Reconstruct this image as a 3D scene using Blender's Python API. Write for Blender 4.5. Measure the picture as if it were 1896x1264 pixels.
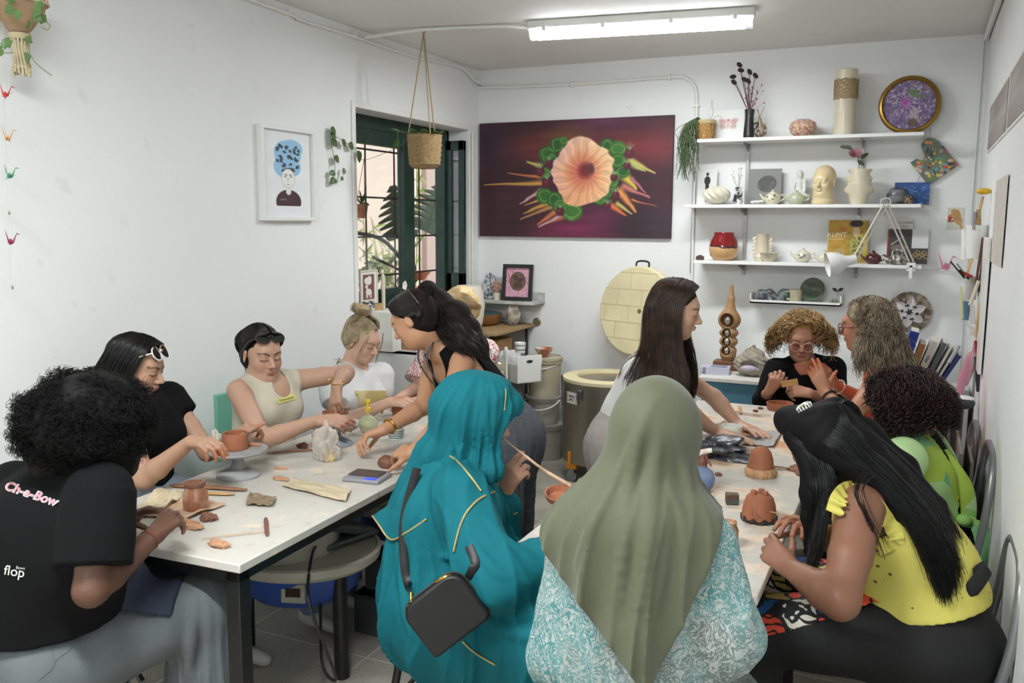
import bpy,math,random
import numpy as np
from mathutils import Vector,Matrix,Euler
for _o in list(bpy.data.objects):bpy.data.objects.remove(_o)
SC=bpy.context.scene;COL=SC.collection
PI=math.pi
# ---------------------------------------------------------------- camera
YAW,PIT,ROL,FPX=0.43062575,0.13541588,0.00537711,1637.28
CAM=np.array([0,0,1.72])
_f=np.array([-math.sin(YAW)*math.cos(PIT),math.cos(YAW)*math.cos(PIT),-math.sin(PIT)])
_r=np.array([math.cos(YAW),math.sin(YAW),0.0]);_u=np.cross(_r,_f)
CR=math.cos(ROL)*_r + math.sin(ROL)*_u;CU=-math.sin(ROL)*_r + math.cos(ROL)*_u;CF=_f
cd=bpy.data.cameras.new('camera');cam=bpy.data.objects.new('camera',cd);COL.objects.link(cam)
cd.sensor_width=36;cd.lens=FPX/1896*36;cd.clip_start=.05;cd.clip_end=60
M=Matrix(((CR[0],CU[0],-CF[0],CAM[0]),(CR[1],CU[1],-CF[1],CAM[1]),(CR[2],CU[2],-CF[2],CAM[2]),(0,0,0,1)))
cam.matrix_world=M;SC.camera=cam
SC.view_settings.view_transform='Standard';SC.view_settings.look='None'
SC.view_settings.exposure=0.0;SC.view_settings.gamma=1;SC.view_settings.use_curve_mapping=False
# ---------------------------------------------------------------- world and big lights
wd=bpy.data.worlds.new('world');SC.world=wd;wd.use_nodes=True
_bg=wd.node_tree.nodes['Background'];_bg.inputs[0].default_value=(.85,.92,1,1);_bg.inputs[1].default_value=1.6
def area_light(name,loc,rot,sx,sy,power,col=(1,1,1)):
 l=bpy.data.lights.new(name,'AREA');l.shape='RECTANGLE';l.size=sx;l.size_y=sy;l.energy=power;l.color=col
 o=bpy.data.objects.new(name,l);COL.objects.link(o);o.location=loc;o.rotation_euler=rot;return o
_s=bpy.data.lights.new('sun','SUN');_s.energy=3.0;_s.angle=.02;_s.color=(1,.93,.84)
sun=bpy.data.objects.new('sun',_s);COL.objects.link(sun);sun.rotation_euler=Euler((math.radians(42),0,math.radians(150)))
area_light('tube_light_glow',(-1.49,4.87,2.725),(0,0,math.radians(8)),1.18,.07,34,(.95,.985,1))
area_light('rear_tube_glow',(-1.3,.9,2.725),(0,0,0),1.18,.07,74,(.95,.985,1))
area_light('rear_tube_glow',(-1.3,-1.4,2.725),(0,0,0),1.18,.07,56,(.95,.985,1))
# ---------------------------------------------------------------- pixel geometry (places things at real distances)
def ray(x,y):return CR*(x-948)/FPX - CU*(y-632)/FPX + CF
def J(x,y,d):return CAM + ray(x,y)*d  # point at camera depth d
def PL(x,y,k,v):  # point on world plane axis k = v
 r=ray(x,y);return CAM + r*((v-CAM[k])/r[k])
def dep(p):return float(np.dot(np.array(p)-CAM,CF))
def V(*a):return np.array(a,float)
def nrm(v):v=np.array(v,float);return v/(np.linalg.norm(v)+1e-12)
# ---------------------------------------------------------------- materials
def lin(h):
 if isinstance(h,str):h=[int(h[i:i+2],16)/255 for i in (0,2,4)]
 return tuple(c/12.92 if c <= .04045 else ((c+.055)/1.055)**2.4 for c in h)
MATS={}
def newmat(name):
 m=bpy.data.materials.new(name);m.use_nodes=True;nt=m.node_tree
 return m,nt,nt.nodes['Principled BSDF']
def nd(nt,t,**kw):
 n=nt.nodes.new(t)
 for k,v in kw.items():
  if k in n.inputs:n.inputs[k].default_value=v
  else:setattr(n,k,v)
 return n
def mat(name,col,rough=.55,metal=0,bump=None,var=None,col2=None,sss=0,emit=None,spec=None,trans=0,ior=None,sheen=0,alpha=None,coat=0,stretch=None):
 if name in MATS:return MATS[name]
 m,nt,b=newmat(name);L=nt.links
 c=lin(col);b.inputs['Base Color'].default_value=(*c,1);b.inputs['Roughness'].default_value=rough;b.inputs['Metallic'].default_value=metal
 if spec is not None:b.inputs['Specular IOR Level'].default_value=spec
 if trans:b.inputs['Transmission Weight'].default_value=trans
 if ior:b.inputs['IOR'].default_value=ior
 if sheen:b.inputs['Sheen Weight'].default_value=sheen
 if coat:b.inputs['Coat Weight'].default_value=coat;b.inputs['Coat Roughness'].default_value=.08
 if alpha is not None:b.inputs['Alpha'].default_value=alpha
 if sss:b.inputs['Subsurface Weight'].default_value=sss;b.inputs['Subsurface Radius'].default_value=(.012,.005,.003);b.inputs['Subsurface Scale'].default_value=1
 if emit:b.inputs['Emission Color'].default_value=(*lin(emit[0]),1);b.inputs['Emission Strength'].default_value=emit[1]
 if bump or var:
  tc=nd(nt,'ShaderNodeTexCoord');src=tc.outputs['Object']
  if stretch:
   mp=nd(nt,'ShaderNodeMapping');mp.inputs['Scale'].default_value=stretch;L.new(src,mp.inputs[0]);src=mp.outputs[0]
 if var:
  n=nd(nt,'ShaderNodeTexNoise',Scale=var[0],Detail=4.0);L.new(src,n.inputs['Vector'])
  rp=nd(nt,'ShaderNodeValToRGB');a,z=rp.color_ramp.elements;w=var[1]
  c2=lin(col2) if col2 else tuple(x*(1-w) for x in c)
  a.position=.5-(var[2] if len(var) > 2 else .2);z.position=.5+(var[2] if len(var) > 2 else .2)
  a.color=(*c2,1);z.color=(*(c if col2 else tuple(min(1,x*(1+w*.4)) for x in c)),1)
  L.new(n.outputs[0],rp.inputs[0]);L.new(rp.outputs[0],b.inputs['Base Color'])
 if bump:
  n=nd(nt,'ShaderNodeTexNoise',Scale=bump[0],Detail=3.0);L.new(src,n.inputs['Vector'])
  bp=nd(nt,'ShaderNodeBump',Strength=bump[1],Distance=bump[2] if len(bump) > 2 else .005);L.new(n.outputs[0],bp.inputs['Height']);L.new(bp.outputs[0],b.inputs['Normal'])
 MATS[name]=m;return m
def attrmat(name,rough=.55,sss=0,bump=None,spec=None,coat=0):
 if name in MATS:return MATS[name]
 m,nt,b=newmat(name);at=nd(nt,'ShaderNodeAttribute');at.attribute_name='Col'
 nt.links.new(at.outputs['Color'],b.inputs['Base Color']);b.inputs['Roughness'].default_value=rough
 if spec is not None:b.inputs['Specular IOR Level'].default_value=spec
 if coat:b.inputs['Coat Weight'].default_value=coat
 if sss:b.inputs['Subsurface Weight'].default_value=sss;b.inputs['Subsurface Radius'].default_value=(.010,.004,.002);b.inputs['Subsurface Scale'].default_value=1
 if bump:
  tc=nd(nt,'ShaderNodeTexCoord');n=nd(nt,'ShaderNodeTexNoise',Scale=bump[0],Detail=3.0);nt.links.new(tc.outputs['Object'],n.inputs['Vector'])
  bp=nd(nt,'ShaderNodeBump',Strength=bump[1],Distance=.003);nt.links.new(n.outputs[0],bp.inputs['Height']);nt.links.new(bp.outputs[0],b.inputs['Normal'])
 MATS[name]=m;return m
 # ---------------------------------------------------------------- objects
WM={}
def _link(o,parent,loc=(0,0,0),rot=(0,0,0)):
 COL.objects.link(o);o.location=loc;o.rotation_euler=rot
 m=Matrix.LocRotScale(Vector(loc),Euler(rot),None)
 if parent is not None:o.parent=parent;m=WM[parent.name] @ m
 WM[o.name]=m
def tag(o,label=None,cat=None,group=None,kind=None):
 for k,v in (('label',label),('category',cat),('group',group),('kind',kind)):
  if v:o[k]=v
 return o
def thing(name,label,cat,loc=(0,0,0),rot=0,group=None):
 o=bpy.data.objects.new(name,None);o.empty_display_size=.05
 _link(o,None,tuple(map(float,loc)),rot if isinstance(rot,tuple) else (0,0,rot));return tag(o,label,cat,group)
def npmesh(name,v,faces,fs=4):
 me=bpy.data.meshes.new(name);v=np.ascontiguousarray(v,dtype=np.float32);f=np.ascontiguousarray(faces,dtype=np.int32)
 me.vertices.add(len(v));me.vertices.foreach_set('co',v.ravel());n=len(f);k=f.shape[1]
 me.loops.add(n*k);me.loops.foreach_set('vertex_index',f.ravel());me.polygons.add(n)
 me.polygons.foreach_set('loop_start',np.arange(0,n*k,k,dtype=np.int32));me.polygons.foreach_set('loop_total',np.full(n,k,np.int32))
 me.update(calc_edges=True);return me
def mkobj(name,me,m,parent=None,world=False,smooth=True,sharp=None,loc=(0,0,0),rot=(0,0,0),color=None):
 if world and parent is not None:
  n=len(me.vertices);co=np.empty(n*3,np.float32);me.vertices.foreach_get('co',co);co=co.reshape(-1,3)
  iv=np.array(WM[parent.name].inverted());co=co @ iv[:3,:3].T + iv[:3,3];me.vertices.foreach_set('co',co.astype(np.float32).ravel())
 me.polygons.foreach_set('use_smooth',np.full(len(me.polygons),bool(smooth)))
 if smooth and sharp:me.set_sharp_from_angle(angle=math.radians(sharp))
 if m is not None:
  for q in (m if isinstance(m,(list,tuple)) else [m]):me.materials.append(q)
 if color is not None:
  a=me.color_attributes.new('Col','FLOAT_COLOR','POINT');c=np.ones((len(me.vertices),4),np.float32);c[:,:3]=color;a.data.foreach_set('color',c.ravel())
 me.update();o=bpy.data.objects.new(name,me);_link(o,parent,loc,rot);return o
class MB:
 def __init__(s):s.v=[];s.f=[];s.mi=[];s.cur=0
 def add(s,v,f,M=None):
  b=len(s.v);v=np.asarray(v,float)
  if M is not None:M=np.array(M);v=v @ M[:3,:3].T + M[:3,3]
  s.v.extend(map(tuple,v));s.f.extend(tuple(i+b for i in q) for q in f);s.mi.extend([s.cur]*len(f));return s
 def box(s,c,d,M=None,rz=0):
  x,y,z=np.array(d)/2.0;v=np.array([(i*x,j*y,k*z) for i in (-1,1) for j in (-1,1) for k in (-1,1)],float)
  if rz:cs,sn=math.cos(rz),math.sin(rz);v=v @ np.array([[cs,sn,0],[-sn,cs,0],[0,0,1]])
  return s.add(v+np.array(c,float),[(0,1,3,2),(4,6,7,5),(0,4,5,1),(2,3,7,6),(0,2,6,4),(1,5,7,3)],M)
 def b2(s,lo,hi,M=None):lo=np.array(lo,float);hi=np.array(hi,float);return s.box((lo+hi)/2,hi-lo,M)
 def lathe(s,prof,n=32,c=(0,0,0),M=None,sq=None,wob=0,seed=0):
  rg=random.Random(seed);v=[];f=[];k=len(prof)
  ph=[rg.uniform(0,6.28) for _ in range(4)]
  for r,z in prof:
   for i in range(n):
    a=2*PI*i/n;rr=r*(1+wob*(math.sin(2*a+ph[0]+z*9)+.6*math.sin(3*a+ph[1]-z*14)))
    v.append((c[0]+rr*math.cos(a),c[1]+rr*math.sin(a)*(sq or 1),c[2]+z+(wob*r*.5*math.sin(a*2+ph[2]) if r > 1e-5 else 0)))
  for j in range(k-1):
   for i in range(n):q=(i+1) % n;f.append((j*n+i,j*n+q,(j+1)*n+q,(j+1)*n+i))
  if prof[0][0] > 1e-6:f.append(tuple(range(n-1,-1,-1)))
  if prof[-1][0] > 1e-6:f.append(tuple((k-1)*n+i for i in range(n)))
  return s.add(v,f,M)
 def cyl(s,a,b,r,r2=None,n=16,M=None):
  return s.tube([a,b],[r,r if r2 is None else r2],n,M)
 def tube(s,pts,r,n=8,M=None,closed=False,flat=None):
  P=np.array(pts,float);k=len(P);R=np.full(k,r) if np.isscalar(r) else np.array(r,float)
  T=np.gradient(P,axis=0) if k > 2 else np.tile(P[1]-P[0],(2,1))
  if closed:T=np.roll(P,-1,0)-np.roll(P,1,0)
  T=T/(np.linalg.norm(T,axis=1)[:,None]+1e-12);up=V(0,0,1) if abs(T[0][2]) < .9 else V(1,0,0)
  if flat is not None:up=np.array(flat[1:4],float)
  N=np.cross(T[0],up);N /= np.linalg.norm(N)+1e-12;v=[]
  for i in range(k):
   N=N-T[i]*np.dot(N,T[i]);N /= np.linalg.norm(N)+1e-12;B=np.cross(T[i],N)
   if flat is not None:N=nrm(np.cross(T[i],up));B=np.cross(T[i],N)
   for j in range(n):a=2*PI*j/n;v.append(P[i]+R[i]*(N*math.cos(a)+B*math.sin(a)*(flat[0] if flat is not None else 1)))
  f=[]
  for i in range(k-1+(1 if closed else 0)):
   i2=(i+1) % k
   for j in range(n):q=(j+1) % n;f.append((i*n+j,i*n+q,i2*n+q,i2*n+j))
  if not closed:f.append(tuple(range(n-1,-1,-1)));f.append(tuple((k-1)*n+j for j in range(n)))
  return s.add(v,f,M)
 def ell(s,c,r,n=16,m=10,M=None,R=None):
  r=np.broadcast_to(np.array(r,float),3);v=[];f=[]
  for j in range(m+1):
   t=PI*j/m
   for i in range(n):a=2*PI*i/n;v.append((r[0]*math.sin(t)*math.cos(a),r[1]*math.sin(t)*math.sin(a),r[2]*math.cos(t)))
  v=np.array(v)
  if R is not None:v=v @ np.array(R).T
  for j in range(m):
   for i in range(n):q=(i+1) % n;f.append((j*n+i,(j+1)*n+i,(j+1)*n+q,j*n+q))
  return s.add(v+np.array(c,float),f,M)
 def prism(s,poly,z0,z1,M=None):  # polygon in xy extruded along z
  n=len(poly);v=[(x,y,z0) for x,y in poly]+[(x,y,z1) for x,y in poly]
  f=[tuple(range(n-1,-1,-1)),tuple(range(n,2*n))]+[(i,(i+1) % n,n+(i+1) % n,n+i) for i in range(n)]
  return s.add(v,f,M)
 def grid(s,P,M=None,close_u=False,thick=0):  # P (a,b,3) surface; thick gives it a back
  P=np.asarray(P,float);a,b=P.shape[:2]
  if thick:
   du=np.gradient(P,axis=0);dv=np.gradient(P,axis=1);N=np.cross(du,dv);N /= np.linalg.norm(N,axis=2)[...,None]+1e-12
   Q=P-N*thick;f=[]
   for i in range(a-1+(1 if close_u else 0)):
    i2=(i+1) % a
    for j in range(b-1):
     p=(i*b+j,i2*b+j,i2*b+j+1,i*b+j+1);f.append(p);f.append(tuple(x+a*b for x in p[::-1]))
    f.append((i*b,i*b+a*b,i2*b+a*b,i2*b));f.append((i*b+b-1,i2*b+b-1,i2*b+b-1+a*b,i*b+b-1+a*b))
   if not close_u:
    for j in range(b-1):f.append((j,j+1,j+1+a*b,j+a*b));o=(a-1)*b;f.append((o+j,o+j+a*b,o+j+1+a*b,o+j+1))
   return s.add(np.concatenate([P.reshape(-1,3),Q.reshape(-1,3)]),f,M)
  f=[(i*b+j,((i+1) % a)*b+j,((i+1) % a)*b+j+1,i*b+j+1) for i in range(a-1+(1 if close_u else 0)) for j in range(b-1)]
  return s.add(P.reshape(-1,3),f,M)
 def build(s,name,m,parent=None,world=False,smooth=True,sharp=40,bev=0,loc=(0,0,0),rot=(0,0,0),label=None):
  me=bpy.data.meshes.new(name);me.from_pydata(s.v,[],s.f)
  if any(s.mi):me.polygons.foreach_set('material_index',s.mi)
  o=mkobj(name,me,m,parent,world,smooth,sharp,loc,rot)
  if bev:
   b=o.modifiers.new('bevel','BEVEL');b.width=bev;b.segments=2;b.limit_method='ANGLE';b.angle_limit=math.radians(40)
  if label:o['label']=label
  return o
def bake(o):
 dg=bpy.context.evaluated_depsgraph_get();me=bpy.data.meshes.new_from_object(o.evaluated_get(dg));return me
def TXT(s,size,ext=.0006,font=None,shear=0,sp=1.0,bold=0):
 c=bpy.data.curves.new('t','FONT');c.body=s;c.size=size;c.extrude=ext;c.align_x='CENTER';c.align_y='CENTER';c.shear=shear;c.space_character=sp;c.offset=bold
 c.resolution_u=3
 o=bpy.data.objects.new('t',c);COL.objects.link(o);me=bake(o);bpy.data.objects.remove(o)
 v=[tuple(x.co) for x in me.vertices];f=[tuple(p.vertices) for p in me.polygons];return v,f
def frameM(o,x,y=None,z=None):  # matrix with columns x,y,z at o
 x=nrm(x)
 if z is None:y=nrm(y);z=nrm(np.cross(x,y));y=np.cross(z,x)
 else:
  z=nrm(z);y=nrm(np.cross(z,x));x=np.cross(y,z)
 m=np.eye(4);m[:3,0]=x;m[:3,1]=y;m[:3,2]=z;m[:3,3]=o;return m
def struct(o):o['kind']='structure';return o
def cr(P,n):  # Catmull-Rom through points, n samples
 P=np.asarray(P,float);k=len(P)
 if k == 2:t=np.linspace(0,1,n)[:,None];return P[0]*(1-t)+P[1]*t
 Q=np.concatenate([[2*P[0]-P[1]],P,[2*P[-1]-P[-2]]]);t=np.linspace(0,k-1-1e-9,n);i=t.astype(int);u=(t-i).reshape(-1,*([1]*(P.ndim-1)))
 a,b,c,d=Q[i],Q[i+1],Q[i+2],Q[i+3]
 return .5*((2*b)+(-a+c)*u+(2*a-5*b+4*c-d)*u*u+(-a+3*b-3*c+d)*u**3)
 # ---------------------------------------------------------------- smooth-union volumes
class Vol:
 def __init__(s,lo,hi,h):
  s.h=h;s.lo=np.array(lo,float)-3*h;n=np.ceil((np.array(hi)-s.lo)/h).astype(int)+4
  s.n=n;s.a=np.full(n,1.0,np.float32);s.ax=[(s.lo[i]+h*np.arange(n[i])).astype(np.float32) for i in range(3)]
 def reg(s,lo,hi):
  i0=np.clip(((np.array(lo)-s.lo)/s.h).astype(int)-1,0,s.n-1);i1=np.clip(((np.array(hi)-s.lo)/s.h).astype(int)+3,1,s.n)
  if (i1 <= i0).any():return None
  sl=tuple(slice(i0[i],i1[i]) for i in range(3))
  return sl,[s.ax[0][sl[0]][:,None,None],s.ax[1][sl[1]][None,:,None],s.ax[2][sl[2]][None,None,:]]
 def mix(s,sl,d,k,sub):
  a=s.a[sl]
  if sub:d=-d;m=np.maximum(a,d);q=np.maximum(k-np.abs(a-d),0)/k if k > 0 else 0;s.a[sl]=m+q*q*k*.25
  else:m=np.minimum(a,d);q=np.maximum(k-np.abs(a-d),0)/k if k > 0 else 0;s.a[sl]=m-q*q*k*.25
 def cap(s,a,b,ra,rb,k=.02,inf=0,sub=False):
  a=np.array(a,float);b=np.array(b,float);ra += inf;rb += inf;m=max(ra,rb)+k+3*s.h
  rg=s.reg(np.minimum(a,b)-m,np.maximum(a,b)+m)
  if rg is None:return
  sl,(X,Y,Z)=rg;u=b-a;L=max(u@u,1e-9)
  x,y,z=X-np.float32(a[0]),Y-np.float32(a[1]),Z-np.float32(a[2])
  t=np.clip((x*u[0]+y*u[1]+z*u[2])/L,0,1).astype(np.float32)
  d=np.sqrt((x-t*u[0])**2+(y-t*u[1])**2+(z-t*u[2])**2)-(ra+(rb-ra)*t);s.mix(sl,d.astype(np.float32),k,sub)
 def ell(s,c,r,R=None,k=.02,inf=0,sub=False):
  c=np.array(c,float);r=np.array(r,float)+inf;m=r.max()+k+3*s.h;rg=s.reg(c-m,c+m)
  if rg is None:return
  sl,(X,Y,Z)=rg;x,y,z=X-np.float32(c[0]),Y-np.float32(c[1]),Z-np.float32(c[2])
  if R is None:R=np.eye(3)
  R=np.array(R)
  q=[x*R[0,i]+y*R[1,i]+z*R[2,i] for i in range(3)]
  k0=np.sqrt(sum((q[i]/r[i])**2 for i in range(3)));k1=np.sqrt(sum((q[i]/r[i]**2)**2 for i in range(3)))+1e-9
  s.mix(sl,(k0*(k0-1)/k1).astype(np.float32),k,sub)
 def cone(s,a,b,ra,rb,k=.01,inf=0,sub=False):  # flat-ended taper
  a=np.array(a,float);b=np.array(b,float);ra += inf;rb += inf;m=max(ra,rb)+k+3*s.h;rg=s.reg(np.minimum(a,b)-m,np.maximum(a,b)+m)
  if rg is None:return
  sl,(X,Y,Z)=rg;u=b-a;L=np.linalg.norm(u);u=u/L;x,y,z=X-np.float32(a[0]),Y-np.float32(a[1]),Z-np.float32(a[2]);w=x*u[0]+y*u[1]+z*u[2]
  rad=np.sqrt(np.maximum(x*x+y*y+z*z-w*w,0));d=np.maximum(rad-(ra+(rb-ra)*np.clip(w/L,0,1)),np.maximum(w-L,-w));s.mix(sl,d.astype(np.float32),k,sub)
 def prim(s,p,inf=0):
  if p[0] == 'c':s.cap(p[1],p[2],p[3],p[4],p[5],inf)
  else:s.ell(p[1],p[2],p[3],p[4],inf)
 def plane(s,p,n,k=.004):  # keep the side the normal points away from
  n=nrm(n);X,Y,Z=s.ax[0][:,None,None],s.ax[1][None,:,None],s.ax[2][None,None,:]
  d=((X-p[0])*n[0]+(Y-p[1])*n[1]+(Z-p[2])*n[2]).astype(np.float32);s.a=np.maximum(s.a,d)
 def disp(s,fn):
  X,Y,Z=np.broadcast_arrays(s.ax[0][:,None,None],s.ax[1][None,:,None],s.ax[2][None,None,:])
  m=np.abs(s.a) < .05;s.a[m] += fn(X[m],Y[m],Z[m]).astype(np.float32)
 def mesh(s):
  a=s.a;ins=a < 0;c=ins.astype(np.int8);n=[x-1 for x in a.shape]
  S=sum(c[i:i+n[0],j:j+n[1],k:k+n[2]] for i in (0,1) for j in (0,1) for k in (0,1));act=(S > 0) & (S < 8)
  I=np.argwhere(act);idx=np.full(act.shape,-1,np.int32);idx[tuple(I.T)]=np.arange(len(I))
  acc=np.zeros((len(I),3));cnt=np.zeros(len(I));cor=[(i,j,k) for i in (0,1) for j in (0,1) for k in (0,1)]
  vals={q:a[I[:,0]+q[0],I[:,1]+q[1],I[:,2]+q[2]] for q in cor}
  for q in cor:
   for ax in range(3):
    if q[ax]:continue
    q2=list(q);q2[ax]=1;q2=tuple(q2);v0,v1=vals[q],vals[q2];m=(v0 < 0) != (v1 < 0)
    t=v0[m]/(v0[m]-v1[m]);p=np.tile(np.array(q,float),(m.sum(),1));p[:,ax] += t;acc[m] += p;cnt[m] += 1
  P=s.lo+s.h*(I+acc/cnt[:,None]);F=[]
  for ax in range(3):
   o=[x for x in range(3) if x != ax];sh=[slice(None)]*3;sh[ax]=slice(1,None);sl=[slice(None)]*3;sl[ax]=slice(None,-1)
   ch=ins[tuple(sl)] != ins[tuple(sh)];E=np.argwhere(ch);E=E[(E[:,o[0]] > 0) & (E[:,o[1]] > 0) & (E[:,o[0]] < n[o[0]]) & (E[:,o[1]] < n[o[1]])]
   d0=np.zeros(3,int);d0[o[0]]=1;d1=np.zeros(3,int);d1[o[1]]=1
   g=lambda D:idx[D[:,0],D[:,1],D[:,2]]
   q=np.stack([g(E-d0-d1),g(E-d1),g(E),g(E-d0)],1);fl=ins[E[:,0],E[:,1],E[:,2]]
   if ax == 1:fl=~fl
   q[~fl]=q[~fl][:,::-1];F.append(q)
  F=np.concatenate(F);return P,F[(F >= 0).all(1)]
 def build(s,name,m,parent=None,world=True,color=None,smooth_it=1):
  P,F=s.mesh()
  for _ in range(smooth_it):  # one light Laplacian pass
   A=np.zeros_like(P);n=np.zeros(len(P))
   for i in range(4):
    np.add.at(A,F[:,i],P[F[:,(i+1) % 4]]);np.add.at(n,F[:,i],1)
    np.add.at(A,F[:,i],P[F[:,(i-1) % 4]]);np.add.at(n,F[:,i],1)
   P=P*.5+.5*A/np.maximum(n,1)[:,None]
  col=color(P) if color else None
  return mkobj(name,npmesh(name,P,F),m,parent,world,True,None,color=col)
def vnoise(x,y,z,f,seed=0):  # cheap smooth pseudo-noise, -1..1
 s=seed*1.7;return (np.sin(x*f+1.3*np.sin(y*f*1.1+s)+s)+np.sin(y*f*1.2+1.5*np.sin(z*f*.9+s*2)+2*s)+np.sin(z*f*1.1+1.4*np.sin(x*f*1.3-s)+3*s))/3
 # ---------------------------------------------------------------- strands: (S,n,3) polylines into one mesh
def strands(name,L,r,m,parent,sides=3,world=True,taper=.35):
 L=np.asarray(L,float);S,n=L.shape[:2];T=np.gradient(L,axis=1);T /= np.linalg.norm(T,axis=2)[...,None]+1e-9
 up=np.where(np.abs(T[:,:1,2:3]) < .9,V(0,0,1),V(1,0,0));up=np.broadcast_to(up,T.shape)
 N=np.cross(T,up);N /= np.linalg.norm(N,axis=2)[...,None]+1e-9;B=np.cross(T,N)
 rr=(r if np.isscalar(r) else np.asarray(r)[:,None])*np.linspace(1,taper,n)[None,:]
 v=[];
 for j in range(sides):a=2*PI*j/sides;v.append(L+rr[...,None]*(N*math.cos(a)+B*math.sin(a)))
 v=np.stack(v,2).reshape(-1,3);b=(np.arange(S)[:,None]*n+np.arange(n-1)[None,:])*sides;F=[]
 for j in range(sides):q=(j+1) % sides;F.append(np.stack([b+j,b+q,b+sides+q,b+sides+j],-1).reshape(-1,4))
 return mkobj(name,npmesh(name,v,np.concatenate(F)),m,parent,world)
 # ================================================================ room shell
def Xpx(px,y,z):  # world x that lands on pixel column px at given y,z
 a=(px-948)/FPX;n=CR-a*CF;return float((0-(n[1]*(y-CAM[1])+n[2]*(z-CAM[2])))/n[0])
def Zpx(py,x,y):
 a=-(py-632)/FPX;n=CU-a*CF;return float(CAM[2]-(n[0]*(x-CAM[0])+n[1]*(y-CAM[1]))/n[2])
XL,XR,YB,YF,ZC=-3.11,.295,6.15,-3.0,2.84
def wallmat(name,col,bs,seed=0):
 m,nt,b=newmat(name);L=nt.links;tc=nd(nt,'ShaderNodeTexCoord')
 n=nd(nt,'ShaderNodeTexNoise',Scale=1.6,Detail=4.0);L.new(tc.outputs['Object'],n.inputs['Vector'])
 rp=nd(nt,'ShaderNodeValToRGB');c=lin(col);rp.color_ramp.elements[0].position=.3;rp.color_ramp.elements[1].position=.7
 rp.color_ramp.elements[0].color=(*[x*.955 for x in c],1);rp.color_ramp.elements[1].color=(*c,1)
 L.new(n.outputs[0],rp.inputs[0])
 n3=nd(nt,'ShaderNodeTexNoise',Scale=7.0,Detail=6.0);L.new(tc.outputs['Object'],n3.inputs['Vector'])
 r3=nd(nt,'ShaderNodeValToRGB');r3.color_ramp.elements[0].position=.66;r3.color_ramp.elements[0].color=(1,1,1,1);r3.color_ramp.elements[1].position=.72;r3.color_ramp.elements[1].color=(.93,.935,.94,1)
 L.new(n3.outputs[0],r3.inputs[0]);mx=nd(nt,'ShaderNodeMixRGB');mx.blend_type='MULTIPLY';mx.inputs[0].default_value=1
 L.new(rp.outputs[0],mx.inputs[1]);L.new(r3.outputs[0],mx.inputs[2]);L.new(mx.outputs[0],b.inputs['Base Color'])
 b.inputs['Roughness'].default_value=.75;b.inputs['Specular IOR Level'].default_value=.25
 n2=nd(nt,'ShaderNodeTexNoise',Scale=bs,Detail=3.0);L.new(tc.outputs['Object'],n2.inputs['Vector'])
 bp=nd(nt,'ShaderNodeBump',Strength=.25,Distance=.004);L.new(n2.outputs[0],bp.inputs['Height']);L.new(bp.outputs[0],b.inputs['Normal']);return m
MW=wallmat('wall_paint','e9eae9',60);MCE=wallmat('ceiling_paint','e6e5e1',30)
WY0,WY1,WZ0,WZ1=4.505,5.965,1.13,2.385;WT=.235
b=MB();b.b2((XL-WT,YF,0),(XL,WY0,ZC));b.b2((XL-WT,WY1,0),(XL,YB+.15,ZC));b.b2((XL-WT,WY0,0),(XL,WY1,WZ0));b.b2((XL-WT,WY0,WZ1),(XL,WY1,ZC))
struct(b.build('wall_left',MW,smooth=False))
b=MB();b.b2((XL,YB,0),(XR,YB+.15,ZC));struct(b.build('wall_back',MW,smooth=False))
b=MB();b.b2((XR,YF,0),(XR+.15,YB+.15,ZC));struct(b.build('wall_right',MW,smooth=False))
b=MB();b.b2((XL-WT,YF-.15,0),(XR+.15,YF,ZC));struct(b.build('wall_front',MW,smooth=False))
b=MB();b.b2((XL-WT,YF-.15,ZC),(XR+.15,YB+.15,ZC+.25));struct(b.build('ceiling',MCE,smooth=False))
def floormat():
 m,nt,b=newmat('terrazzo_tiles');L=nt.links;tc=nd(nt,'ShaderNodeTexCoord');mp=nd(nt,'ShaderNodeMapping');mp.inputs['Rotation'].default_value=(0,0,0);mp.inputs['Location'].default_value=(.1,.23,0)
 L.new(tc.outputs['Object'],mp.inputs[0]);br=nd(nt,'ShaderNodeTexBrick');br.offset=0;br.inputs['Scale'].default_value=1;br.inputs['Mortar Size'].default_value=.004;br.inputs['Brick Width'].default_value=.6;br.inputs['Row Height'].default_value=.6
 br.inputs['Color1'].default_value=(*lin('b0aba0'),1);br.inputs['Color2'].default_value=(*lin('a9a399'),1);br.inputs['Mortar'].default_value=(*lin('d6d3cb'),1);L.new(mp.outputs[0],br.inputs[0])
 n=nd(nt,'ShaderNodeTexNoise',Scale=3.0,Detail=6.0);L.new(tc.outputs['Object'],n.inputs['Vector']);rp=nd(nt,'ShaderNodeValToRGB');rp.color_ramp.elements[0].position=.35;rp.color_ramp.elements[1].position=.7
 rp.color_ramp.elements[0].color=(.72,.72,.71,1);rp.color_ramp.elements[1].color=(1.15,1.14,1.12,1);L.new(n.outputs[0],rp.inputs[0])
 v=nd(nt,'ShaderNodeTexVoronoi',Scale=90.0);L.new(tc.outputs['Object'],v.inputs['Vector']);r2=nd(nt,'ShaderNodeValToRGB');r2.color_ramp.elements[0].position=.1;r2.color_ramp.elements[0].color=(.8,.8,.78,1);r2.color_ramp.elements[1].position=.5;r2.color_ramp.elements[1].color=(1.05,1.05,1.05,1);L.new(v.outputs[0],r2.inputs[0])
 a=br.outputs[0]
 for o in (rp,r2):
  mx=nd(nt,'ShaderNodeMixRGB');mx.blend_type='MULTIPLY';mx.inputs[0].default_value=1;L.new(a,mx.inputs[1]);L.new(o.outputs[0],mx.inputs[2]);a=mx.outputs[0]
 L.new(a,b.inputs['Base Color']);b.inputs['Roughness'].default_value=.45;return m
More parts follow.
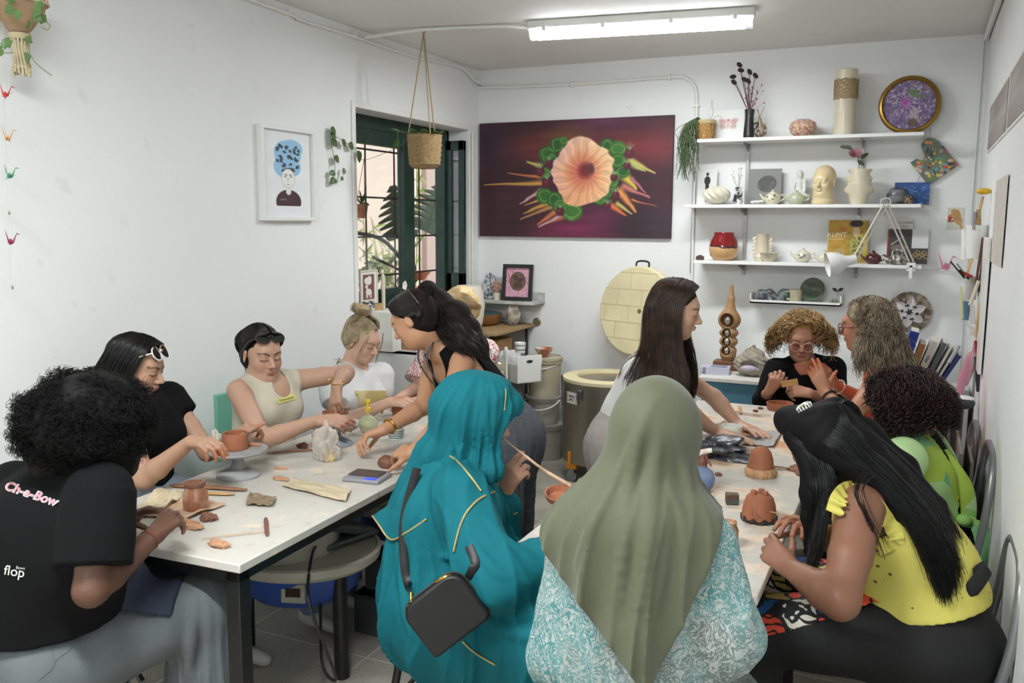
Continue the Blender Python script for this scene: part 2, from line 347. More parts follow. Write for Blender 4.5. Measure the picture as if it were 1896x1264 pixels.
b=MB();b.b2((XL-WT,YF-.15,-.1),(XR+.15,YB+.15,0));struct(b.build('floor',floormat(),smooth=False))
WHT=mat('white_gloss_paint','e6e6e3',.4);WPL=mat('white_plastic','e4e4e0',.35)
# window casing, conduits
b=MB()
for lo,hi in (((XL,WY0-.035,.95),(XL+.012,WY0,WZ1+.035)),((XL,WY1,WZ0),(XL+.012,WY1+.03,WZ1+.035)),((XL,WY0,WZ1),(XL+.012,WY1,WZ1+.035))):b.b2(lo,hi)
struct(b.build('trim_1',WHT,bev=.003))
def conduit(name,pts,r,n=10):
 b=MB();P=cr(pts,40) if len(pts) > 2 else pts;b.tube(P,r,n);return struct(b.build(name,WPL))
P1=PL(455,0,0,XL+.015);conduit('trim_2',[V(XL+.015,YF+.1,2.80),V(XL+.015,3.2,2.80),PL(560,38,0,XL+.015),PL(651,66,0,XL+.015),PL(770,106,0,XL+.015),PL(850,124,0,XL+.015),V(XL+.02,6.02,2.755),V(XL+.05,6.13,2.735)],.009)
conduit('trim_3',[V(XL+.02,4.6,2.80),V(-2.72,4.66,2.825),V(-2.3,4.75,2.825),V(-2.12,4.79,2.815)],.011)
conduit('trim_4',[PL(878,163,1,YB-.012),PL(1060,156,1,YB-.012),PL(1240,143,1,YB-.012),PL(1272,146,1,YB-.012),PL(1287,162,1,YB-.012),PL(1290,190,1,YB-.012),PL(1290,250,1,YB-.012)],.012)
conduit('trim_5',[PL(1290,250,1,YB-.012),PL(1284,400,1,YB-.012),PL(1281,520,1,YB-.012)],.010)
conduit('trim_6',[V(XR-.02,6.12,2.81),V(XR-.02,5,2.81),V(XR-.02,YF+.1,2.81)],.016)
conduit('trim_7',[V(XL+.01,WY1+.05,1.0),V(XL+.01,WY1+.05,2.37)],.006)
conduit('trim_12',[V(XR-.03,6.14,2.80),V(XR-.03,6.14,0.02)],.005)
b=MB()
for px,py in ((1060,156),(1240,143)):
 p=PL(px,py,1,YB-.012);b.box(p,(.012,.03,.045))
for y in (3.3,3.9,4.5):b.box((XL+.015,y,2.797),(.03,.014,.028))
p=PL(1289,196,1,YB-.012);b.box(p,(.045,.03,.012))
struct(b.build('trim_8',WPL,bev=.002))
b=MB();b.b2((XL,YF,0),(XL+.012,YB,.07));b.b2((XL,YB-.012,0),(XR,YB,.07));b.b2((XR-.012,YF,0),(XR,YB,.07))
struct(b.build('baseboard_back',mat('skirting_tile','a8a49b',.5),bev=.002))
# round metal cover on the back wall
t=tag(MB().lathe([(.001,.014),(.008,.014),(.009,.008),(.026,.009),(.031,.005),(.034,0)],28).build('brass_plate',mat('dull_brass','8f8a74',.35,.6),loc=tuple(PL(994,596,1,YB-.001)),rot=(PI/2,0,0)),'round dull brass cap plate with centre hole on the back wall','wall fitting')
# ---------------------------------------------------------------- window: green frame, grille, open sash
GR=mat('dark_green_paint','1c3b30',.4,bump=(30,.3),var=(14,.35),col2='142a24');IRON=mat('wrought_iron','2b2022',.6)
FX=-3.30
def ypx(px,x,z):a=(px-948)/FPX;n=CR-a*CF;return float(CAM[1]-(n[0]*(x-CAM[0])+n[2]*(z-CAM[2]))/n[1])
b=MB();fy0,fy1=WY0-.0,WY1
b.b2((FX-.03,fy0,WZ1-.085),(FX+.03,fy1+.0,WZ1));b.b2((FX-.03,fy0,WZ0),(FX+.03,fy0+.05,WZ1));b.b2((FX-.03,fy1-.03,WZ0),(FX+.03,fy1,WZ1));b.b2((FX-.03,fy0,WZ0),(FX+.03,fy1,WZ0+.06))
w=struct(b.build('window_1',GR,bev=.004));
def mpart(b,name,m,parent,**k):return b.build(name,m,parent,**k)
GLS=mat('window_glass','f4f8f6',.03,trans=1,ior=1.45,spec=.4)
y1=ypx(740,FX,1.9);y2=ypx(757,FX,1.9)
b=MB();b.b2((FX-.02,y1,WZ0+.05),(FX+.035,y2+.02,WZ1-.08));b.b2((FX-.02,fy0+.05,WZ1-.18),(FX+.03,y1,WZ1-.085));b.b2((FX-.02,fy0+.05,WZ0+.06),(FX+.03,y1,WZ0+.13));sash=b.build('sash',GR,w,bev=.003)
b=MB();b.b2((FX-.002,fy0+.05,WZ0+.12),(FX+.002,y1,WZ1-.17));b.build('pane',GLS,sash,smooth=False)
# open sash folded against the far reveal
s2=MB();X0,X1=FX+.03,FX+.60;yy=WY1-.06
s2.b2((X0,yy-.02,WZ0+.05),(X0+.06,yy+.02,WZ1-.08));s2.b2((X0+.12,yy-.02,WZ0+.05),(X0+.165,yy+.02,WZ1-.08));s2.b2((X0,yy-.02,WZ0+.05),(X0+.165,yy+.02,WZ0+.20));s2.b2((X0,yy-.02,WZ1-.15),(X0+.165,yy+.02,WZ1-.08))
sh=s2.build('open_sash',GR,w,bev=.003);b=MB();b.b2((X0+.05,yy-.003,WZ0+.19),(X0+.13,yy+.003,WZ1-.14));b.build('pane',GLS,sh,smooth=False)
b=MB();b.b2((FX-.03,ypx(812,FX,1.9),WZ0+.05),(FX+.05,ypx(826,FX,1.9),WZ1-.08));b.build('jamb_post',GR,w,bev=.003)
# iron grille outside
GX=XL-WT-.02;b=MB()
for py in (279,366,438,510):
 z=Zpx(py,GX,ypx(700,GX,1.8));b.cyl((GX,4.3,z),(GX,6.6,z),.007,n=6)
for px in (677,730,776,808):y=ypx(px,GX,1.8);b.cyl((GX,y,.9),(GX,y,2.6),.006,n=6)
tag(b.build('window_grille',IRON),'dark wrought iron bar grille outside the green window','window grille')
# sunlit building across the patio
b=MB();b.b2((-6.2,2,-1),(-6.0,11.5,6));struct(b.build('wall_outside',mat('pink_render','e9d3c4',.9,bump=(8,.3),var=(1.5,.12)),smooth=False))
b=MB();b.b2((-6.0,10.2,-1),(-5.93,11.8,6));struct(b.build('wall_pier',mat('shade_tinted_render','b59f95',.9,bump=(8,.3)),smooth=False))  # side wall strip; its shade is put into the darker render colour
b=MB();b.b2((-6.2,1,-.1),(XL-WT,12,0));struct(b.build('floor_patio',mat('patio_stone','9c9488',.8),smooth=False))
# ---------------------------------------------------------------- ceiling lamps
TUBE=mat('lamp_diffuser','ffffff',.3,emit=('f6faff',16));LB=mat('lamp_body_plastic','d8d8d4',.4);CLR=mat('clear_diffuser_end','e8ecec',.15,trans=.6,ior=1.45)
def lamp(a,c,label,vis=True):
 a=np.array(a);c=np.array(c);L=np.linalg.norm(c-a);ang=math.atan2(c[1]-a[1],c[0]-a[0]);t=thing('ceiling_lamp',label,'ceiling lamp',(a+c)/2,ang)
 b=MB();b.b2((-L/2,-.055,-.045),(L/2,.055,0));b.build('lamp_body',LB,t,bev=.008)
 pr=[(-.048,-.04),(-.05,-.05),(-.042,-.085),(-.02,-.1),(.02,-.1),(.042,-.085),(.05,-.05),(.048,-.04)]
 Mx=np.array([[0,0,1,0],[1,0,0,0],[0,1,0,0],[0,0,0,1.]])
 b=MB();b.prism(pr,-L/2+.05,L/2-.05,Mx);b.build('diffuser',TUBE,t)
 for s in (-1,1):b=MB();b.prism([(x*(.98 if s > 0 else .98),z) for x,z in pr],*sorted((s*(L/2-.05),s*(L/2-.012))),Mx);b.build('diffuser_end',CLR,t)
 for x in (-.42,-.15,.15,.42):
  for s in (-1,1):b=MB();b.box((x*L,s*.055,-.045),(.022,.012,.035));b.build('clip',LB,t,bev=.002)
lamp((-2.10,4.785,ZC),(-.87,4.95,ZC),'long white fluorescent ceiling lamp glowing above the tables')
bl=MB();bl.tube(cr([(-2.14,4.79,2.822),(-2.12,4.785,2.815),(-2.1,4.785,2.80)],8),.01,8);struct(bl.build('trim_9',WPL))
b=MB();b.b2((-1.9,.86,ZC-.1),(-.7,.94,ZC));struct(b.build('rear_tube_1',TUBE));b=MB();b.b2((-1.9,-1.44,ZC-.1),(-.7,-1.36,ZC));struct(b.build('rear_tube_2',TUBE))  # glowing tubes of the unseen ceiling lamps behind the camera
# ================================================================ work tables
def tabletop_mat(name,dust):
 m,nt,b=newmat(name);L=nt.links;tc=nd(nt,'ShaderNodeTexCoord');base=lin('c0bcb3')
 n=nd(nt,'ShaderNodeTexNoise',Scale=2.6,Detail=9.0,Roughness=.72);L.new(tc.outputs['Object'],n.inputs['Vector'])
 rp=nd(nt,'ShaderNodeValToRGB');e=rp.color_ramp.elements;e[0].position=dust;e[0].color=(*base,1);e[1].position=dust+.16;e[1].color=(*lin('c99a72'),1)
 q=e.new(dust+.06);q.color=(*lin('ddcbb6'),1);L.new(n.outputs[0],rp.inputs[0])
 n2=nd(nt,'ShaderNodeTexNoise',Scale=15.0,Detail=9.0,Roughness=.85);L.new(tc.outputs['Object'],n2.inputs['Vector']);r2=nd(nt,'ShaderNodeValToRGB');r2.color_ramp.elements[0].position=.56;r2.color_ramp.elements[0].color=(1,1,1,1);r2.color_ramp.elements[1].position=.68;r2.color_ramp.elements[1].color=(*lin('c79467'),1);L.new(n2.outputs[0],r2.inputs[0])
 mx=nd(nt,'ShaderNodeMixRGB');mx.blend_type='MULTIPLY';mx.inputs[0].default_value=.75;L.new(rp.outputs[0],mx.inputs[1]);L.new(r2.outputs[0],mx.inputs[2]);L.new(mx.outputs[0],b.inputs['Base Color']);b.inputs['Roughness'].default_value=.42;return m
BLK=mat('black_steel','131313',.45,bump=(60,.15))
def work_table(label,loc,rz,W,Ln,dust,nlegs):
 t=thing('work_table',label,'table',loc,rz,None)
 b=MB();b.b2((-W/2,0,.722),(W/2,Ln,.75));b.build('tabletop',tabletop_mat('table_top_'+str(dust),dust+.07),t,bev=.004)
 b=MB();s=.045
 for x in (-W/2+.03,W/2-.03-s):b.b2((x,.03,.722-s),(x+s,Ln-.03,.722))
 for y in (.03,Ln-.03-s):b.b2((-W/2+.03,y,.722-s-.001),(W/2-.03,y+s,.722))
 b.build('frame',BLK,t,bev=.003)
 for y in nlegs:
  for x in (-W/2+.03,W/2-.03-.05):b=MB();b.b2((x,y,0),(x+.05,y+.05,.70));b.build('leg',BLK,t,bev=.003)
 return t
T1=work_table('long white work table on black steel legs, left of the seated woman in teal',((-1.70-2.44)/2,1.845,0),math.radians(2.0),.74,2.24,.48,(.03,2.16))
T2=work_table('long white clay-smeared work table in front of the woman in the olive scarf',((-.332-1.065)/2,2.272,0),0,.733,2.5,.41,(.03,2.42))
# ================================================================ figures
RNG=np.random.default_rng(7)
def basis(fwd,up):
 f=nrm(fwd);r=nrm(np.cross(f,up));u=np.cross(r,f);return np.stack([r,f,u],1)  # columns right, fwd, up
class Head:
 def __init__(s,c,fwd,up=(0,0,1),k=1.0):s.c=np.array(c,float);s.B=basis(fwd,up);s.k=k
 def p(s,x,y,z):return s.c+s.B @ (np.array([x,y,z])*s.k)
 def pts(s,A):return s.c+(np.asarray(A,float)*s.k) @ s.B.T
 def rot(s,ax,deg):return s.B @ np.array(Matrix.Rotation(math.radians(deg),3,ax))
def head_prims(H,open_eyes=0,chub=1.0):
 k=H.k;E=lambda x,y,z,r,kk=.012,sub=False,R=None:('e',H.p(x,y,z),np.array(r)*k,H.B if R is None else R,kk*k,sub)
 A=[E(0,-.012,.038,(.072,.094,.080),.02),E(0,.030,-.022,(.060*chub,.060,.088),.03),E(0,.062,-.088,(.024*chub,.020,.020),.025),E(0,.028,-.072,(.049*chub,.048,.038),.03),
  E(.033,.062,-.026,(.024,.020,.026),.02),E(-.033,.062,-.026,(.024,.020,.026),.02),E(0,.074,.030,(.046,.018,.022),.02)]
 for q in (1,-1):A += [E(q*.030,.104,.003,(.019,.016,.013),.012,True),E(q*.029,.078,.002,(.0165,.0150,.0125),.005),E(q*.027,.083,.019,(.021,.009,.006),.010)]
 A += [('c',H.p(0,.084,.010),H.p(0,.110,-.025),.0075*k,.0105*k,.010*k,False),E(.0105,.098,-.031,(.0075,.010,.0075),.006),E(-.0105,.098,-.031,(.0075,.010,.0075),.006),
  E(0,.0905,-.0505,(.0205,.0115,.0055),.006),E(0,.0890,-.0600,(.0170,.0110,.0062),.006),E(0,.102,-.0555,(.019,.010,.0016),.002,True),E(0,.093,-.073,(.016,.006,.004),.008,True)]
 for q in (1,-1):A += [E(q*.074,-.006,-.004,(.007,.018,.030),.006,False,H.rot('Z',q*-22)),E(q*.083,-.004,.002,(.006,.009,.015),.004,True)]
 return A
def head_cols(H,lip=(.55,.22,.2),brow=(.08,.05,.04),skin=None,closed=True):
 S=[(H.p(0,.100,-.0505),H.k*.017,lip,.6,H.B,(1.15,1,.36)),(H.p(0,.098,-.060),H.k*.015,lip,.65,H.B,(1.1,1,.40))]
 for q in (1,-1):
  for i in range(6):t=i/5;S.append((H.p(q*(.013+.034*t),.094-.020*t*t,.0195+.008*math.sin(t*2.4)),H.k*.0062,brow,.85,H.B,(1.1,2.2,.62)))
  for i in range(6):t=i/5-.5;S.append((H.p(q*(.029+.030*t),.0905-.012*abs(t),-.0052+.009*t*t),H.k*.0042,(.03,.02,.02),.9,H.B,(1.1,2.4,.62)))
  S.append((H.p(q*.038,.082,-.028),H.k*.026,None,.35,H.B,(1,1,1)))
  S.append((H.p(q*.007,.104,-.038),H.k*.0035,(.10,.05,.04),.8,H.B,(1,1,.7)))
 return S
def rotv(v,ax,a):return np.array(Matrix.Rotation(a,3,Vector(ax)) @ Vector(v))
def hand_prims(W,d,nb,side,curl=(.3,.35,.4,.45),thumb=(.5,.2),s=1.0,spread=.06,flat=0):
 """W wrist, d towards the fingers, nb out of the back of the hand, side +1/-1 puts the thumb"""
 W=np.array(W,float);d=nrm(d);nb=nrm(nb-np.dot(nb,d)*d);lat=np.cross(d,nb)*side;A=[];tips=[]
 offs=(.028,.0095,-.0095,-.027);ln=(1,1.08,1.0,.8)
 for i,o in enumerate(offs):
  a=W+lat*o*.42*s+d*.008*s;kn=W+d*(.086-.006*abs(i-1))*s+lat*o*s+nb*.002*s
  A.append(('c',a,kn,.0145*s,.0115*s,.016*s,False));dr=rotv(d,nb,-side*spread*(1.2-i)*1.0)
  p=kn;c=curl[i];r=(.0103,.0092,.0083,.0070)
  for j,L in enumerate((.042,.026,.021)):
   dr=rotv(dr,np.cross(dr,nb)*1.0,-c*(1,1.15,.7)[j]) if 0 else rotv(dr,np.cross(nb,d),c*(1,1.15,.7)[j])
   q=p+dr*L*ln[i]*s;A.append(('c',p,q,r[j]*s*(.92 if i == 3 else 1),r[j+1]*s*(.92 if i == 3 else 1),.0035*s,False));p=q
  tips.append(p)
 A.append(('c',W+lat*.012*s-nb*.006*s+d*.012*s,W+lat*.020*s-nb*.010*s+d*.045*s,.016*s,.015*s,.014*s,False))
 p=W+lat*.020*s-nb*.008*s+d*.022*s;dr=nrm(d*.62+lat*(.75-thumb[0]*.55)-nb*(.12+thumb[0]*.75))
 for j,L in enumerate((.040,.032,.025)):
  q=p+dr*L*s;A.append(('c',p,q,(.0135,.0105,.0095)[j]*s,(.0105,.0095,.0075)[j]*s,.008*s if j == 0 else .003,False));p=q;dr=nrm(dr+(-nb*.3+d*.5-lat*.35)*thumb[1])
 tips.append(p);return A,tips
def arm_prims(S,E,W,k=1.0,fat=1.0):
 S,E,W=map(lambda a:np.array(a,float),(S,E,W));f=fat*k;m=S*.45+E*.55;g=E*.72+W*.28
 return [('c',S,m,.049*f,.042*f,.02,False),('c',m,E,.042*f,.035*f,.01,False),('c',E,g,.036*f,.038*f,.02,False),('c',g,W,.038*f,.0235*k*(.5+.5*fat),.01,False)]
def torso_prims(P):
 k=P.get('k',1.0);b=P.get('b',1.0);sL,sR,N,Hp=P['shL'],P['shR'],P['neck'],P['hip'];mid=(sL+sR)/2;rt=nrm(sR-sL)
 W=P.get('waist',Hp*.55+mid*.45);C=P.get('chest',W*.45+mid*.55);up=nrm(mid-W);f=nrm(np.cross(up,rt));P['_f']=f;sw=np.linalg.norm(sR-sL)
 B=np.stack([nrm(np.cross(f,up)),f,up],1);uh=nrm(W-Hp);fh=nrm(np.cross(uh,rt));BH=np.stack([nrm(np.cross(fh,uh)),fh,uh],1)
 A=[('e',C,V(sw*.5*.92*b,.108*k*b,.165*k),B,.05,False),('e',W,V(.135*k*b,.098*k*b,.15*k),B,.07,False),('e',Hp,V(.175*k*b,.135*k*b,.12*k),BH,.07,False),
  ('c',C,W,.095*b*k,.095*b*k,.06,False),('c',W,Hp,.10*b*k,.11*b*k,.06,False),
  ('c',N-up*.01,sL-rt*-.01,.040*k,.046*k,.05,False),('c',N-up*.01,sR-rt*.01,.040*k,.046*k,.05,False),('e',mid-up*.06,V(sw*.46,.085*k*b,.075*k),B,.05,False)]
 if P.get('bust',1):A += [('e',C+f*.075*k*b+q*rt*.075*k-up*.01,V(.058,.055,.06)*k*P.get('bust',1),B,.04,False) for q in (1,-1)]
 return A
def neck_prims(P,H):
 k=P.get('k',1.0);return [('c',H.p(0,-.020,-.055),P['neck'],.052*k*P.get('nk',1),.058*k*P.get('nk',1),.03,False)]
def leg_prims(h,kn,an,f=1.0):
 h,kn,an=map(lambda a:np.array(a,float),(h,kn,an));return [('c',h,kn,.085*f,.06*f,.05,False),('c',kn,kn*.6+an*.4,.06*f,.055*f,.02,False),('c',kn*.6+an*.4,an,.055*f,.036*f,.02,False)]
def foot_prims(an,d,s=1.0):
 an=np.array(an,float);d=nrm(V(d[0],d[1],0));return [('c',an+V(0,0,-.035),an+d*.13*s+V(0,0,-.05),.036*s,.026*s,.02,False),('c',an+V(0,0,-.03)-d*.03,an,.034,.036,.02,False)]
def bounds(A,pad=.03):
 lo=np.full(3,1e9);hi=-lo
 for p in A:
  if p[-1]:continue
  if p[0] in 'ck':m=max(p[3],p[4]);lo=np.minimum(lo,np.minimum(p[1],p[2])-m);hi=np.maximum(hi,np.maximum(p[1],p[2])+m)
  else:m=np.max(p[2]);lo=np.minimum(lo,p[1]-m);hi=np.maximum(hi,p[1]+m)
 return lo-pad,hi+pad
def march(v,px,py,d0=1.2,d1=6.5,off=0):
 ds=np.arange(d0,d1,v.h*.7);Pp=CAM+ray(px,py)*ds[:,None];I=np.round((Pp-v.lo)/v.h).astype(int);ok=((I >= 0) & (I < v.n)).all(1);I=np.clip(I,0,v.n-1)
 a=np.where(ok,v.a[I[:,0],I[:,1],I[:,2]],1.0);q=np.argmax(a < 0);
 if not (a < 0).any():q=int(np.argmin(a))
 return CAM+ray(px,py)*(ds[q]+off)
def surf(o,px,py,off=-.003):
 me=o.data;bv=o.get('_bvh') and None
 k=o.name
 if k not in _BV:
  from mathutils.bvhtree import BVHTree
  n=len(me.vertices);co=np.empty(n*3,np.float32);me.vertices.foreach_get('co',co);co=co.reshape(-1,3)+np.array(WM[o.name].translation)
  _BV[k]=BVHTree.FromPolygons([tuple(c) for c in co.tolist()],[tuple(p.vertices) for p in me.polygons])
 r=Vector(ray(px,py));L=r.length;h=_BV[k].ray_cast(Vector(CAM),r.normalized())
 if h[0] is None:
  h=_BV[k].find_nearest(Vector(J(px,py,dep(WM[o.name].translation))));return np.array(h[0])+ray(px,py)*off
 return np.array(h[0])+ray(px,py)*off
_BV={}
def solid(name,A,m,parent,h=.005,inf=0,fn=None,cuts=(),dispf=None,color=None,it=1,subs=(),ridges=()):
 lo,hi=bounds(A,.02+max(inf,0)+(.02 if dispf else 0));v=Vol(lo,hi,h)
 for p in A:
  if p[0] == 'c':v.cap(p[1],p[2],p[3],p[4],p[5],inf,p[6])
  elif p[0] == 'k':v.cone(p[1],p[2],p[3],p[4],p[5],inf,p[6])
  else:v.ell(p[1],p[2],p[3],p[4],0 if p[5] and p[-1] else inf,p[-1]) if p[-1] else v.ell(p[1],p[2],p[3],p[4],inf,False)
 if dispf:v.disp(dispf)
 RR=[([march(v,x,y) for x,y in pts],r,sub) for pts,r,sub in ridges]
 for pts,r,sub in RR:
  Q=cr(pts,4*len(pts));
  for i in range(len(Q)-1):e0=math.sin(PI*(i+.5)/len(Q))**.6;o_=CF*r*(-.7 if sub else .7);v.cap(Q[i]+o_,Q[i+1]+o_,r*e0,r*e0,r*1.7,0,sub)
 for p in subs:
  if p[0] == 'c':v.cap(p[1],p[2],p[3],p[4],p[5],0,True)
  else:v.ell(p[1],p[2],p[3],p[4],0,True)
 for p,n in cuts:v.plane(p,n)
 return v.build(name,m,parent,color=color,smooth_it=it)
def paint(base,spots,mott=.05):
 base=np.array(lin(base) if isinstance(base,str) else base)
 def f(P):
  n=vnoise(P[:,0],P[:,1],P[:,2],60,1)*.5+vnoise(P[:,0],P[:,1],P[:,2],23,4)*.5;c=base[None,:]*(1+mott*n[:,None]*np.array([.6,1,1]))
  for s in spots:
   p,r,col,w,B,sc=s if len(s) == 6 else (*s,None,None)
   q=P-p
   if B is not None:q=(q @ B)/np.array(sc)
   t=np.clip(1.25-np.linalg.norm(q,axis=1)/r,0,.5)*2;t=(t*t*(3-2*t)*w)[:,None]
   cc=base*np.array([1.06,.82,.80]) if col is None else np.array(lin(col) if isinstance(col,str) else col)
   c=c*(1-t)+cc*t
  return c
 return f
SKIN=attrmat('skin',.5,.07,(220,.12),.4)
def hsheet(G,n,jit=.004,depth=.0,m=24,noise=.003,ends=.15,seed=1,umin=0,umax=1):
 """strands following a row of guide polylines G (g,k,3)"""
 rg=np.random.default_rng(seed);G=np.asarray(G,float);Q=cr(np.swapaxes(G,0,1),m);Q=np.swapaxes(Q,0,1)  # (g,m,3)
 u=rg.uniform(umin,umax,n)*(len(G)-1)*.9999;R=cr(Q,60) if len(G) > 2 else None
 if len(G) == 1:L=np.repeat(Q,n,0)
 else:i=u.astype(int);t=(u-i)[:,None,None];L=Q[i]*(1-t)+Q[i+1]*t
 o=rg.normal(0,1,(n,1,3))*jit*np.linspace(.3,1,m)[None,:,None];ph=rg.uniform(0,6.28,(n,1,3));tt=np.linspace(0,1,m)[None,:,None]
 L=L+o+noise*np.sin(tt*rg.uniform(4,9,(n,1,3))+ph)*tt
 if ends:  # shorten some strands
  cut=1-rg.uniform(0,ends,n);idx=np.linspace(0,1,m)[None,:]*cut[:,None]*(m-1);a=np.minimum(idx.astype(int),m-2);w=(idx-a)[...,None];r=np.arange(n)[:,None];L=L[r,a]*(1-w)+L[r,a+1]*w
 return L
def curlify(L,rad,turns,seed=2,grow=.3):
 rg=np.random.default_rng(seed);S,n=L.shape[:2];T=np.gradient(L,axis=1);T /= np.linalg.norm(T,axis=2)[...,None]+1e-9
 up=np.broadcast_to(V(.3,.2,.93),T.shape);N=np.cross(T,up);N /= np.linalg.norm(N,axis=2)[...,None]+1e-9;B=np.cross(T,N)
 ph=rg.uniform(0,6.28,(S,1));tn=rg.uniform(.75,1.25,(S,1))*turns*6.283;rd=rg.uniform(.6,1.3,(S,1))*rad*(grow+(1-grow)*np.linspace(0,1,n)[None,:]);a=np.linspace(0,1,n)[None,:]*tn+ph
 return L+rd[...,None]*(N*np.cos(a)[...,None]+B*np.sin(a)[...,None])
def person(P,label,name='person'):
 """P: head(Head) neck shL shR hip ... world points; builds the body and returns its root"""
 b=P['hip'];t=thing(name,label,'person',(b[0],b[1],0));H=P['head'];k=P.get('k',1.0)
 A=torso_prims(P)+neck_prims(P,H)+head_prims(H,chub=P.get('chub',1));sp=head_cols(H,**P.get('face',{}))
 cl=P.get('clay');P['tips']={}
 for s,sd in (('L',-1),('R',1)):
  if 'el'+s not in P:continue
  S,E,W=P['sh'+s],P['el'+s],P['wr'+s];A += arm_prims(S,E,W,k,P.get('fat',1))
  h=P.get('hand'+s,{});d=h.get('d',W-E);
  if 'hd'+s in P:d=P['hd'+s]-W
  hp,tips=hand_prims(W,d,h.get('nb',V(0,0,1)),h.get('side',sd),h.get('curl',(.35,.4,.45,.5)),h.get('thumb',(.5,.2)),h.get('s',.95)*k,h.get('spread',.05));A += hp;P['tips'][s]=tips
  if cl:
   for q in tips:sp.append((q,.045,cl,.6))
 for l in P.get('legs',[]):A += leg_prims(*l[:3],P.get('fat',1));A += foot_prims(l[2],l[3] if len(l) > 3 else (0,1))
 sp += P.get('spots',[])
 P['root']=t;P['body']=solid('body',A,SKIN,t,P.get('h',.0045),color=paint(P['skin'],sp));return t
def cloth_disp(f1=9,a1=.004,f2=28,a2=.0015,seed=3,dirz=1.0):
 return lambda x,y,z:a1*vnoise(x,y,z*dirz,f1,seed)+a2*vnoise(x,y,z*dirz*1.3,f2,seed+2)
def CAPM(m):  # rougher sibling of a hair material, same colours
 n=m.name+'_root'
 if n not in MATS:c=m.copy();c.name=n;c.node_tree.nodes['Principled BSDF'].inputs['Roughness'].default_value=.7;c.node_tree.nodes['Principled BSDF'].inputs['Specular IOR Level'].default_value=.15;MATS[n]=c
 return MATS[n]
def folds(c,n,a0,a1,z0,z1,seed=1,base=None):  # cloth hanging in radial folds that deepen downwards
 def f(x,y,z):
  ph=np.arctan2(y-c[1],x-c[0]);t=np.clip((z0-z)/(z0-z1),0,1);w=ph*n+1.6*vnoise(x,y,z,5,seed)+seed;A=a0+(a1-a0)*t
  s=np.sin(w);s2=np.sin(w*1.9+2.5*vnoise(x,y,z,6,seed+2)+1);return A*1.25*(np.abs(s)**.55-.58)+A*.7*(np.abs(s2)**.55-.5)+A*.35*vnoise(x,y,z,14,seed)+(base(x,y,z) if base else 0)
 return f
def hair_cap(H,m,parent,face=1,puff=1.0,extra=(),subs=(),back=0,h=.004,name='hair',dispf=None):
 k=H.k;H.puff=puff;A=[('e',H.p(0,-.020-back,.042),V(.077,.098,.083)*k*puff,H.B,.02,False),('e',H.p(0,-.045,-.015),V(.074,.070,.075)*k*puff,H.B,.03,False)]+list(extra)
 S=[]
 if face:S=[('e',H.p(0,.125,-.026),V(.068,.102,.102)*k,H.B,.01,True),('e',H.p(0,.075,-.13),V(.09,.10,.08)*k,H.B,.01,True)]
 return solid(name,A,CAPM(m),parent,h,subs=S+list(subs),dispf=dispf or (lambda x,y,z:.0012*vnoise(x,y,z,160,2)))
def hairmat(name,c1,c2,rough=.38,f=22,stretch=(1,1,1)):return mat(name,c1,rough,var=(f,.3,.15),col2=c2,spec=.45)
def lift(H,L,lay=.035,seed=1,face=False):  # push strands out of the scalp
 rg=np.random.default_rng(seed);pf=getattr(H,'puff',1.0);q=(np.asarray(L)-H.c) @ H.B/H.k;sc=1.01+lay*rg.uniform(0,1,(len(q),1))
 for c,r in ((V(0,-.020,.042),V(.077,.098,.083)*pf),(V(0,-.045,-.015),V(.074,.070,.075)*pf)):
  d=q-c;k0=np.linalg.norm(d/r,axis=2);m=k0 < sc;f=np.where(m,sc/np.maximum(k0,.3),1)[...,None];q=c+d*f
 return H.c+(q*H.k) @ H.B.T
def hair(H,G,n,jit,m,t,r=.0013,segs=18,noise=.003,ends=.05,seed=1,curl=None,name='hair_strands',lay=.035,up=1,taper=.5):
 L=hsheet(G,n,jit,m=segs,noise=noise,ends=ends,seed=seed)
 if up:L=lift(H,L,lay,seed)
 if curl:L=curlify(L,curl[0],curl[1],seed)
 return strands(name,L,r,m,t,taper=taper)
def decal(o,px,py,w,h,ang,m,name,parent,off=.004,txt=None,**k):
 ca,sa=math.cos(ang),math.sin(ang);P=lambda x,y,q=0:surf(o,px+x*ca+y*sa,py-x*sa+y*ca,-off-q)  # x right, y down, in photo pixels
 if txt is None:b=MB();b.grid([[P(x,y) for y in np.linspace(-h/2,h/2,5)] for x in np.linspace(-w/2,w/2,9)],thick=-.0008);return b.build(name,m,parent,world=parent is not None,**k)
 v,f=TXT(txt,1,0,**k);v=np.array(v);s=min(w/np.ptp(v[:,0]),h/np.ptp(v[:,1]));c=(v.max(0)+v.min(0))/2;b=MB();b.add([P((x-c[0])*s,-(y-c[1])*s) for x,y,z in v],f);return b.build(name,m,parent,world=parent is not None,smooth=False)
def tubes(name,pts,r,m,parent,n=8,**k):return MB().tube(pts,r,n,**k).build(name,m,parent,world=True)
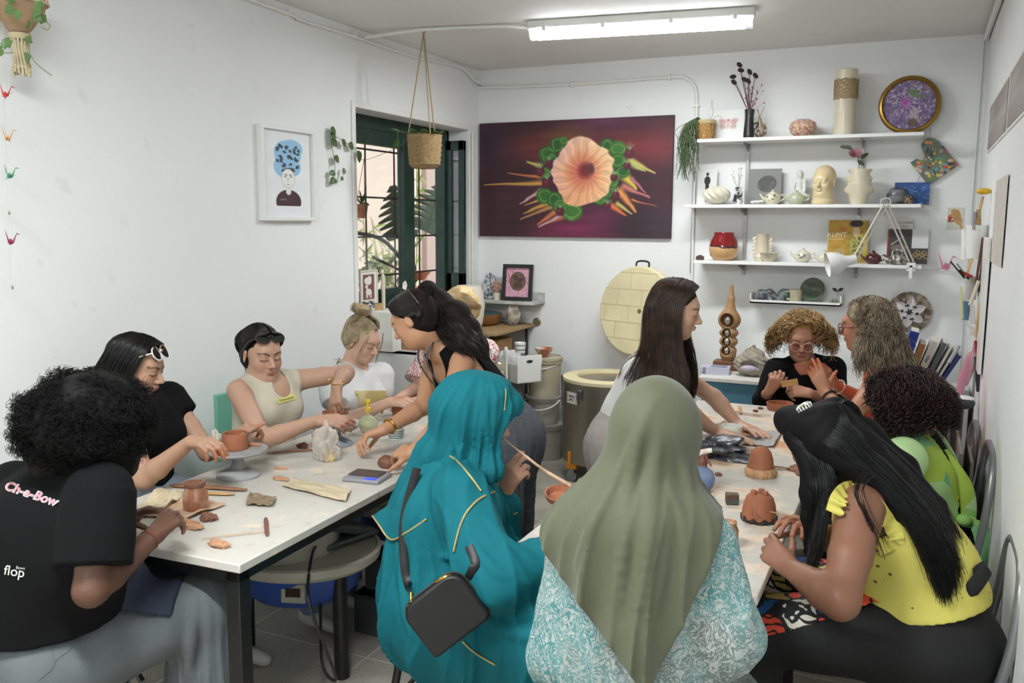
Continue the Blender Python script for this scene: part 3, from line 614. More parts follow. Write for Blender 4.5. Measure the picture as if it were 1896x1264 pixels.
# ================================================================ the kiln woman (white tee, grey apron)
CLAY='a8603f'
def sleeves(P,a=.4,r0=.054,r1=.060,sides='LR'):
 return [x for s in sides for x in (('c',P['sh'+s],P['sh'+s]*(1-a*.6)+P['el'+s]*a*.6,r0,r0,.03,False),('k',P['sh'+s],P['sh'+s]*(1-a)+P['el'+s]*a,r0,r1,.02,False))]
def TANKN(P,nr,arm,fwd=.06,dn=.0):  # neckline and armholes cut out of a sleeveless top
 f=P['_f'];up=nrm(P['neck']-P['waist']);rt=nrm(P['shR']-P['shL']);B=basis(f,up)
 return [('c',P['neck']+f*fwd-up*dn,P['neck']+f*(fwd+.12)+up*.02,nr,nr,.006,True),('e',P['neck']+up*.045,V(nr,nr,.06),B,.006,True)]+[('e',P[s]+q*rt*.055-up*.015,V(.062,.16,arm+.03),B,.006,True) for s,q in (('shR',1),('shL',-1))]
def G_woman():
 H=Head(J(1250,574,3.87),V(.95,.16,-.20),V(.12,.05,1),1.06)
 P=dict(head=H,neck=J(1222,655,3.95),shL=J(1218,668,4.17),shR=J(1196,690,3.81),hip=J(1152,832,4.02),waist=J(1165,775,4.03),k=1.0,b=.96,skin='bd967f',clay='c9a18a',nk=.92,
  elR=J(1266,756,3.72),wrR=J(1326,800,3.86),elL=J(1322,735,4.10),wrL=J(1366,785,4.06),bust=.9,
  handR=dict(d=V(.95,.1,-.1),nb=V(0,0,1),curl=(.12,.12,.15,.2),spread=.12),handL=dict(d=V(.9,-.45,-.12),nb=V(0,.1,1),curl=(.1,.1,.1,.15),spread=.1),
  face=dict(lip='a8605a',brow='4a3226'))
 h=P['hip'];fd=V(.9,.4,0);sd=V(-.4,.9,0)
 t=person(P,'standing woman in white tee and grey apron pressing her hands on the right table')
 wm=mat('white_tee','d3d2ce',.8,bump=(240,.15),sheen=.2);T=torso_prims(P);f=P['_f'];up=nrm(P['neck']-P['waist'])
 sl=sleeves(P,.40,.054,.060)
 solid('tee_shirt',T+sl,wm,t,.005,.012,dispf=cloth_disp(14,.006,38,.002),cuts=[(P['waist']-V(0,0,.06),V(-.1,0,-1))],subs=[('e',P['neck']+up*.035+f*.02,V(.075,.085,.06),basis(f,up),.01,True)])
 am=mat('grey_linen_apron','a09892',.85,bump=(300,.3),var=(40,.12))
 hip=[('e',h,V(.19,.15,.17),basis(fd,(0,0,1)),.06,False),('c',P['waist'],h,.115,.16,.06,False),('c',h+sd*.07,h*V(1,1,0)+sd*.09+V(.03,0,.25),.125,.10,.06,False),('c',h-sd*.07,h*V(1,1,0)-sd*.09+V(.03,0,.25),.125,.10,.06,False)]
 solid('apron_skirt',hip,am,t,.006,.01,dispf=folds(h,9,.0,.010,h[2]+.15,h[2]-.4,2,cloth_disp(9,.004,22,.002)),cuts=[(h+V(0,0,-.42),V(0,0,-1))])
 dm=mat('dark_jeans','3c4654',.85);solid('trousers',[('c',h+q*sd*.08+V(0,0,-.3),h*V(1,1,0)+q*sd*.09+V(.02,0,.10),.085,.06,.02,False) for q in (1,-1)],dm,t,.01)
 for q in (1,-1):solid('shoe',foot_prims(h*V(1,1,0)+q*sd*.09+V(.02,0,.08),fd),mat('white_shoe','c9c6bf',.6),t,.008)
 solid('apron_bib',T,am,t,.006,.020,cuts=[(P['waist']+up*.23,up),(P['waist']-V(0,0,.08),V(0,0,-1)),(P['waist']+f*.05,-f)])
 for q,s in ((1,'shR'),(-1,'shL')):
  a=P['neck']*.45+P[s]*.55+up*.055-f*.01;tubes('apron_strap',cr([P['waist']+up*.22+f*.125+q*nrm(P['shR']-P['shL'])*.07,a+f*.07,a,a-f*.10-up*.08,P['waist']+up*.08-f*.115],16),.014,am,t,8,flat=(.25,*f))
  # olive pocket patch on the hip
 pc=J(1152,772,3.89);u=nrm(J(1170,772,3.85)-pc);g=[[pc+u*a+V(0,0,-1)*b+CF*(-.0+.05*(a/.16)**2) for b in np.linspace(0,.16,8)] for a in np.linspace(0,.15,8)]
 MB().grid(g,thick=-.006).build('pocket',mat('olive_cotton','6f6240',.85,bump=(200,.3)),t,world=True)
 b=MB();b.box((0,0,0),(.012,.002,.022));b.build('pocket_tag',mat('tag_white','e8e2dc',.7),t,loc=tuple(pc-V(*WM[t.name].translation)-CF*.012+V(0,0,-.02)),rot=(0,0,YAW))
 # printed leaves on the tee
 lm=mat('leaf_print_green','5f8f86',.8)
 for px,py in ((1199,682),(1184,690),(1200,662),(1214,690)):
  pass
 hm=hairmat('brown_ombre_hair','4a3628','2e211a',.4)
 hair_cap(H,hm,t,puff=1.02)
 X=lambda x,y,z:H.p(x,y,z)
 # guides from the parting over the sides down the back and front
 D=lambda px,py,d:J(px,py,d-(.07 if d < 3.86 else 0))
 near=[[X(.005,.070,.116),X(.062,.055,.085),X(.078,.030,.01),D(1262,648,3.81),D(1275,700,3.78),D(1270,745,3.78)],
  [X(.004,.040,.130),X(.070,.020,.090),X(.086,.000,.00),D(1250,655,3.79),D(1262,710,3.75),D(1258,757,3.75)],
  [X(.004,.000,.134),X(.072,-.020,.090),X(.088,-.040,.00),D(1236,655,3.78),D(1246,705,3.74),D(1240,752,3.74)],
  [X(.004,-.04,.128),X(.066,-.060,.080),X(.080,-.080,-.01),D(1212,655,3.79),D(1202,700,3.75),D(1206,745,3.74)],
  [X(.002,-.08,.105),X(.045,-.110,.060),X(.050,-.118,-.03),D(1186,640,3.83),D(1168,680,3.80),D(1150,715,3.80)]]
 far=[[X(-x2*1,y,z) if False else p for p in g] for x2,y,z,g in ()]
 hair(H,near,1300,.006,hm,t,.0014,20,.004,.15,3)
 m2=[[X(-.002,.070,.116),X(-.062,.055,.085),X(-.078,.03,.01),D(1284,650,3.95),D(1290,700,3.95),D(1284,742,3.93)],[X(-.004,.0,.134),X(-.075,-.0,.09),X(-.088,-.02,.0),D(1270,655,4.01),D(1280,710,4.00),D(1275,745,3.95)],
  [X(-.004,-.06,.12),X(-.06,-.08,.08),X(-.07,-.10,.0),D(1225,640,4.01),D(1225,680,4.05),D(1228,720,4.05)]]
 hair(H,m2,420,.005,hm,t,.0014,20,.004,.15,4)
G_woman()
# ================================================================ woman in the beige tank top
def C_woman():
 H=Head(J(485,655,3.84),V(.86,-.40,-.14),V(.0,.0,1),1.03)
 P=dict(head=H,neck=J(478,706,3.92),shL=J(548,704,4.02),shR=J(442,724,3.74),hip=J(500,868,3.95),waist=J(488,800,3.93),chest=J(492,748,3.9),k=1.0,b=.95,skin='b18c76',clay='8f5f49',
  elR=J(486,814,3.58),wrR=J(588,778,3.74),elL=J(641,690,4.06),wrL=J(624,712,3.86),bust=1.0,fat=1.0,
  handR=dict(d=V(.95,.3,.02),nb=V(.1,-.5,.8),curl=(.3,.35,.4,.45),spread=.04,side=-1),handL=dict(d=V(-.02,-.1,-1),nb=V(-.2,-.9,.2),curl=(.35,.3,.5,.6),thumb=(.5,.1),side=1),
  face=dict(lip='9a5a52',brow='2c201c'))
 t=person(P,'seated young woman in ribbed beige tank top with black sunglasses on her dark hair')
 T=torso_prims(P);f=P['_f'];up=nrm(P['neck']-P['waist']);rt=nrm(P['shR']-P['shL']);tm=mat('beige_rib_knit','bdb6a3',.85,bump=(700,.5,.002),stretch=(1,1,.05))
 solid('tank_top',T,tm,t,.004,.007,dispf=cloth_disp(12,.004,30,.001),cuts=[(P['hip']+V(0,0,.03),V(0,0,-1))],subs=TANKN(P,.05,.085,.03,-.05)+[('e',P['neck']+up*.01+f*.04,V(.072,.075,.05),basis(f,up),.006,True)])
 jm=mat('mid_blue_jeans','6f86a3',.85,bump=(300,.3),var=(30,.2));h=P['hip'];fw=V(1,-.1,0);sd=V(.1,1,0)
 lg=[x for q in (1,-1) for x in [('c',h+q*sd*.09,h+fw*.36+q*sd*.11+V(0,0,-.02),.092,.065,.05,False),('c',h+fw*.36+q*sd*.11+V(0,0,-.02),V(*(h+fw*.33+q*sd*.11)[:2],.10),.065,.05,.03,False)]]
 solid('jeans',[('e',h,V(.18,.15,.12),basis(fw,(0,0,1)),.06,False)]+lg,jm,t,.008)
 for q in (1,-1):solid('shoe',foot_prims(V(*(h+fw*.33+q*sd*.11)[:2],.08),fw),mat('white_shoe','c9c6bf',.6),t,.009)
 hm=hairmat('black_brown_hair','1c1512','0e0a09',.33);hair_cap(H,hm,t,puff=1.0)
 X=H.p;gs=[]
 for q in (1,-1):
  G=[[X(q*.004,.078-.04*i,.112+.018*math.sin(i*.9)),X(q*.055,.062-.045*i,.092),X(q*.078,.028-.04*i,.045),X(q*.070,-.045-.012*i,.0),X(q*.030,-.105,-.03),X(q*.008,-.118,-.075)] for i in range(4)]
  hair(H,G,420,.0025,hm,t,segs=18,noise=.002,ends=.04,seed=5+q)
 pt=[X(0,-.115,-.055),X(0,-.135,-.09),X(-.01,-.13,-.15),X(-.01,-.12,-.20)]
 strands('ponytail',hsheet([pt,[p+V(.01,.01,0) for p in pt]],260,.009,m=14,noise=.004,seed=9),.0014,hm,t,taper=.4)
 strands('ponytail',hsheet([[p for p in pt],[p-V(.01,.0,0) for p in pt]],60,.006,m=14,noise=.004,seed=19),.0014,hairmat('dark_blond_streak','7a6247','5b4632'),t,taper=.4)
 lb=MB();c=J(528,737,3.74)
 return P,t
C_woman()
def simple_legs(P,t,m,fw,w=.1,f=1.0,thigh=.40,name='trousers',shoe='2a2a2c',kz=-.02):
 h=P['hip'];fw=nrm(V(fw[0],fw[1],0));sd=V(-fw[1],fw[0],0);A=[('e',h,V(.18,.16,.12)*f,basis(fw,(0,0,1)),.06,False)];sh=[]
 for q in (1,-1):
  k=h+fw*thigh+q*sd*(w+.01);k[2]=h[2]+kz;a=k-fw*.03;a=V(a[0],a[1],.10);A += [('c',h+q*sd*w*.85,k,.095*f,.068*f,.05,False),('c',k,a,.068*f,.052*f,.03,False)];sh.append((a,q))
 solid(name,A,m,t,.009,dispf=cloth_disp(10,.004,26,.002))
 for a,q in sh:solid('shoe',foot_prims(a+V(0,0,-.015),fw),mat('shoe_'+shoe,shoe,.6),t,.009)
def spectacles(H,parent,m,lens,r=.024,y=.098,z=.002,rr=.0018,sq=1.0,tilt=0,name='spectacles',gap=.0):
 b=MB()
 for q in (1,-1):
  P=[H.p(q*(.032+gap)+r*math.cos(a),y-.006*abs(math.cos(a)),z+r*sq*math.sin(a)) for a in np.linspace(0,2*PI,25)[:-1]];b.tube(P,rr,6,closed=True)
  b.tube([H.p(q*.056,y-.008,z+.006),H.p(q*.078,y-.04,z+.010),H.p(q*.082,.0,z+.006),H.p(q*.080,-.03,z-.012)],rr,6)
 b.tube([H.p(-.009,y,z+.004),H.p(0,y+.004,z+.008),H.p(.009,y,z+.004)],rr,6);o=b.build(name,m,parent,world=True)
 for q in (1,-1):
  b=MB();c=[H.p(q*(.032+gap)+r*.95*math.cos(a),y-.006*abs(math.cos(a)),z+r*.95*sq*math.sin(a)) for a in np.linspace(0,2*PI,21)[:-1]];n=H.B[:,1]*.001
  b.add([x-n for x in c]+[x+n for x in c],[tuple(range(20)),tuple(range(39,19,-1))]+[(i,(i+1) % 20,20+(i+1) % 20,20+i) for i in range(20)]);b.build('lens',lens,parent,world=True)
 return o
DARKLENS=mat('dark_lens','151517',.05,spec=.8);CLEARLENS=mat('clear_lens','f6eeee',.02,trans=1,ior=1.1)
def sunnies(H,label,m,rm,y=.055,z=.105,r=.026,rr=.002,sq=1.0,tiltup=50):
 """sunglasses pushed up on the head: a thing of their own"""
 H2=Head(H.p(0,0,0),H.B @ V(0,math.cos(math.radians(tiltup)),math.sin(math.radians(tiltup))),H.B @ V(0,-math.sin(math.radians(tiltup)),math.cos(math.radians(tiltup))),H.k)
 c=H.p(0,y,z);t=thing('sunglasses',label,'sunglasses',c);spectacles(H2,t,rm,m,r=r,y=.117,z=.012,rr=rr,sq=sq,name='frame');return t
 # ================================================================ woman in black tee with round sunglasses on her head
def B_woman():
 H=Head(J(250,680,3.36),V(.88,.34,-.24),V(.05,.05,1),1.03)
 P=dict(head=H,neck=J(246,728,3.42),shL=J(312,738,3.54),shR=J(218,752,3.27),hip=J(250,925,3.42),waist=J(256,855,3.42),chest=J(262,795,3.4),b=.92,skin='a9836b',clay='a5694a',
  elR=J(268,886,3.18),wrR=J(352,818,3.12),elL=J(384,836,3.52),wrL=J(432,812,3.44),
  handR=dict(d=V(.8,-.0,.05),nb=V(-.2,-.2,1),curl=(.5,.55,.6,.7),side=-1,thumb=(.7,.2)),handL=dict(d=J(466,788,3.42)-J(432,812,3.44),nb=V(0,-.6,1),curl=(.05,.9,1.0,1.1),side=1),face=dict(lip='8f544c',brow='201814'))
 t=person(P,'seated woman in black tee with round white-rimmed sunglasses pushed up on her hair')
 bm=mat('black_cotton','0c0c0d',.9,bump=(240,.15),spec=.15);T=torso_prims(P);up=nrm(P['neck']-P['waist']);f=P['_f'];sl=sleeves(P,.32)
 solid('tee_shirt',T+sl,bm,t,.006,.010,dispf=cloth_disp(12,.005,34,.0015),cuts=[(P['hip']+V(0,0,.02),V(0,0,-1))],subs=[('e',P['neck']+up*.035+f*.02,V(.075,.08,.055),basis(f,up),.01,True)])
 simple_legs(P,t,mat('grey_jeans','6d7680',.85,bump=(300,.3),var=(30,.2)),(1,.05),shoe='c9c6bf')
 hm=hairmat('jet_black_hair','120f10','070607',.3);hair_cap(H,hm,t);X=H.p
 for q in (1,-1):
  G=[[X(q*.004,.078-.04*i,.114+.016*math.sin(i*.9)),X(q*.060,.062-.045*i,.092),X(q*.086,.045-.045*i,.03),X(q*.090,.03-.045*i,-.03),X(q*.090,.015-.045*i,-.09)+V(0,0,-.0),X(q*.085,.0-.045*i,-.09)+V(0,0,-.09)] for i in range(4)]
  hair(H,G,700,.004,hm,t,segs=16,noise=.004,ends=.2,seed=15+q)
 sunnies(H,'round white-rimmed sunglasses on the head of the woman with the first turntable',DARKLENS,mat('white_rim','dfddd8',.3),r=.027,rr=.0026,tiltup=38)
 return P
PB=B_woman()
# ================================================================ blonde woman with bun, white shirt and apron
def D_woman():
 H=Head(J(671,630,4.66),V(.92,-.10,-.36),V(.08,0,1),.97)
 P=dict(head=H,neck=J(650,682,4.72),shL=J(706,694,4.86),shR=J(614,706,4.58),hip=J(652,835,4.72),waist=J(652,775,4.7),chest=J(660,735,4.68),b=.92,skin='cba48e',clay=CLAY,
  elR=J(626,786,4.42),wrR=J(722,744,4.36),elL=J(706,775,4.84),wrL=J(738,738,4.62),handR=dict(d=V(.9,.1,.06),nb=V(0,-.5,.9),curl=(.3,.4,.5,.6),side=-1),handL=dict(d=V(.6,-.4,-.1),nb=V(.2,.2,1),curl=(.4,.4,.5,.5),side=1),
  face=dict(lip='b4706a',brow='8a6a50'),spots=[(J(745,742,4.4),.07,'b06a48',.6)])
 t=person(P,'blonde woman with hair bun, white shirt and beige apron seated at the table')
 wm=mat('white_shirt','d0d0d0',.8,bump=(260,.12),sheen=.1);T=torso_prims(P);up=nrm(P['neck']-P['waist']);f=P['_f'];rt=nrm(P['shR']-P['shL']);sl=sleeves(P,.52,.050,.050)
 o=solid('shirt',T+sl,wm,t,.005,.014,dispf=cloth_disp(14,.006,36,.002),cuts=[(P['hip'],V(0,0,-1))],subs=[('e',P['neck']+up*.04+f*.05,V(.05,.09,.08),basis(f,up),.01,True)])
 b=MB()
 for q in (1,-1):b.grid([[P['neck']+q*rt*x+f*(.035+y)+up*z for y,z in ((-.08,.055),(-.02,.05),(.03,.02),(.07,-.03))] for x in (.05,.072,.085)],thick=.003)
 b.build('collar',wm,t,world=True)
 am=mat('beige_apron','c2b184',.85,bump=(200,.2),var=(9,.35,.06),col2='ab9a63')
 P2=dict(P);solid('apron_bib',T,am,t,.005,.022,cuts=[(P['chest']+up*.03,up),(P['hip'],V(0,0,-1)),(P['waist']+f*.04,-f),(P['waist']+rt*.10,rt),(P['waist']-rt*.10,-rt)])
 for q in (1,-1):tubes('apron_strap',cr([P['chest']+up*.02+f*.125*.92+q*rt*.07,P['neck']+f*.05+q*rt*.075+up*.0,P['neck']+q*rt*.07+up*.052-f*.01,P['neck']-f*.06+q*rt*.04+up*.03],12),.013,am,t,flat=(.25,*f))
 simple_legs(P,t,mat('blue_jeans','5d7391',.85),(1,.05),shoe='c9c6bf')
 hm=hairmat('ash_blonde_hair','bba88b','94805f',.42);hair_cap(H,hm,t);X=H.p;G=[]
 for q in (1,-1):
  G=[[X(q*(.010+.018*i),.078-.02*i,.108-.012*i),X(q*(.025+.02*i),.04-.02*i,.135-.012*i),X(q*(.02+.02*i),-.03,.140-.02*i),X(q*.01,-.06,.135)] for i in range(4)]+[[X(q*.083,.03-.04*i,.02-.03*i),X(q*.09,-.03-.02*i,.04-.02*i),X(q*.06,-.085,.08),X(q*.01,-.07,.13)] for i in range(3)]
  hair(H,G,800,.003,hm,t,segs=14,noise=.004,ends=.03,seed=25+q)
 hb=solid('hair_bun',[('e',X(0,-.065,.155),V(.042,.042,.03),H.B,.01,False)],CAPM(hm),t,.004,dispf=lambda x,y,z:.003*vnoise(x,y,z,90,5))
 c=X(0,-.065,.155);a=np.linspace(0,5,14);rr=np.random.default_rng(5);L=np.array([[c+H.B @ (V(math.cos(p+s)*.045,math.sin(p+s)*.045,.012*math.sin(2*p+w))+o) for p in a] for s,w,o in zip(rr.uniform(0,6.28,90),rr.uniform(0,6,90),rr.normal(0,.006,(90,3)))])
 strands('bun_strands',L,.0014,hm,t)
 for q,s in ((1,31),(-1,32)):strands('loose_locks',hsheet([[X(q*.06,.075,.07),X(q*.084,.07,.0),X(q*.084,.06,-.06)+V(0,0,-.01),X(q*.080,.05,-.07)+V(0,0,-.06)]],14,.004,m=14,noise=.004,ends=.4,seed=s),.0009,hm,t)
 return P
PD=D_woman()
# ================================================================ blonde woman at the far end, floral blouse
def F_woman():
 H=Head(J(852,572,4.95),V(-.75,-.45,-.45),V(0,0,1),.97)
 P=dict(head=H,neck=J(856,626,5.0),shR=J(800,662,5.06),shL=J(898,652,5.0),hip=J(862,808,5.02),waist=J(862,745,5.0),b=.95,skin='c89f8a',clay=CLAY,
  elR=J(776,716,5.0),wrR=J(738,738,4.78),elL=J(840,735,4.86),wrL=J(772,742,4.76),face=dict(lip='b0706a',brow='80604a'))
 t=person(P,'blonde woman with low hair and floral blouse at the far end of the left table')
 m,nt,b=newmat('floral_blouse');tc=nd(nt,'ShaderNodeTexCoord');w=nd(nt,'ShaderNodeTexWave',Scale=22.0,Distortion=14.0);w.inputs['Detail Scale'].default_value=1.6;nt.links.new(tc.outputs['Object'],w.inputs['Vector'])
 v=nd(nt,'ShaderNodeTexVoronoi',Scale=9.0);nt.links.new(tc.outputs['Object'],v.inputs['Vector']);r1=nd(nt,'ShaderNodeValToRGB');r1.color_ramp.interpolation='CONSTANT';r1.color_ramp.elements[0].color=(*lin('b8334f'),1);r1.color_ramp.elements[1].position=.5;r1.color_ramp.elements[1].color=(*lin('2f6b4c'),1);e=r1.color_ramp.elements.new(.75);e.color=(*lin('c22f45'),1)
 sp=nd(nt,'ShaderNodeSeparateColor');nt.links.new(v.outputs['Color'],sp.inputs[0]);nt.links.new(sp.outputs[0],r1.inputs[0]);r2=nd(nt,'ShaderNodeValToRGB');r2.color_ramp.interpolation='CONSTANT';r2.color_ramp.elements[0].color=(0,0,0,1);r2.color_ramp.elements[1].position=.68;nt.links.new(w.outputs[0],r2.inputs[0])
 mx=nd(nt,'ShaderNodeMixRGB');nt.links.new(r2.outputs[0],mx.inputs[0]);mx.inputs[1].default_value=(*lin('dcd8d0'),1);nt.links.new(r1.outputs[0],mx.inputs[2]);nt.links.new(mx.outputs[0],b.inputs['Base Color']);b.inputs['Roughness'].default_value=.8
 T=torso_prims(P);up=nrm(P['neck']-P['waist']);f=P['_f'];sl=sleeves(P,.85,.068,.085)
 solid('blouse',T+sl,m,t,.006,.016,dispf=cloth_disp(16,.006,30,.002),subs=[('e',P['neck']+up*.04+f*.03,V(.06,.08,.06),basis(f,up),.01,True)],cuts=[(P['hip']-V(0,0,.08),V(0,0,-1))])
 h=P['hip'];solid('skirt',[('e',h,V(.19,.16,.14),np.eye(3),.05,False),('c',h,h*V(1,1,0)+V(0,0,.2),.16,.17,.05,False)],mat('navy_cloth','2c3140',.85),t,.01)
 for q in (.09,-.09):solid('shoe',foot_prims(h*V(1,1,0)+V(q,0,.08),(-.6,-.5)),mat('shoe_2a2a2c','2a2a2c',.6),t,.009)
 hm=hairmat('golden_blonde_hair','e3cb9d','b89a6b',.38);hair_cap(H,hm,t,puff=1.03);X=H.p
 for q in (1,-1):
  G=[[X(q*.012,.085-.04*i,.105+.02*math.sin(i*.9)),X(q*.060,.075-.04*i,.095),X(q*.088,.03-.04*i,.04),X(q*.082,-.04-.02*i,-.01),X(q*.03,-.11,-.04)] for i in range(4)]
  hair(H,G,420,.004,hm,t,segs=14,noise=.005,ends=.05,seed=35+q)
 MB().ell(X(-.074,.0,-.045),.006).build('earring',mat('black_bead','101010',.2),t,world=True);MB().ell(X(.074,.0,-.045),.006).build('earring',MATS['black_bead'],t,world=True)
F_woman()
# ================================================================ leaning woman in a black tank top
def E_woman():
 H=Head(J(768,592,3.72),V(-.88,-.12,-.52),V(-.35,0,1),1.0)
 P=dict(head=H,neck=J(812,642,3.78),shR=J(806,658,4.02),shL=J(856,668,3.68),hip=J(935,815,3.98),waist=J(898,745,3.92),chest=J(866,700,3.86),b=1.0,skin='b58768',k=1.02,
  elR=J(784,752,3.80),wrR=J(712,795,3.62),elL=J(826,775,3.50),wrL=J(764,838,3.36),handR=dict(d=V(-.75,-.5,-.30),nb=V(0,.2,1),curl=(.5,.6,.7,.8),side=1,thumb=(.4,.2)),handL=dict(d=V(-.85,.3,-.1),nb=V(0,-.5,.8),curl=(.6,.6,.6,.7),side=-1,thumb=(.1,.2)),face=dict(lip='9a544e',brow='241a16'))
 t=person(P,'dark-haired woman in black tank top leaning over the left table with outstretched arm')
 T=torso_prims(P);up=nrm(P['neck']-P['waist']);f=P['_f'];rt=nrm(P['shR']-P['shL'])
 solid('tank_top',T,MATS['black_cotton'],t,.0045,.008,dispf=cloth_disp(12,.004,30,.001),subs=TANKN(P,.095,.10,.09,.03),cuts=[(P['hip']+up*.03,-up)])
 gm=mat('grey_marl_apron','4d5157',.85,bump=(160,.4),var=(60,.3));h=P['hip'];fd=V(-1,-.1,0);sd=V(-.1,1,0)
 solid('apron_skirt',[('e',h,V(.20,.17,.18),basis(fd,(0,0,1)),.06,False),('c',P['waist'],h,.12,.17,.06,False)]+[('c',h+q*sd*.08,h*V(1,1,0)+q*sd*.10+V(0,0,.25),.135,.10,.06,False) for q in (1,-1)],gm,t,.006,dispf=folds(h,8,.002,.012,h[2]+.1,.3,6,cloth_disp(8,.004,24,.002)))
 dm=mat('dark_jeans','3c4654',.85);solid('trousers',[('c',h*V(1,1,0)+q*sd*.10+V(0,0,.4),h*V(1,1,0)+q*sd*.10+V(0,0,.1),.07,.055,.01,False) for q in (1,-1)],dm,t,.01)
 for q in (1,-1):solid('shoe',foot_prims(h*V(1,1,0)+q*sd*.10+V(0,0,.08),fd),MATS['shoe_2a2a2c'],t,.009)
 for q,s in ((1,'shR'),(-1,'shL')):
  n=P['neck'];tubes('apron_strap',cr([P['chest']+f*.13+q*rt*.05-up*.05,n+f*.10+q*rt*.06-up*.02,n+f*.03+q*rt*.068+up*.045,n-f*.06+q*rt*.05+up*.03],14),.010,gm,t,flat=(.3,*f))
 tubes('necklace',cr([P['neck']+q*rt*.05+f*z+up*y for q,z,y in ((1,.0,.04),(1,.07,.0),(0,.15,-.16),(-1,.07,0),(-1,0,.04))],30),.0012,mat('gold','c9a24a',.25,1),t,5)
 w=P['wrR'];d=nrm(P['wrR']-P['elR']);b=MB();c=w-d*.03;a1=nrm(np.cross(d,V(0,0,1)));a2=np.cross(d,a1)
 b.tube([c+(a1*math.cos(a)+a2*math.sin(a))*.030 for a in np.linspace(0,2*PI,21)[:-1]],.005,8,closed=True);tw=b.build('wristwatch',MATS['gold'],None);tag(tw,'slim gold wristwatch on the outstretched wrist over the left table','watch');
 m=MB();m.cyl(c+V(0,0,.026),c+V(0,0,.034),.011,n=16);m.build('watch_case',MATS['gold'],tw)
 hm=hairmat('dark_wavy_hair','221914','120d0b',.34);hair_cap(H,hm,t,puff=1.0);X=H.p
 tail=[J(800,540,3.78),J(828,560,3.76),J(850,590,3.74),J(868,622,3.74),J(893,640,3.74)]
 for q in (1,-1):
  G=[[X(q*.006,.080-.03*i,.110+.018*math.sin(i*.8)),X(q*.050,.060-.03*i,.100),X(q*.084,.035-.03*i,.045-.01*i),X(q*.080,-.04,.03-.012*i),X(q*.045,-.10,.045),X(0,-.125,.075)] for i in range(5)]
  hair(H,G,560,.0025,hm,t,segs=16,noise=.003,ends=.03,seed=45+q)
 G=[[X(0,-.105,.10),J(812,548,3.76),J(850,566,3.72),J(880,598,3.70),J(896,632,3.68),J(902,662,3.68)],[X(.02,-.11,.06),J(815,575,3.70),J(838,598,3.66),J(858,628,3.64),J(880,645,3.64),J(905,668,3.66)],[X(.02,-.11,.02),J(806,600,3.70),J(820,628,3.66),J(836,640,3.62),J(856,648,3.62),J(876,655,3.62)]]
 solid('hair_fall',[('c',G[0][i]*.5+G[1][i]*.5+CF*.03,G[0][i+1]*.5+G[1][i+1]*.5+CF*.03,r,r2,.03,False) for i,(r,r2) in enumerate(((.045,.05),(.05,.052),(.052,.045),(.045,.03),(.03,.012)))],CAPM(hm),t,.005,dispf=lambda x,y,z:.004*vnoise(x,y,z,40,3))
 L=hsheet(G,620,.012,m=22,noise=.009,ends=.25,seed=49);strands('wavy_strands',curlify(L,.006,2.2),.0014,hm,t)
 return P
PE=E_woman()
# ================================================================ curly blonde woman in black at the far end of the right table
def curly(H,t,m,n,root_r,out,down,rad,turns,seed,r=.0016,face=True,segs=22,dirf=None,spread=1.0):
 """springy strands rooted all over the scalp; dirf(local root, rng) -> end offset in local head axes"""
 rg=np.random.default_rng(seed);L=[]
 while len(L) < n:
  a=rg.uniform(0,2*PI);z=rg.uniform(-.55,1);rr=math.sqrt(1-z*z);d=V(rr*math.cos(a),rr*math.sin(a),z)
  p=V(0,-.020,.042)+d*V(.080,.100,.086)*1.0
  if face and d[1] > .2 and p[2] < .100+.02*abs(d[0]):continue
  q=p+d*out*rg.uniform(.7,1.1)*V(spread,spread,.6);e=p+d*out*V(spread,spread,.3)+(dirf(d,rg) if dirf else V(0,0,0));wdn=rg.uniform(.75,1.1)*down
  A=H.p(*p);Bp=H.p(*q);Cp=H.p(*e)+V(0,0,-wdn*.5);Dp=H.p(*e)+V(0,0,-wdn)+rg.normal(0,.008,3);L.append(cr([A,Bp,Cp,Dp],segs))
 L=np.array(L);L=curlify(L,rad,turns,seed,.35);return strands('curls',L,r,m,t,sides=3,taper=.6)
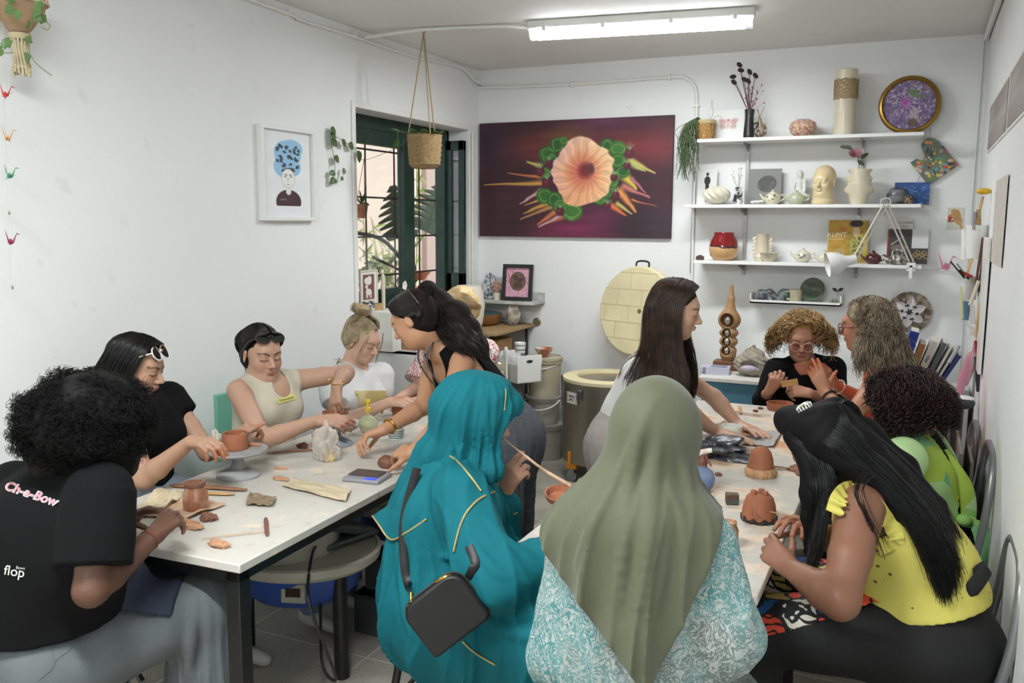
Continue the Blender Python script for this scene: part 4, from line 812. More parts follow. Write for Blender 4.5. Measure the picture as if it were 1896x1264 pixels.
def H_woman():
 H=Head(J(1484,628,4.98),V(.14,-.90,-.22),V(0,0,1),1.05)
 P=dict(head=H,neck=J(1488,668,5.08),shR=J(1436,684,5.05),shL=J(1544,682,5.1),hip=J(1484,800,5.2),waist=J(1486,750,5.15),b=1.06,skin='a97a62',clay='b88a6c',chub=1.06,
  elR=J(1412,740,4.95),wrR=J(1424,724,4.72),elL=J(1548,748,4.95),wrL=J(1500,728,4.68),handR=dict(d=V(.25,-.1,.5),nb=V(.3,-1,0),curl=(.7,.8,.9,1),side=1),handL=dict(d=V(-.9,-.1,.1),nb=V(0,-.8,.6),curl=(.6,.7,.8,.9),side=1),face=dict(lip='94504a',brow='4a3020'))
 t=person(P,'curly blonde woman in black top and pink-rimmed glasses at the far end of the table')
 bm=MATS['black_cotton'];T=torso_prims(P);up=nrm(P['neck']-P['waist']);f=P['_f']
 sl=[x for s in 'LR' for x in (('c',P['sh'+s],P['el'+s],.056,.046,.03,False),('k',P['el'+s],P['el'+s]*.35+P['wr'+s]*.65,.046,.036,.02,False))]
 solid('black_top',T+sl,bm,t,.006,.011,dispf=cloth_disp(14,.005,34,.002),subs=[('c',P['neck']+f*.08+up*.01,P['neck']+f*.2+up*.03,.06,.065,.01,True),('e',P['neck']+up*.04,V(.062,.07,.05),basis(f,up),.01,True)])
 simple_legs(P,t,mat('black_trousers','17171a',.85),(0,-1),thigh=.34)
 hm=hairmat('curly_gold_hair','b48c58','74522f',.45,16);hair_cap(H,hm,t,puff=1.0)
 fh=lambda d,rg:V(d[0]*.03+(1 if d[0] > 0 else -1)*.055*max(d[1]+.3,0),-.05*max(d[1],0)-.004,.02)
 curly(H,t,hm,1100,.08,.045,.125,.010,4.0,61,r=.0022,dirf=fh)
 curly(H,t,hairmat('curly_gold_hair_light','d2b482','9a7a4e',.45,16),520,.08,.052,.13,.011,3.5,62,r=.002,dirf=fh)
 spectacles(H,t,mat('pink_rim','d9b3ae',.3),CLEARLENS,r=.025,y=.108,z=-.004,rr=.0016)
 return P
PH=H_woman()
# ================================================================ orange top, long grey curls
def I_woman():
 H=Head(J(1602,604,4.13),V(-.95,.28,-.12),V(-.05,0,1),1.03)
 P=dict(head=H,neck=J(1622,672,4.18),shL=J(1618,716,3.98),shR=J(1650,690,4.38),hip=J(1690,845,4.22),waist=J(1672,790,4.2),b=1.04,skin='b07a5e',clay='b5643f',
  elL=J(1574,778,3.90),wrL=J(1528,726,4.05),elR=J(1605,745,4.40),wrR=J(1546,712,4.28),handL=dict(d=J(1502,668,4.10)-J(1528,726,4.05),nb=V(.25,-1,.1),curl=(.1,.14,.18,.2),side=1,thumb=(.15,-.1)),handR=dict(d=J(1512,672,4.28)-J(1546,712,4.28),nb=V(.3,1,.2),curl=(.35,.4,.45,.5),side=-1),face=dict(lip='94504a',brow='4a3020'))
 t=person(P,'woman with long grey curls, pink glasses and orange top holding up a clay pot')
 om=mat('orange_fabric','f0522a',.8,bump=(240,.15));T=torso_prims(P)
 solid('orange_top',T,om,t,.005,.009,dispf=cloth_disp(12,.005,30,.0015),subs=TANKN(P,.07,.10,.05,0))
 simple_legs(P,t,mat('dark_denim_skirt','30343f',.85),(-1,0),thigh=.36)
 hm=hairmat('grey_brown_curls','a09079','5d5042',.45,20);hl=hairmat('grey_light_curls','b7a88f','7c6c57',.45,20);hair_cap(H,hm,t,puff=1.02)
 D=J;X=H.p;G=[[X(.045,.03,.115),X(.09,.02,.05),D(1584,640,4.06),D(1588,690,4.02)],[X(.04,.0,.125),X(.095,-.01,.05),D(1606,640,4.02),D(1608,700,3.98)],[X(.03,-.04,.125),X(.085,-.06,.05),D(1636,635,4.02),D(1648,690,4.0)],[X(.02,-.08,.11),X(.06,-.11,.04),D(1660,632,4.08),D(1682,690,4.06)],[X(.0,-.09,.10),X(-.0,-.125,.03),D(1676,640,4.16),D(1694,690,4.16)],[X(-.04,-.05,.11),X(-.08,-.06,.03),D(1654,640,4.3),D(1660,690,4.3)]]
 for m_,n,sd,r in ((hm,750,71,.0019),(hl,480,72,.0017)):hair(H,G,n,.016,m_,t,r,30,.008,.22,sd,curl=(.008,4.2),name='curls',taper=.6)
 curly(H,t,hl,520,.08,.022,.05,.007,3,73,r=.0018)
 spectacles(H,t,mat('maroon_rim','5a1f2c',.3),CLEARLENS,r=.025,y=.106,z=-.004,rr=.0024)
 for s,c,r in (('L',mat('black_rubber','1b1b1d',.5),.006),('R',mat('pearl_beads','e6d9c8',.35),.0045)):
  d=nrm(P['wr'+s]-P['el'+s]);c0=P['wr'+s]-d*.03;a1=nrm(np.cross(d,V(0,1,.3)));a2=np.cross(d,a1);b=MB()
  if s == 'L':b.tube([c0+(a1*math.cos(a)+a2*math.sin(a))*.030 for a in np.linspace(0,2*PI,21)[:-1]],r,8,closed=True)
  else:
   for a in np.linspace(0,2*PI,19)[:-1]:b.ell(c0+(a1*math.cos(a)+a2*math.sin(a))*.034,r,8,6)
  tag(b.build('wristwatch' if s == 'L' else 'bracelet',c,None),'black wristwatch on the wrist of the woman in orange' if s == 'L' else 'pearl bead bracelet on the wrist of the woman in orange','watch' if s == 'L' else 'bracelet')
 return P
PI_=I_woman()
# ================================================================ green leafy apron, dark curly hair
def K_woman():
 H=Head(J(1664,758,3.42),V(-.85,.42,-.28),V(-.1,0,1),1.03)
 P=dict(head=H,neck=J(1706,815,3.46),shL=J(1672,850,3.24),shR=J(1718,842,3.6),hip=J(1722,1000,3.44),waist=J(1726,935,3.44),b=.98,skin='7a5442',
  elL=J(1622,912,3.06),wrL=J(1570,880,3.24),elR=J(1622,880,3.60),wrR=J(1540,868,3.42),handR=dict(d=V(-.95,.05,-.05),nb=V(0,0,1),curl=(.1,.12,.15,.2),side=1),handL=dict(d=V(-.95,.2,-.1),nb=V(0,0,1),curl=(.3,.3,.4,.4),side=-1),spots=[(J(1495,875,3.38),.09,'a8745c',.9)])
 t=person(P,'woman with short dark curls wearing a green leaf-print apron over black')
 T=torso_prims(P);up=nrm(P['neck']-P['waist']);f=P['_f'];rt=nrm(P['shR']-P['shL'])
 solid('black_top',T+sleeves(P,.5,.056,.058),MATS['black_cotton'],t,.006,.010,dispf=cloth_disp(12,.004,30,.002))
 m,nt,b=newmat('green_leaf_print');tc=nd(nt,'ShaderNodeTexCoord');w0=nd(nt,'ShaderNodeTexNoise',Scale=4.0);v=nd(nt,'ShaderNodeTexVoronoi',Scale=7.5);nt.links.new(tc.outputs['Object'],v.inputs['Vector']);sp=nd(nt,'ShaderNodeSeparateColor');nt.links.new(v.outputs['Color'],sp.inputs[0])
 r1=nd(nt,'ShaderNodeValToRGB');r1.color_ramp.interpolation='CONSTANT';cs=('a9cf8a','7fb87c','94c36a','a8c24a','6fae7a','b8d99a');E=r1.color_ramp.elements
 for i,c in enumerate(cs):
  e=E[i] if i < 2 else E.new(i/6);e.position=i/6;e.color=(*lin(c),1)
 nt.links.new(sp.outputs[0],r1.inputs[0]);wv=nd(nt,'ShaderNodeTexWave',Scale=60.0,Distortion=1.0);nt.links.new(tc.outputs['Object'],wv.inputs['Vector']);mx=nd(nt,'ShaderNodeMixRGB');mx.blend_type='MULTIPLY';mx.inputs[0].default_value=.10;nt.links.new(r1.outputs[0],mx.inputs[1]);nt.links.new(wv.outputs[0],mx.inputs[2]);nt.links.new(mx.outputs[0],b.inputs['Base Color']);b.inputs['Roughness'].default_value=.8
 ap=solid('apron',T+sleeves(P,.30,.062,.066,'L')[:1],m,t,.006,.022,dispf=cloth_disp(10,.006,26,.002),cuts=[(P['neck']-rt*.085,rt)])
 ar=solid('apron',T,m,t,.006,.022,dispf=cloth_disp(10,.006,26,.002),cuts=[(P['neck']+rt*.06,-rt)])
 S=lambda q,o=-.004:q
 pts=[J(1738,838,3.38),J(1762,870,3.33),J(1784,905,3.31),J(1790,940,3.31),J(1786,975,3.31)]
 MB().tube(cr(pts,16),.038,10,flat=(.22,*CF)).build('apron_strap',m,t,world=True)
 MB().tube(cr([J(1776,958,3.29),J(1800,962,3.28),J(1816,985,3.28),J(1822,1040,3.28),J(1806,1100,3.30),J(1822,1152,3.30)],20),[.012]*6+[.03]*14,10,flat=(.25,*CF)).build('apron_tie',m,t,world=True)
 k=MB();k.ell(J(1784,962,3.28),(.028,.02,.022));k.build('knot',m,t,world=True)
 simple_legs(P,t,MATS['black_trousers'],(-1,.1),thigh=.36)
 hm=hairmat('dark_red_brown_curls','2a1713','110a09',.4,20);hair_cap(H,hm,t,puff=1.04)
 fn=lambda d,rg:V(d[0]*.03,d[1]*.03-.015,0)
 curly(H,t,hm,1500,.08,.055,.10,.008,4.5,81,r=.0019,dirf=fn,segs=26)
 curly(H,t,hairmat('dark_curls_lighter','43261f','24140f',.35,20),500,.08,.062,.085,.009,4.5,82,r=.0016,dirf=fn,segs=26)  # second set of curls in a lighter brown
 return P
PK=K_woman()
# ================================================================ yellow top, long straight black hair
BLKH=None
def L_woman():
 H=Head(J(1532,834,2.52),V(-.80,.10,-.52),V(0,0,1),.97)
 P=dict(head=H,neck=J(1588,882,2.54),shL=J(1594,940,2.36),shR=J(1596,905,2.68),hip=J(1712,1150,2.55),waist=J(1698,1055,2.54),chest=J(1656,975,2.53),b=1.12,skin='7f5742',fat=1.28,
  elL=J(1556,1112,2.20),wrL=J(1462,1052,2.36),elR=J(1572,1010,2.74),wrR=J(1508,984,2.56),handL=dict(d=J(1405,998,2.46)-J(1462,1052,2.36),nb=V(-.2,-1,.5),curl=(.5,.6,.7,.8),side=1,s=.98),handR=dict(d=J(1470,955,2.5)-J(1508,984,2.56),nb=V(.2,.3,1),curl=(.5,.6,.8,.9),side=1,thumb=(.7,.3),s=.95),spots=[(J(1428,1010,2.42),.07,'8d6450',.7),(J(1470,960,2.5),.06,'a06b52',.8)])
 t=person(P,'woman in ruffled yellow top with very long straight black hair bending over her pot')
 T=torso_prims(P);up=nrm(P['neck']-P['waist']);f=P['_f'];rt=nrm(P['shR']-P['shL'])
 m,nt,b=newmat('yellow_eyelet_cotton');L=nt.links;tc=nd(nt,'ShaderNodeTexCoord');v=nd(nt,'ShaderNodeTexVoronoi',Scale=34.0);v.feature='F1';L.new(tc.outputs['Object'],v.inputs['Vector']);v2=nd(nt,'ShaderNodeTexNoise',Scale=9.0);L.new(tc.outputs['Object'],v2.inputs['Vector'])
 r1=nd(nt,'ShaderNodeMath',operation='LESS_THAN');L.new(v.outputs[0],r1.inputs[0]);r1.inputs[1].default_value=.19;r2=nd(nt,'ShaderNodeMath',operation='GREATER_THAN');L.new(v2.outputs[0],r2.inputs[0]);r2.inputs[1].default_value=.53;mu=nd(nt,'ShaderNodeMath',operation='MULTIPLY');L.new(r1.outputs[0],mu.inputs[0]);L.new(r2.outputs[0],mu.inputs[1])
 mx=nd(nt,'ShaderNodeMixRGB');L.new(mu.outputs[0],mx.inputs[0]);mx.inputs[1].default_value=(*lin('d2c862'),1);mx.inputs[2].default_value=(*lin('6a5a2a'),1);L.new(mx.outputs[0],b.inputs['Base Color']);b.inputs['Roughness'].default_value=.8;n=nd(nt,'ShaderNodeTexNoise',Scale=45.0,Detail=5.0);L.new(tc.outputs['Object'],n.inputs['Vector']);bp=nd(nt,'ShaderNodeBump',Strength=.5,Distance=.004);L.new(n.outputs[0],bp.inputs['Height']);L.new(bp.outputs[0],b.inputs['Normal'])
 uh=nrm(P['waist']-P['hip'])
 top=solid('yellow_top',T+[('c',P['waist'],P['waist']*.55+P['hip']*.45,.15,.165,.05,False)],m,t,.005,.012,dispf=cloth_disp(12,.006,34,.002),cuts=[(P['waist']*.45+P['hip']*.55,-uh)],
  subs=[('e',P['shL']-rt*.03-up*.04+f*.03,V(.09,.085,.125),basis(f,up),.006,True),('e',P['shR']+rt*.04-up*.04,V(.06,.10,.12),basis(f,up),.006,True),('e',P['neck']+up*.03+f*.03,V(.07,.09,.06),basis(f,up),.006,True)])
 def ruffle(px,w,amp,nw,out):
  C=cr([surf(top,x,y,-.004) if d is None else J(x,y,d) for x,y,d in px],90);g=[]
  Tn=np.gradient(C,axis=0)
  for i,c in enumerate(C):
   t_=nrm(Tn[i]);o=nrm(np.cross(t_,out(i/89.)));nn=np.cross(o,t_);wv=math.sin(i/89.*nw*2*PI)
   g.append([c-o*.006,c+o*w*.5+nn*amp*.4*wv,c+o*w*(1+.15*wv)+nn*amp*wv])
  return MB().grid(g,thick=.002).build('ruffle',m,t,world=True)
 ruffle([(1533,945,2.30),(1543,916,2.31),(1562,897,2.36),(1592,896,2.40),(1626,924,None),(1651,958,None),(1670,995,None),(1656,1012,None),(1629,1025,2.36)],.034,.008,15,lambda q:CF*-1+V(0,0,.2))
 # hem band stitches and skin of the back is the body itself
 bk=mat('black_crepe','121213',.8,bump=(90,.2));h=P['hip'];h2=h+V(-.0,0,-.03)
 kn=[h2+V(-.46,.16*q+.02,-.02) for q in (1,-1)]
 pr=[('e',h2,V(.20,.20,.15),basis((-1,0,0),(0,0,1)),.06,False),('c',P['waist']*.25+h*.75,h2,.135,.19,.06,False)]+[('c',h2+V(0,.09*q,-.0),k,.125,.092,.06,False) for q,k in zip((1,-1),kn)]
 dn=[('c',k,k*V(1,1,0)+V(.02,0,.14),.085,.07,.04,False) for k in kn]
 solid('black_trousers',pr+dn,bk,t,.007,.0,dispf=cloth_disp(8,.006,20,.003))
 for k in kn:solid('shoe',foot_prims(k*V(1,1,0)+V(.02,0,.08),(-1,0)),mat('shoe_2a2a2c','2a2a2c',.6),t,.009)
 # wax print apron on the lap
 m2,nt,b=newmat('wax_print_cotton');L=nt.links;tc=nd(nt,'ShaderNodeTexCoord');n0=nd(nt,'ShaderNodeTexNoise',Scale=7.0,Detail=2.0);L.new(tc.outputs['Object'],n0.inputs['Vector']);mxv=nd(nt,'ShaderNodeMixRGB');mxv.inputs[0].default_value=.10;L.new(tc.outputs['Object'],mxv.inputs[1]);L.new(n0.outputs['Color'],mxv.inputs[2])
 v=nd(nt,'ShaderNodeTexVoronoi',Scale=14.0);L.new(mxv.outputs[0],v.inputs['Vector']);sp=nd(nt,'ShaderNodeSeparateColor');L.new(v.outputs['Color'],sp.inputs[0]);r=nd(nt,'ShaderNodeValToRGB');r.color_ramp.interpolation='CONSTANT';cs=('d8472c','e0d545','1d4f86','d9d4c4','6f8f33','d8472c','b7a15c','7a2c4a');E=r.color_ramp.elements
 for i,c in enumerate(cs):e=E[i] if i < 2 else E.new(i/8);e.position=i/8;e.color=(*lin(c),1)
 L.new(sp.outputs[0],r.inputs[0]);ve=nd(nt,'ShaderNodeTexVoronoi',Scale=14.0);ve.feature='DISTANCE_TO_EDGE';L.new(mxv.outputs[0],ve.inputs['Vector']);wv=nd(nt,'ShaderNodeTexWave',Scale=14.0,Distortion=9.0);wv.wave_type='RINGS';L.new(tc.outputs['Object'],wv.inputs['Vector'])
 a1=nd(nt,'ShaderNodeMath',operation='GREATER_THAN');L.new(ve.outputs[0],a1.inputs[0]);a1.inputs[1].default_value=.045;a2=nd(nt,'ShaderNodeMath',operation='GREATER_THAN');L.new(wv.outputs[0],a2.inputs[0]);a2.inputs[1].default_value=.16;a3=nd(nt,'ShaderNodeMath',operation='MULTIPLY');L.new(a1.outputs[0],a3.inputs[0]);L.new(a2.outputs[0],a3.inputs[1])
 mx=nd(nt,'ShaderNodeMixRGB');L.new(a3.outputs[0],mx.inputs[0]);mx.inputs[1].default_value=(*lin('141518'),1);L.new(r.outputs[0],mx.inputs[2]);L.new(mx.outputs[0],b.inputs['Base Color']);b.inputs['Roughness'].default_value=.75
 e1=J(1405,1212,2.42);e2=J(1695,1118,2.36)
 solid('wax_print_apron',pr,m2,t,.006,.014,dispf=cloth_disp(9,.006,24,.002),cuts=[(e1,np.cross(e2-e1,CF)*-1),(P['hip']+V(.0,0,0),V(1,0,-.6))])
 g=[[kn[1]*(1-a)+kn[0]*a+V(-.09+.012*math.sin(a*22)*bb-.02*bb,(a-.5)*.10-.02,.05-.30*bb) for bb in np.linspace(0,1,10)] for a in np.linspace(-.05,1.05,30)]
 m3=mat('wax_print_border','1d1c1a',.8,var=(45,.3,.03),col2='b9a877');MB().grid(g,thick=.004).build('apron_drop',m3,t,world=True)
 # ties at the back
 MB().tube(cr([J(1780,1112,2.42),J(1806,1068,2.40),J(1826,1052,2.40),J(1812,1075,2.38),J(1786,1108,2.38)],18),[.008]+[.022]*15+[.012,.01],8,flat=(.3,*CF)).build('apron_bow',bk,t,world=True)
 MB().tube(cr([J(1790,1105,2.40),J(1800,1150,2.42),J(1812,1210,2.42),J(1790,1245,2.42),J(1745,1262,2.42)],18),.011,8,flat=(.3,*CF)).build('apron_tie',bk,t,world=True)
 hm=mat('sleek_black_hair','0c0b0c',.36,spec=.4);hair_cap(H,hm,t,puff=1.02)
 X=H.p;D=J
 for q in (1,-1):
  G=[[X(q*.003,.085-.045*i,.098+.030*math.sin(.3+i*.75)),X(q*.045,.07-.045*i,.105),X(q*.080,.04-.04*i,.06),X(q*.088,.0-.025*i,.0),X(q*.08,-.06-.01*i,-.04)] for i in range(5)]
  hair(H,G,900,.003,hm,t,.0012,16,.002,.05,91+q)
  # the far side of the head is covered by the same fall
 back=[[X(.0,.03,.125),D(1560,762,2.50),D(1620,808,2.50),D(1690,872,2.48),D(1748,945,2.46),D(1780,1015,2.45),D(1796,1072,2.45)],
  [X(-.02,.04,.125),D(1556,778,2.42),D(1612,836,2.40),D(1670,898,2.37),D(1722,965,2.35),D(1758,1035,2.36),D(1775,1090,2.38)],
  [X(-.05,.04,.11),D(1545,808,2.40),D(1596,862,2.37),D(1652,922,2.34),D(1704,990,2.32),D(1740,1060,2.34),D(1750,1120,2.36)],
  [X(-.07,.02,.09),D(1534,822,2.40),D(1566,848,2.38),D(1612,882,2.36),D(1664,940,2.33),D(1704,1012,2.33),D(1738,1095,2.34)]]
 solid('hair_fall',[('c',back[j][i]+CF*.052,back[j][i+1]+CF*.052,rr[i]*w,rr[i+1]*w,.04,False) for j,w in ((0,.8),(1,1),(2,.9),(3,.7)) for i in range(6) for rr in [(.03,.04,.044,.038,.028,.018,.006)]],CAPM(hm),t,.006,dispf=lambda x,y,z:.002*vnoise(x,y,z,50,3))
 hair(H,back,3400,.007,hm,t,.0013,26,.004,.22,95,up=0,name='long_strands',taper=.4)
 front=[[X(-.06,.055,.08),X(-.086,.04,.0),D(1496,915,2.44),D(1496,960,2.44),D(1500,1010,2.44),D(1508,1060,2.43)],[X(-.06,.04,.09),X(-.090,.03,.0),D(1510,900,2.42),D(1512,960,2.42),D(1506,1020,2.40),D(1496,1075,2.38)],[X(-.06,.0,.10),X(-.092,-.02,.02),D(1545,892,2.39),D(1530,940,2.36),D(1522,1000,2.34),D(1512,1050,2.34)]]
 solid('hair_fall',[('c',front[j][i]+CF*.02,front[j][i+1]+CF*.02,rr[i],rr[i+1],.02,False) for j in range(3) for i in range(5) for rr in [(.018,.018,.015,.011,.008,.004)]],CAPM(hm),t,.005)
 hair(H,front,800,.006,hm,t,.0012,22,.005,.2,97,up=0,name='long_strands',taper=.4)
 wisps=[[D(1600,870,2.34),D(1580,910,2.27),D(1604,960,2.26),D(1622,1010,2.27),D(1632,1035,2.28)],[D(1620,880,2.34),D(1598,905,2.27),D(1610,950,2.26),D(1640,1000,2.28),D(1650,1030,2.29)]]
 hair(H,wisps,26,.006,hm,t,.0009,20,.004,.3,98,up=0,name='loose_locks')
 # claw clip
 c=J(1489,753,2.46);b=MB();q_=.62
 for q in (-1,1):
  b.tube(cr([c+H.B @ V(.022*q,y,.004+.012*math.cos(y*60))*q_ for y in (-.03,-.01,.01,.03)],10),.002,6)
  for y in (-.028,-.014,0,.014,.028):b.tube([c+H.B @ V(.022*q,y,.01)*q_,c+H.B @ V(.014*q,y,-.012)*q_],.0014,5)
 b.tube([c+H.B @ V(-.022,-.02,.012)*q_,c+H.B @ V(.022,-.02,.012)*q_],.0024,6);b.tube([c+H.B @ V(-.022,.02,.012)*q_,c+H.B @ V(.022,.02,.012)*q_],.0024,6)
 tag(b.build('hair_claw',mat('pearly_plastic','d8d6c8',.2),None),'pearly hair claw clip on top of the long straight black hair','hair clip')
 return P
PL_=L_woman()
# ================================================================ woman in the olive scarf, seen from behind
def M_woman():
 H=Head(J(1216,812,1.90),V(.12,.95,-.34),V(0,.3,1),1.0)
 P=dict(head=H,neck=J(1204,902,1.93),shL=J(1072,1005,1.96),shR=J(1306,1005,1.84),hip=J(1190,1400,1.98),waist=J(1190,1230,1.96),chest=J(1192,1100,1.93),b=.95,skin='b98f76',fat=.95,bust=.8,
  elL=J(1040,1215,1.98),wrL=J(1060,1120,2.22),elR=J(1345,1180,1.84),wrR=J(1280,1090,2.12),handR=dict(d=V(-.5,.8,.1),curl=(.3,.3,.4,.4)),handL=dict(d=V(.6,.8,.1),curl=(.3,.3,.4,.4)))
 t=person(P,'woman seen from behind in olive green headscarf and teal paisley dress')
 m,nt,b=newmat('paisley_viscose');L=nt.links;tc=nd(nt,'ShaderNodeTexCoord');n0=nd(nt,'ShaderNodeTexNoise',Scale=20.0,Detail=1.5);L.new(tc.outputs['Object'],n0.inputs['Vector']);mv=nd(nt,'ShaderNodeMixRGB');mv.inputs[0].default_value=.16;L.new(tc.outputs['Object'],mv.inputs[1]);L.new(n0.outputs['Color'],mv.inputs[2])
 v=nd(nt,'ShaderNodeTexVoronoi',Scale=44.0);L.new(mv.outputs[0],v.inputs['Vector']);vv=nd(nt,'ShaderNodeTexVoronoi',Scale=15.0);L.new(mv.outputs[0],vv.inputs['Vector']);wv=nd(nt,'ShaderNodeTexWave',Scale=18.0,Distortion=24.0);wv.inputs['Detail Scale'].default_value=2.4;L.new(mv.outputs[0],wv.inputs['Vector'])
 wr=nd(nt,'ShaderNodeMath',operation='SINE');ws=nd(nt,'ShaderNodeMath',operation='MULTIPLY');L.new(vv.outputs[0],ws.inputs[0]);ws.inputs[1].default_value=34;L.new(ws.outputs[0],wr.inputs[0])
 r0=nd(nt,'ShaderNodeValToRGB');r0.color_ramp.interpolation='EASE';r0.color_ramp.elements[0].position=.45;r0.color_ramp.elements[0].color=(0,0,0,1);r0.color_ramp.elements[1].position=.52;L.new(wv.outputs[0],r0.inputs[0])
 r1=nd(nt,'ShaderNodeValToRGB');r1.color_ramp.elements[0].position=.28;r1.color_ramp.elements[0].color=(1,1,1,1);r1.color_ramp.elements[1].position=.34;r1.color_ramp.elements[1].color=(0,0,0,1);L.new(v.outputs[0],r1.inputs[0])
 ad=nd(nt,'ShaderNodeMath',operation='MAXIMUM');sm=nd(nt,'ShaderNodeMath',operation='GREATER_THAN');L.new(wr.outputs[0],sm.inputs[0]);sm.inputs[1].default_value=.55;L.new(r0.outputs[0],ad.inputs[0]);L.new(sm.outputs[0],ad.inputs[1]);mu=nd(nt,'ShaderNodeMath',operation='MULTIPLY');L.new(ad.outputs[0],mu.inputs[0]);i1=nd(nt,'ShaderNodeMath',operation='SUBTRACT');i1.inputs[0].default_value=1;L.new(r1.outputs[0],i1.inputs[1]);L.new(i1.outputs[0],mu.inputs[1])
 n2=nd(nt,'ShaderNodeTexNoise',Scale=5.0);L.new(tc.outputs['Object'],n2.inputs['Vector']);rc=nd(nt,'ShaderNodeValToRGB');rc.color_ramp.elements[0].position=.38;rc.color_ramp.elements[0].color=(*lin('5f6865'),1);rc.color_ramp.elements[1].position=.56;rc.color_ramp.elements[1].color=(*lin('3f7475'),1);e=rc.color_ramp.elements.new(.50);e.color=(*lin('5a8583'),1);L.new(n2.outputs[0],rc.inputs[0])
 mx=nd(nt,'ShaderNodeMixRGB');L.new(mu.outputs[0],mx.inputs[0]);mx.inputs[1].default_value=(*lin('999f9c'),1);L.new(rc.outputs[0],mx.inputs[2]);L.new(mx.outputs[0],b.inputs['Base Color']);b.inputs['Roughness'].default_value=.7
 T=torso_prims(P);hp=P['hip']
 dr=[('c',P['shL'],P['elL'],.052,.060,.05,False),('c',P['shR'],P['elR'],.048,.064,.05,False),('c',P['elL'],P['wrL'],.060,.05,.03,False),('c',P['elR'],P['wrR'],.064,.05,.03,False),('c',P['chest'],hp,.12,.17,.06,False),('e',J(1190,1180,1.94),V(.165,.13,.2),basis(P['_f'],(0,0,1)),.08,False)]
 solid('paisley_dress',T+dr+[('c',hp+V(q*.1,0,0),hp+V(q*.12,.34,-.05),.12,.10,.06,False) for q in (1,-1)]+[('c',hp+V(q*.12,.34,-.05),(hp+V(q*.12,.36,0))*V(1,1,0)+V(0,0,.2),.10,.09,.06,False) for q in (1,-1)],m,t,.006,.012,dispf=folds(P['chest'],7,.003,.016,1.0,.6,4,cloth_disp(9,.003,25,.0015)),
  ridges=[([(1352,1010),(1372,1090),(1382,1160)],.012,False)])
 for q in (1,-1):solid('shoe',foot_prims((hp+V(q*.12,.36,0))*V(1,1,0)+V(0,0,.08),(0,1)),mat('shoe_2a2a2c','2a2a2c',.6),t,.01)
 sm_=mat('olive_jersey','4a4d38',.75,bump=(500,.12),sheen=.15)
 A=[('e',H.p(0,-.012,.030),V(.079,.108,.098),H.B,.03,False),('c',H.p(0,.02,-.05),P['neck']+V(0,.03,-.02),.062,.062,.04,False),('c',J(1210,806,1.88),J(1168,930,1.90),.074,.088,.06,False),('c',J(1218,815,1.88),J(1202,930,1.86),.062,.058,.04,False),
  ('c',J(1190,920,1.93),J(1078,1000,1.93),.098,.076,.06,False),('c',J(1206,945,1.90),J(1298,992,1.85),.060,.054,.04,False),('e',J(1180,1045,1.90),V(.150,.10,.12),basis(P['_f'],(0,0,1)),.06,False),
  ('c',J(1160,990,1.85),J(1180,1225,1.84),.11,.105,.08,False),('c',J(1090,1000,1.91),J(1130,1150,1.88),.085,.095,.07,False),('c',J(1250,990,1.85),J(1225,1140,1.84),.09,.10,.07,False)]
 hl=lambda a,c,s=1:(J(*a),nrm(np.cross(J(*c)-J(*a),CF))*s)
 rd=lambda *p:list(p)
 R=[([(1216,740),(1186,800),(1166,900),(1156,1010),(1150,1130)],.009,False),([(1180,800),(1140,890),(1098,970),(1070,1050)],.008,False),([(1222,800),(1208,900),(1200,1000),(1190,1120)],.010,False),([(1250,790),(1262,850),(1280,910)],.007,False),([(1238,900),(1262,960),(1270,1020)],.007,False),([(1240,960),(1226,1050),(1210,1130)],.008,False)]
 sc=solid('olive_headscarf',A,sm_,t,.005,.006,dispf=folds(J(1190,900,1.98),7,.0,.023,1.24,.95,2,lambda x,y,z:.0008*vnoise(x,y,z*.6,60,2)),ridges=R,cuts=[hl((1000,1018,1.85),(1172,1236,1.85),-1),hl((1192,1236,1.85),(1336,952,1.85),-1)])
 return P
PM=M_woman()
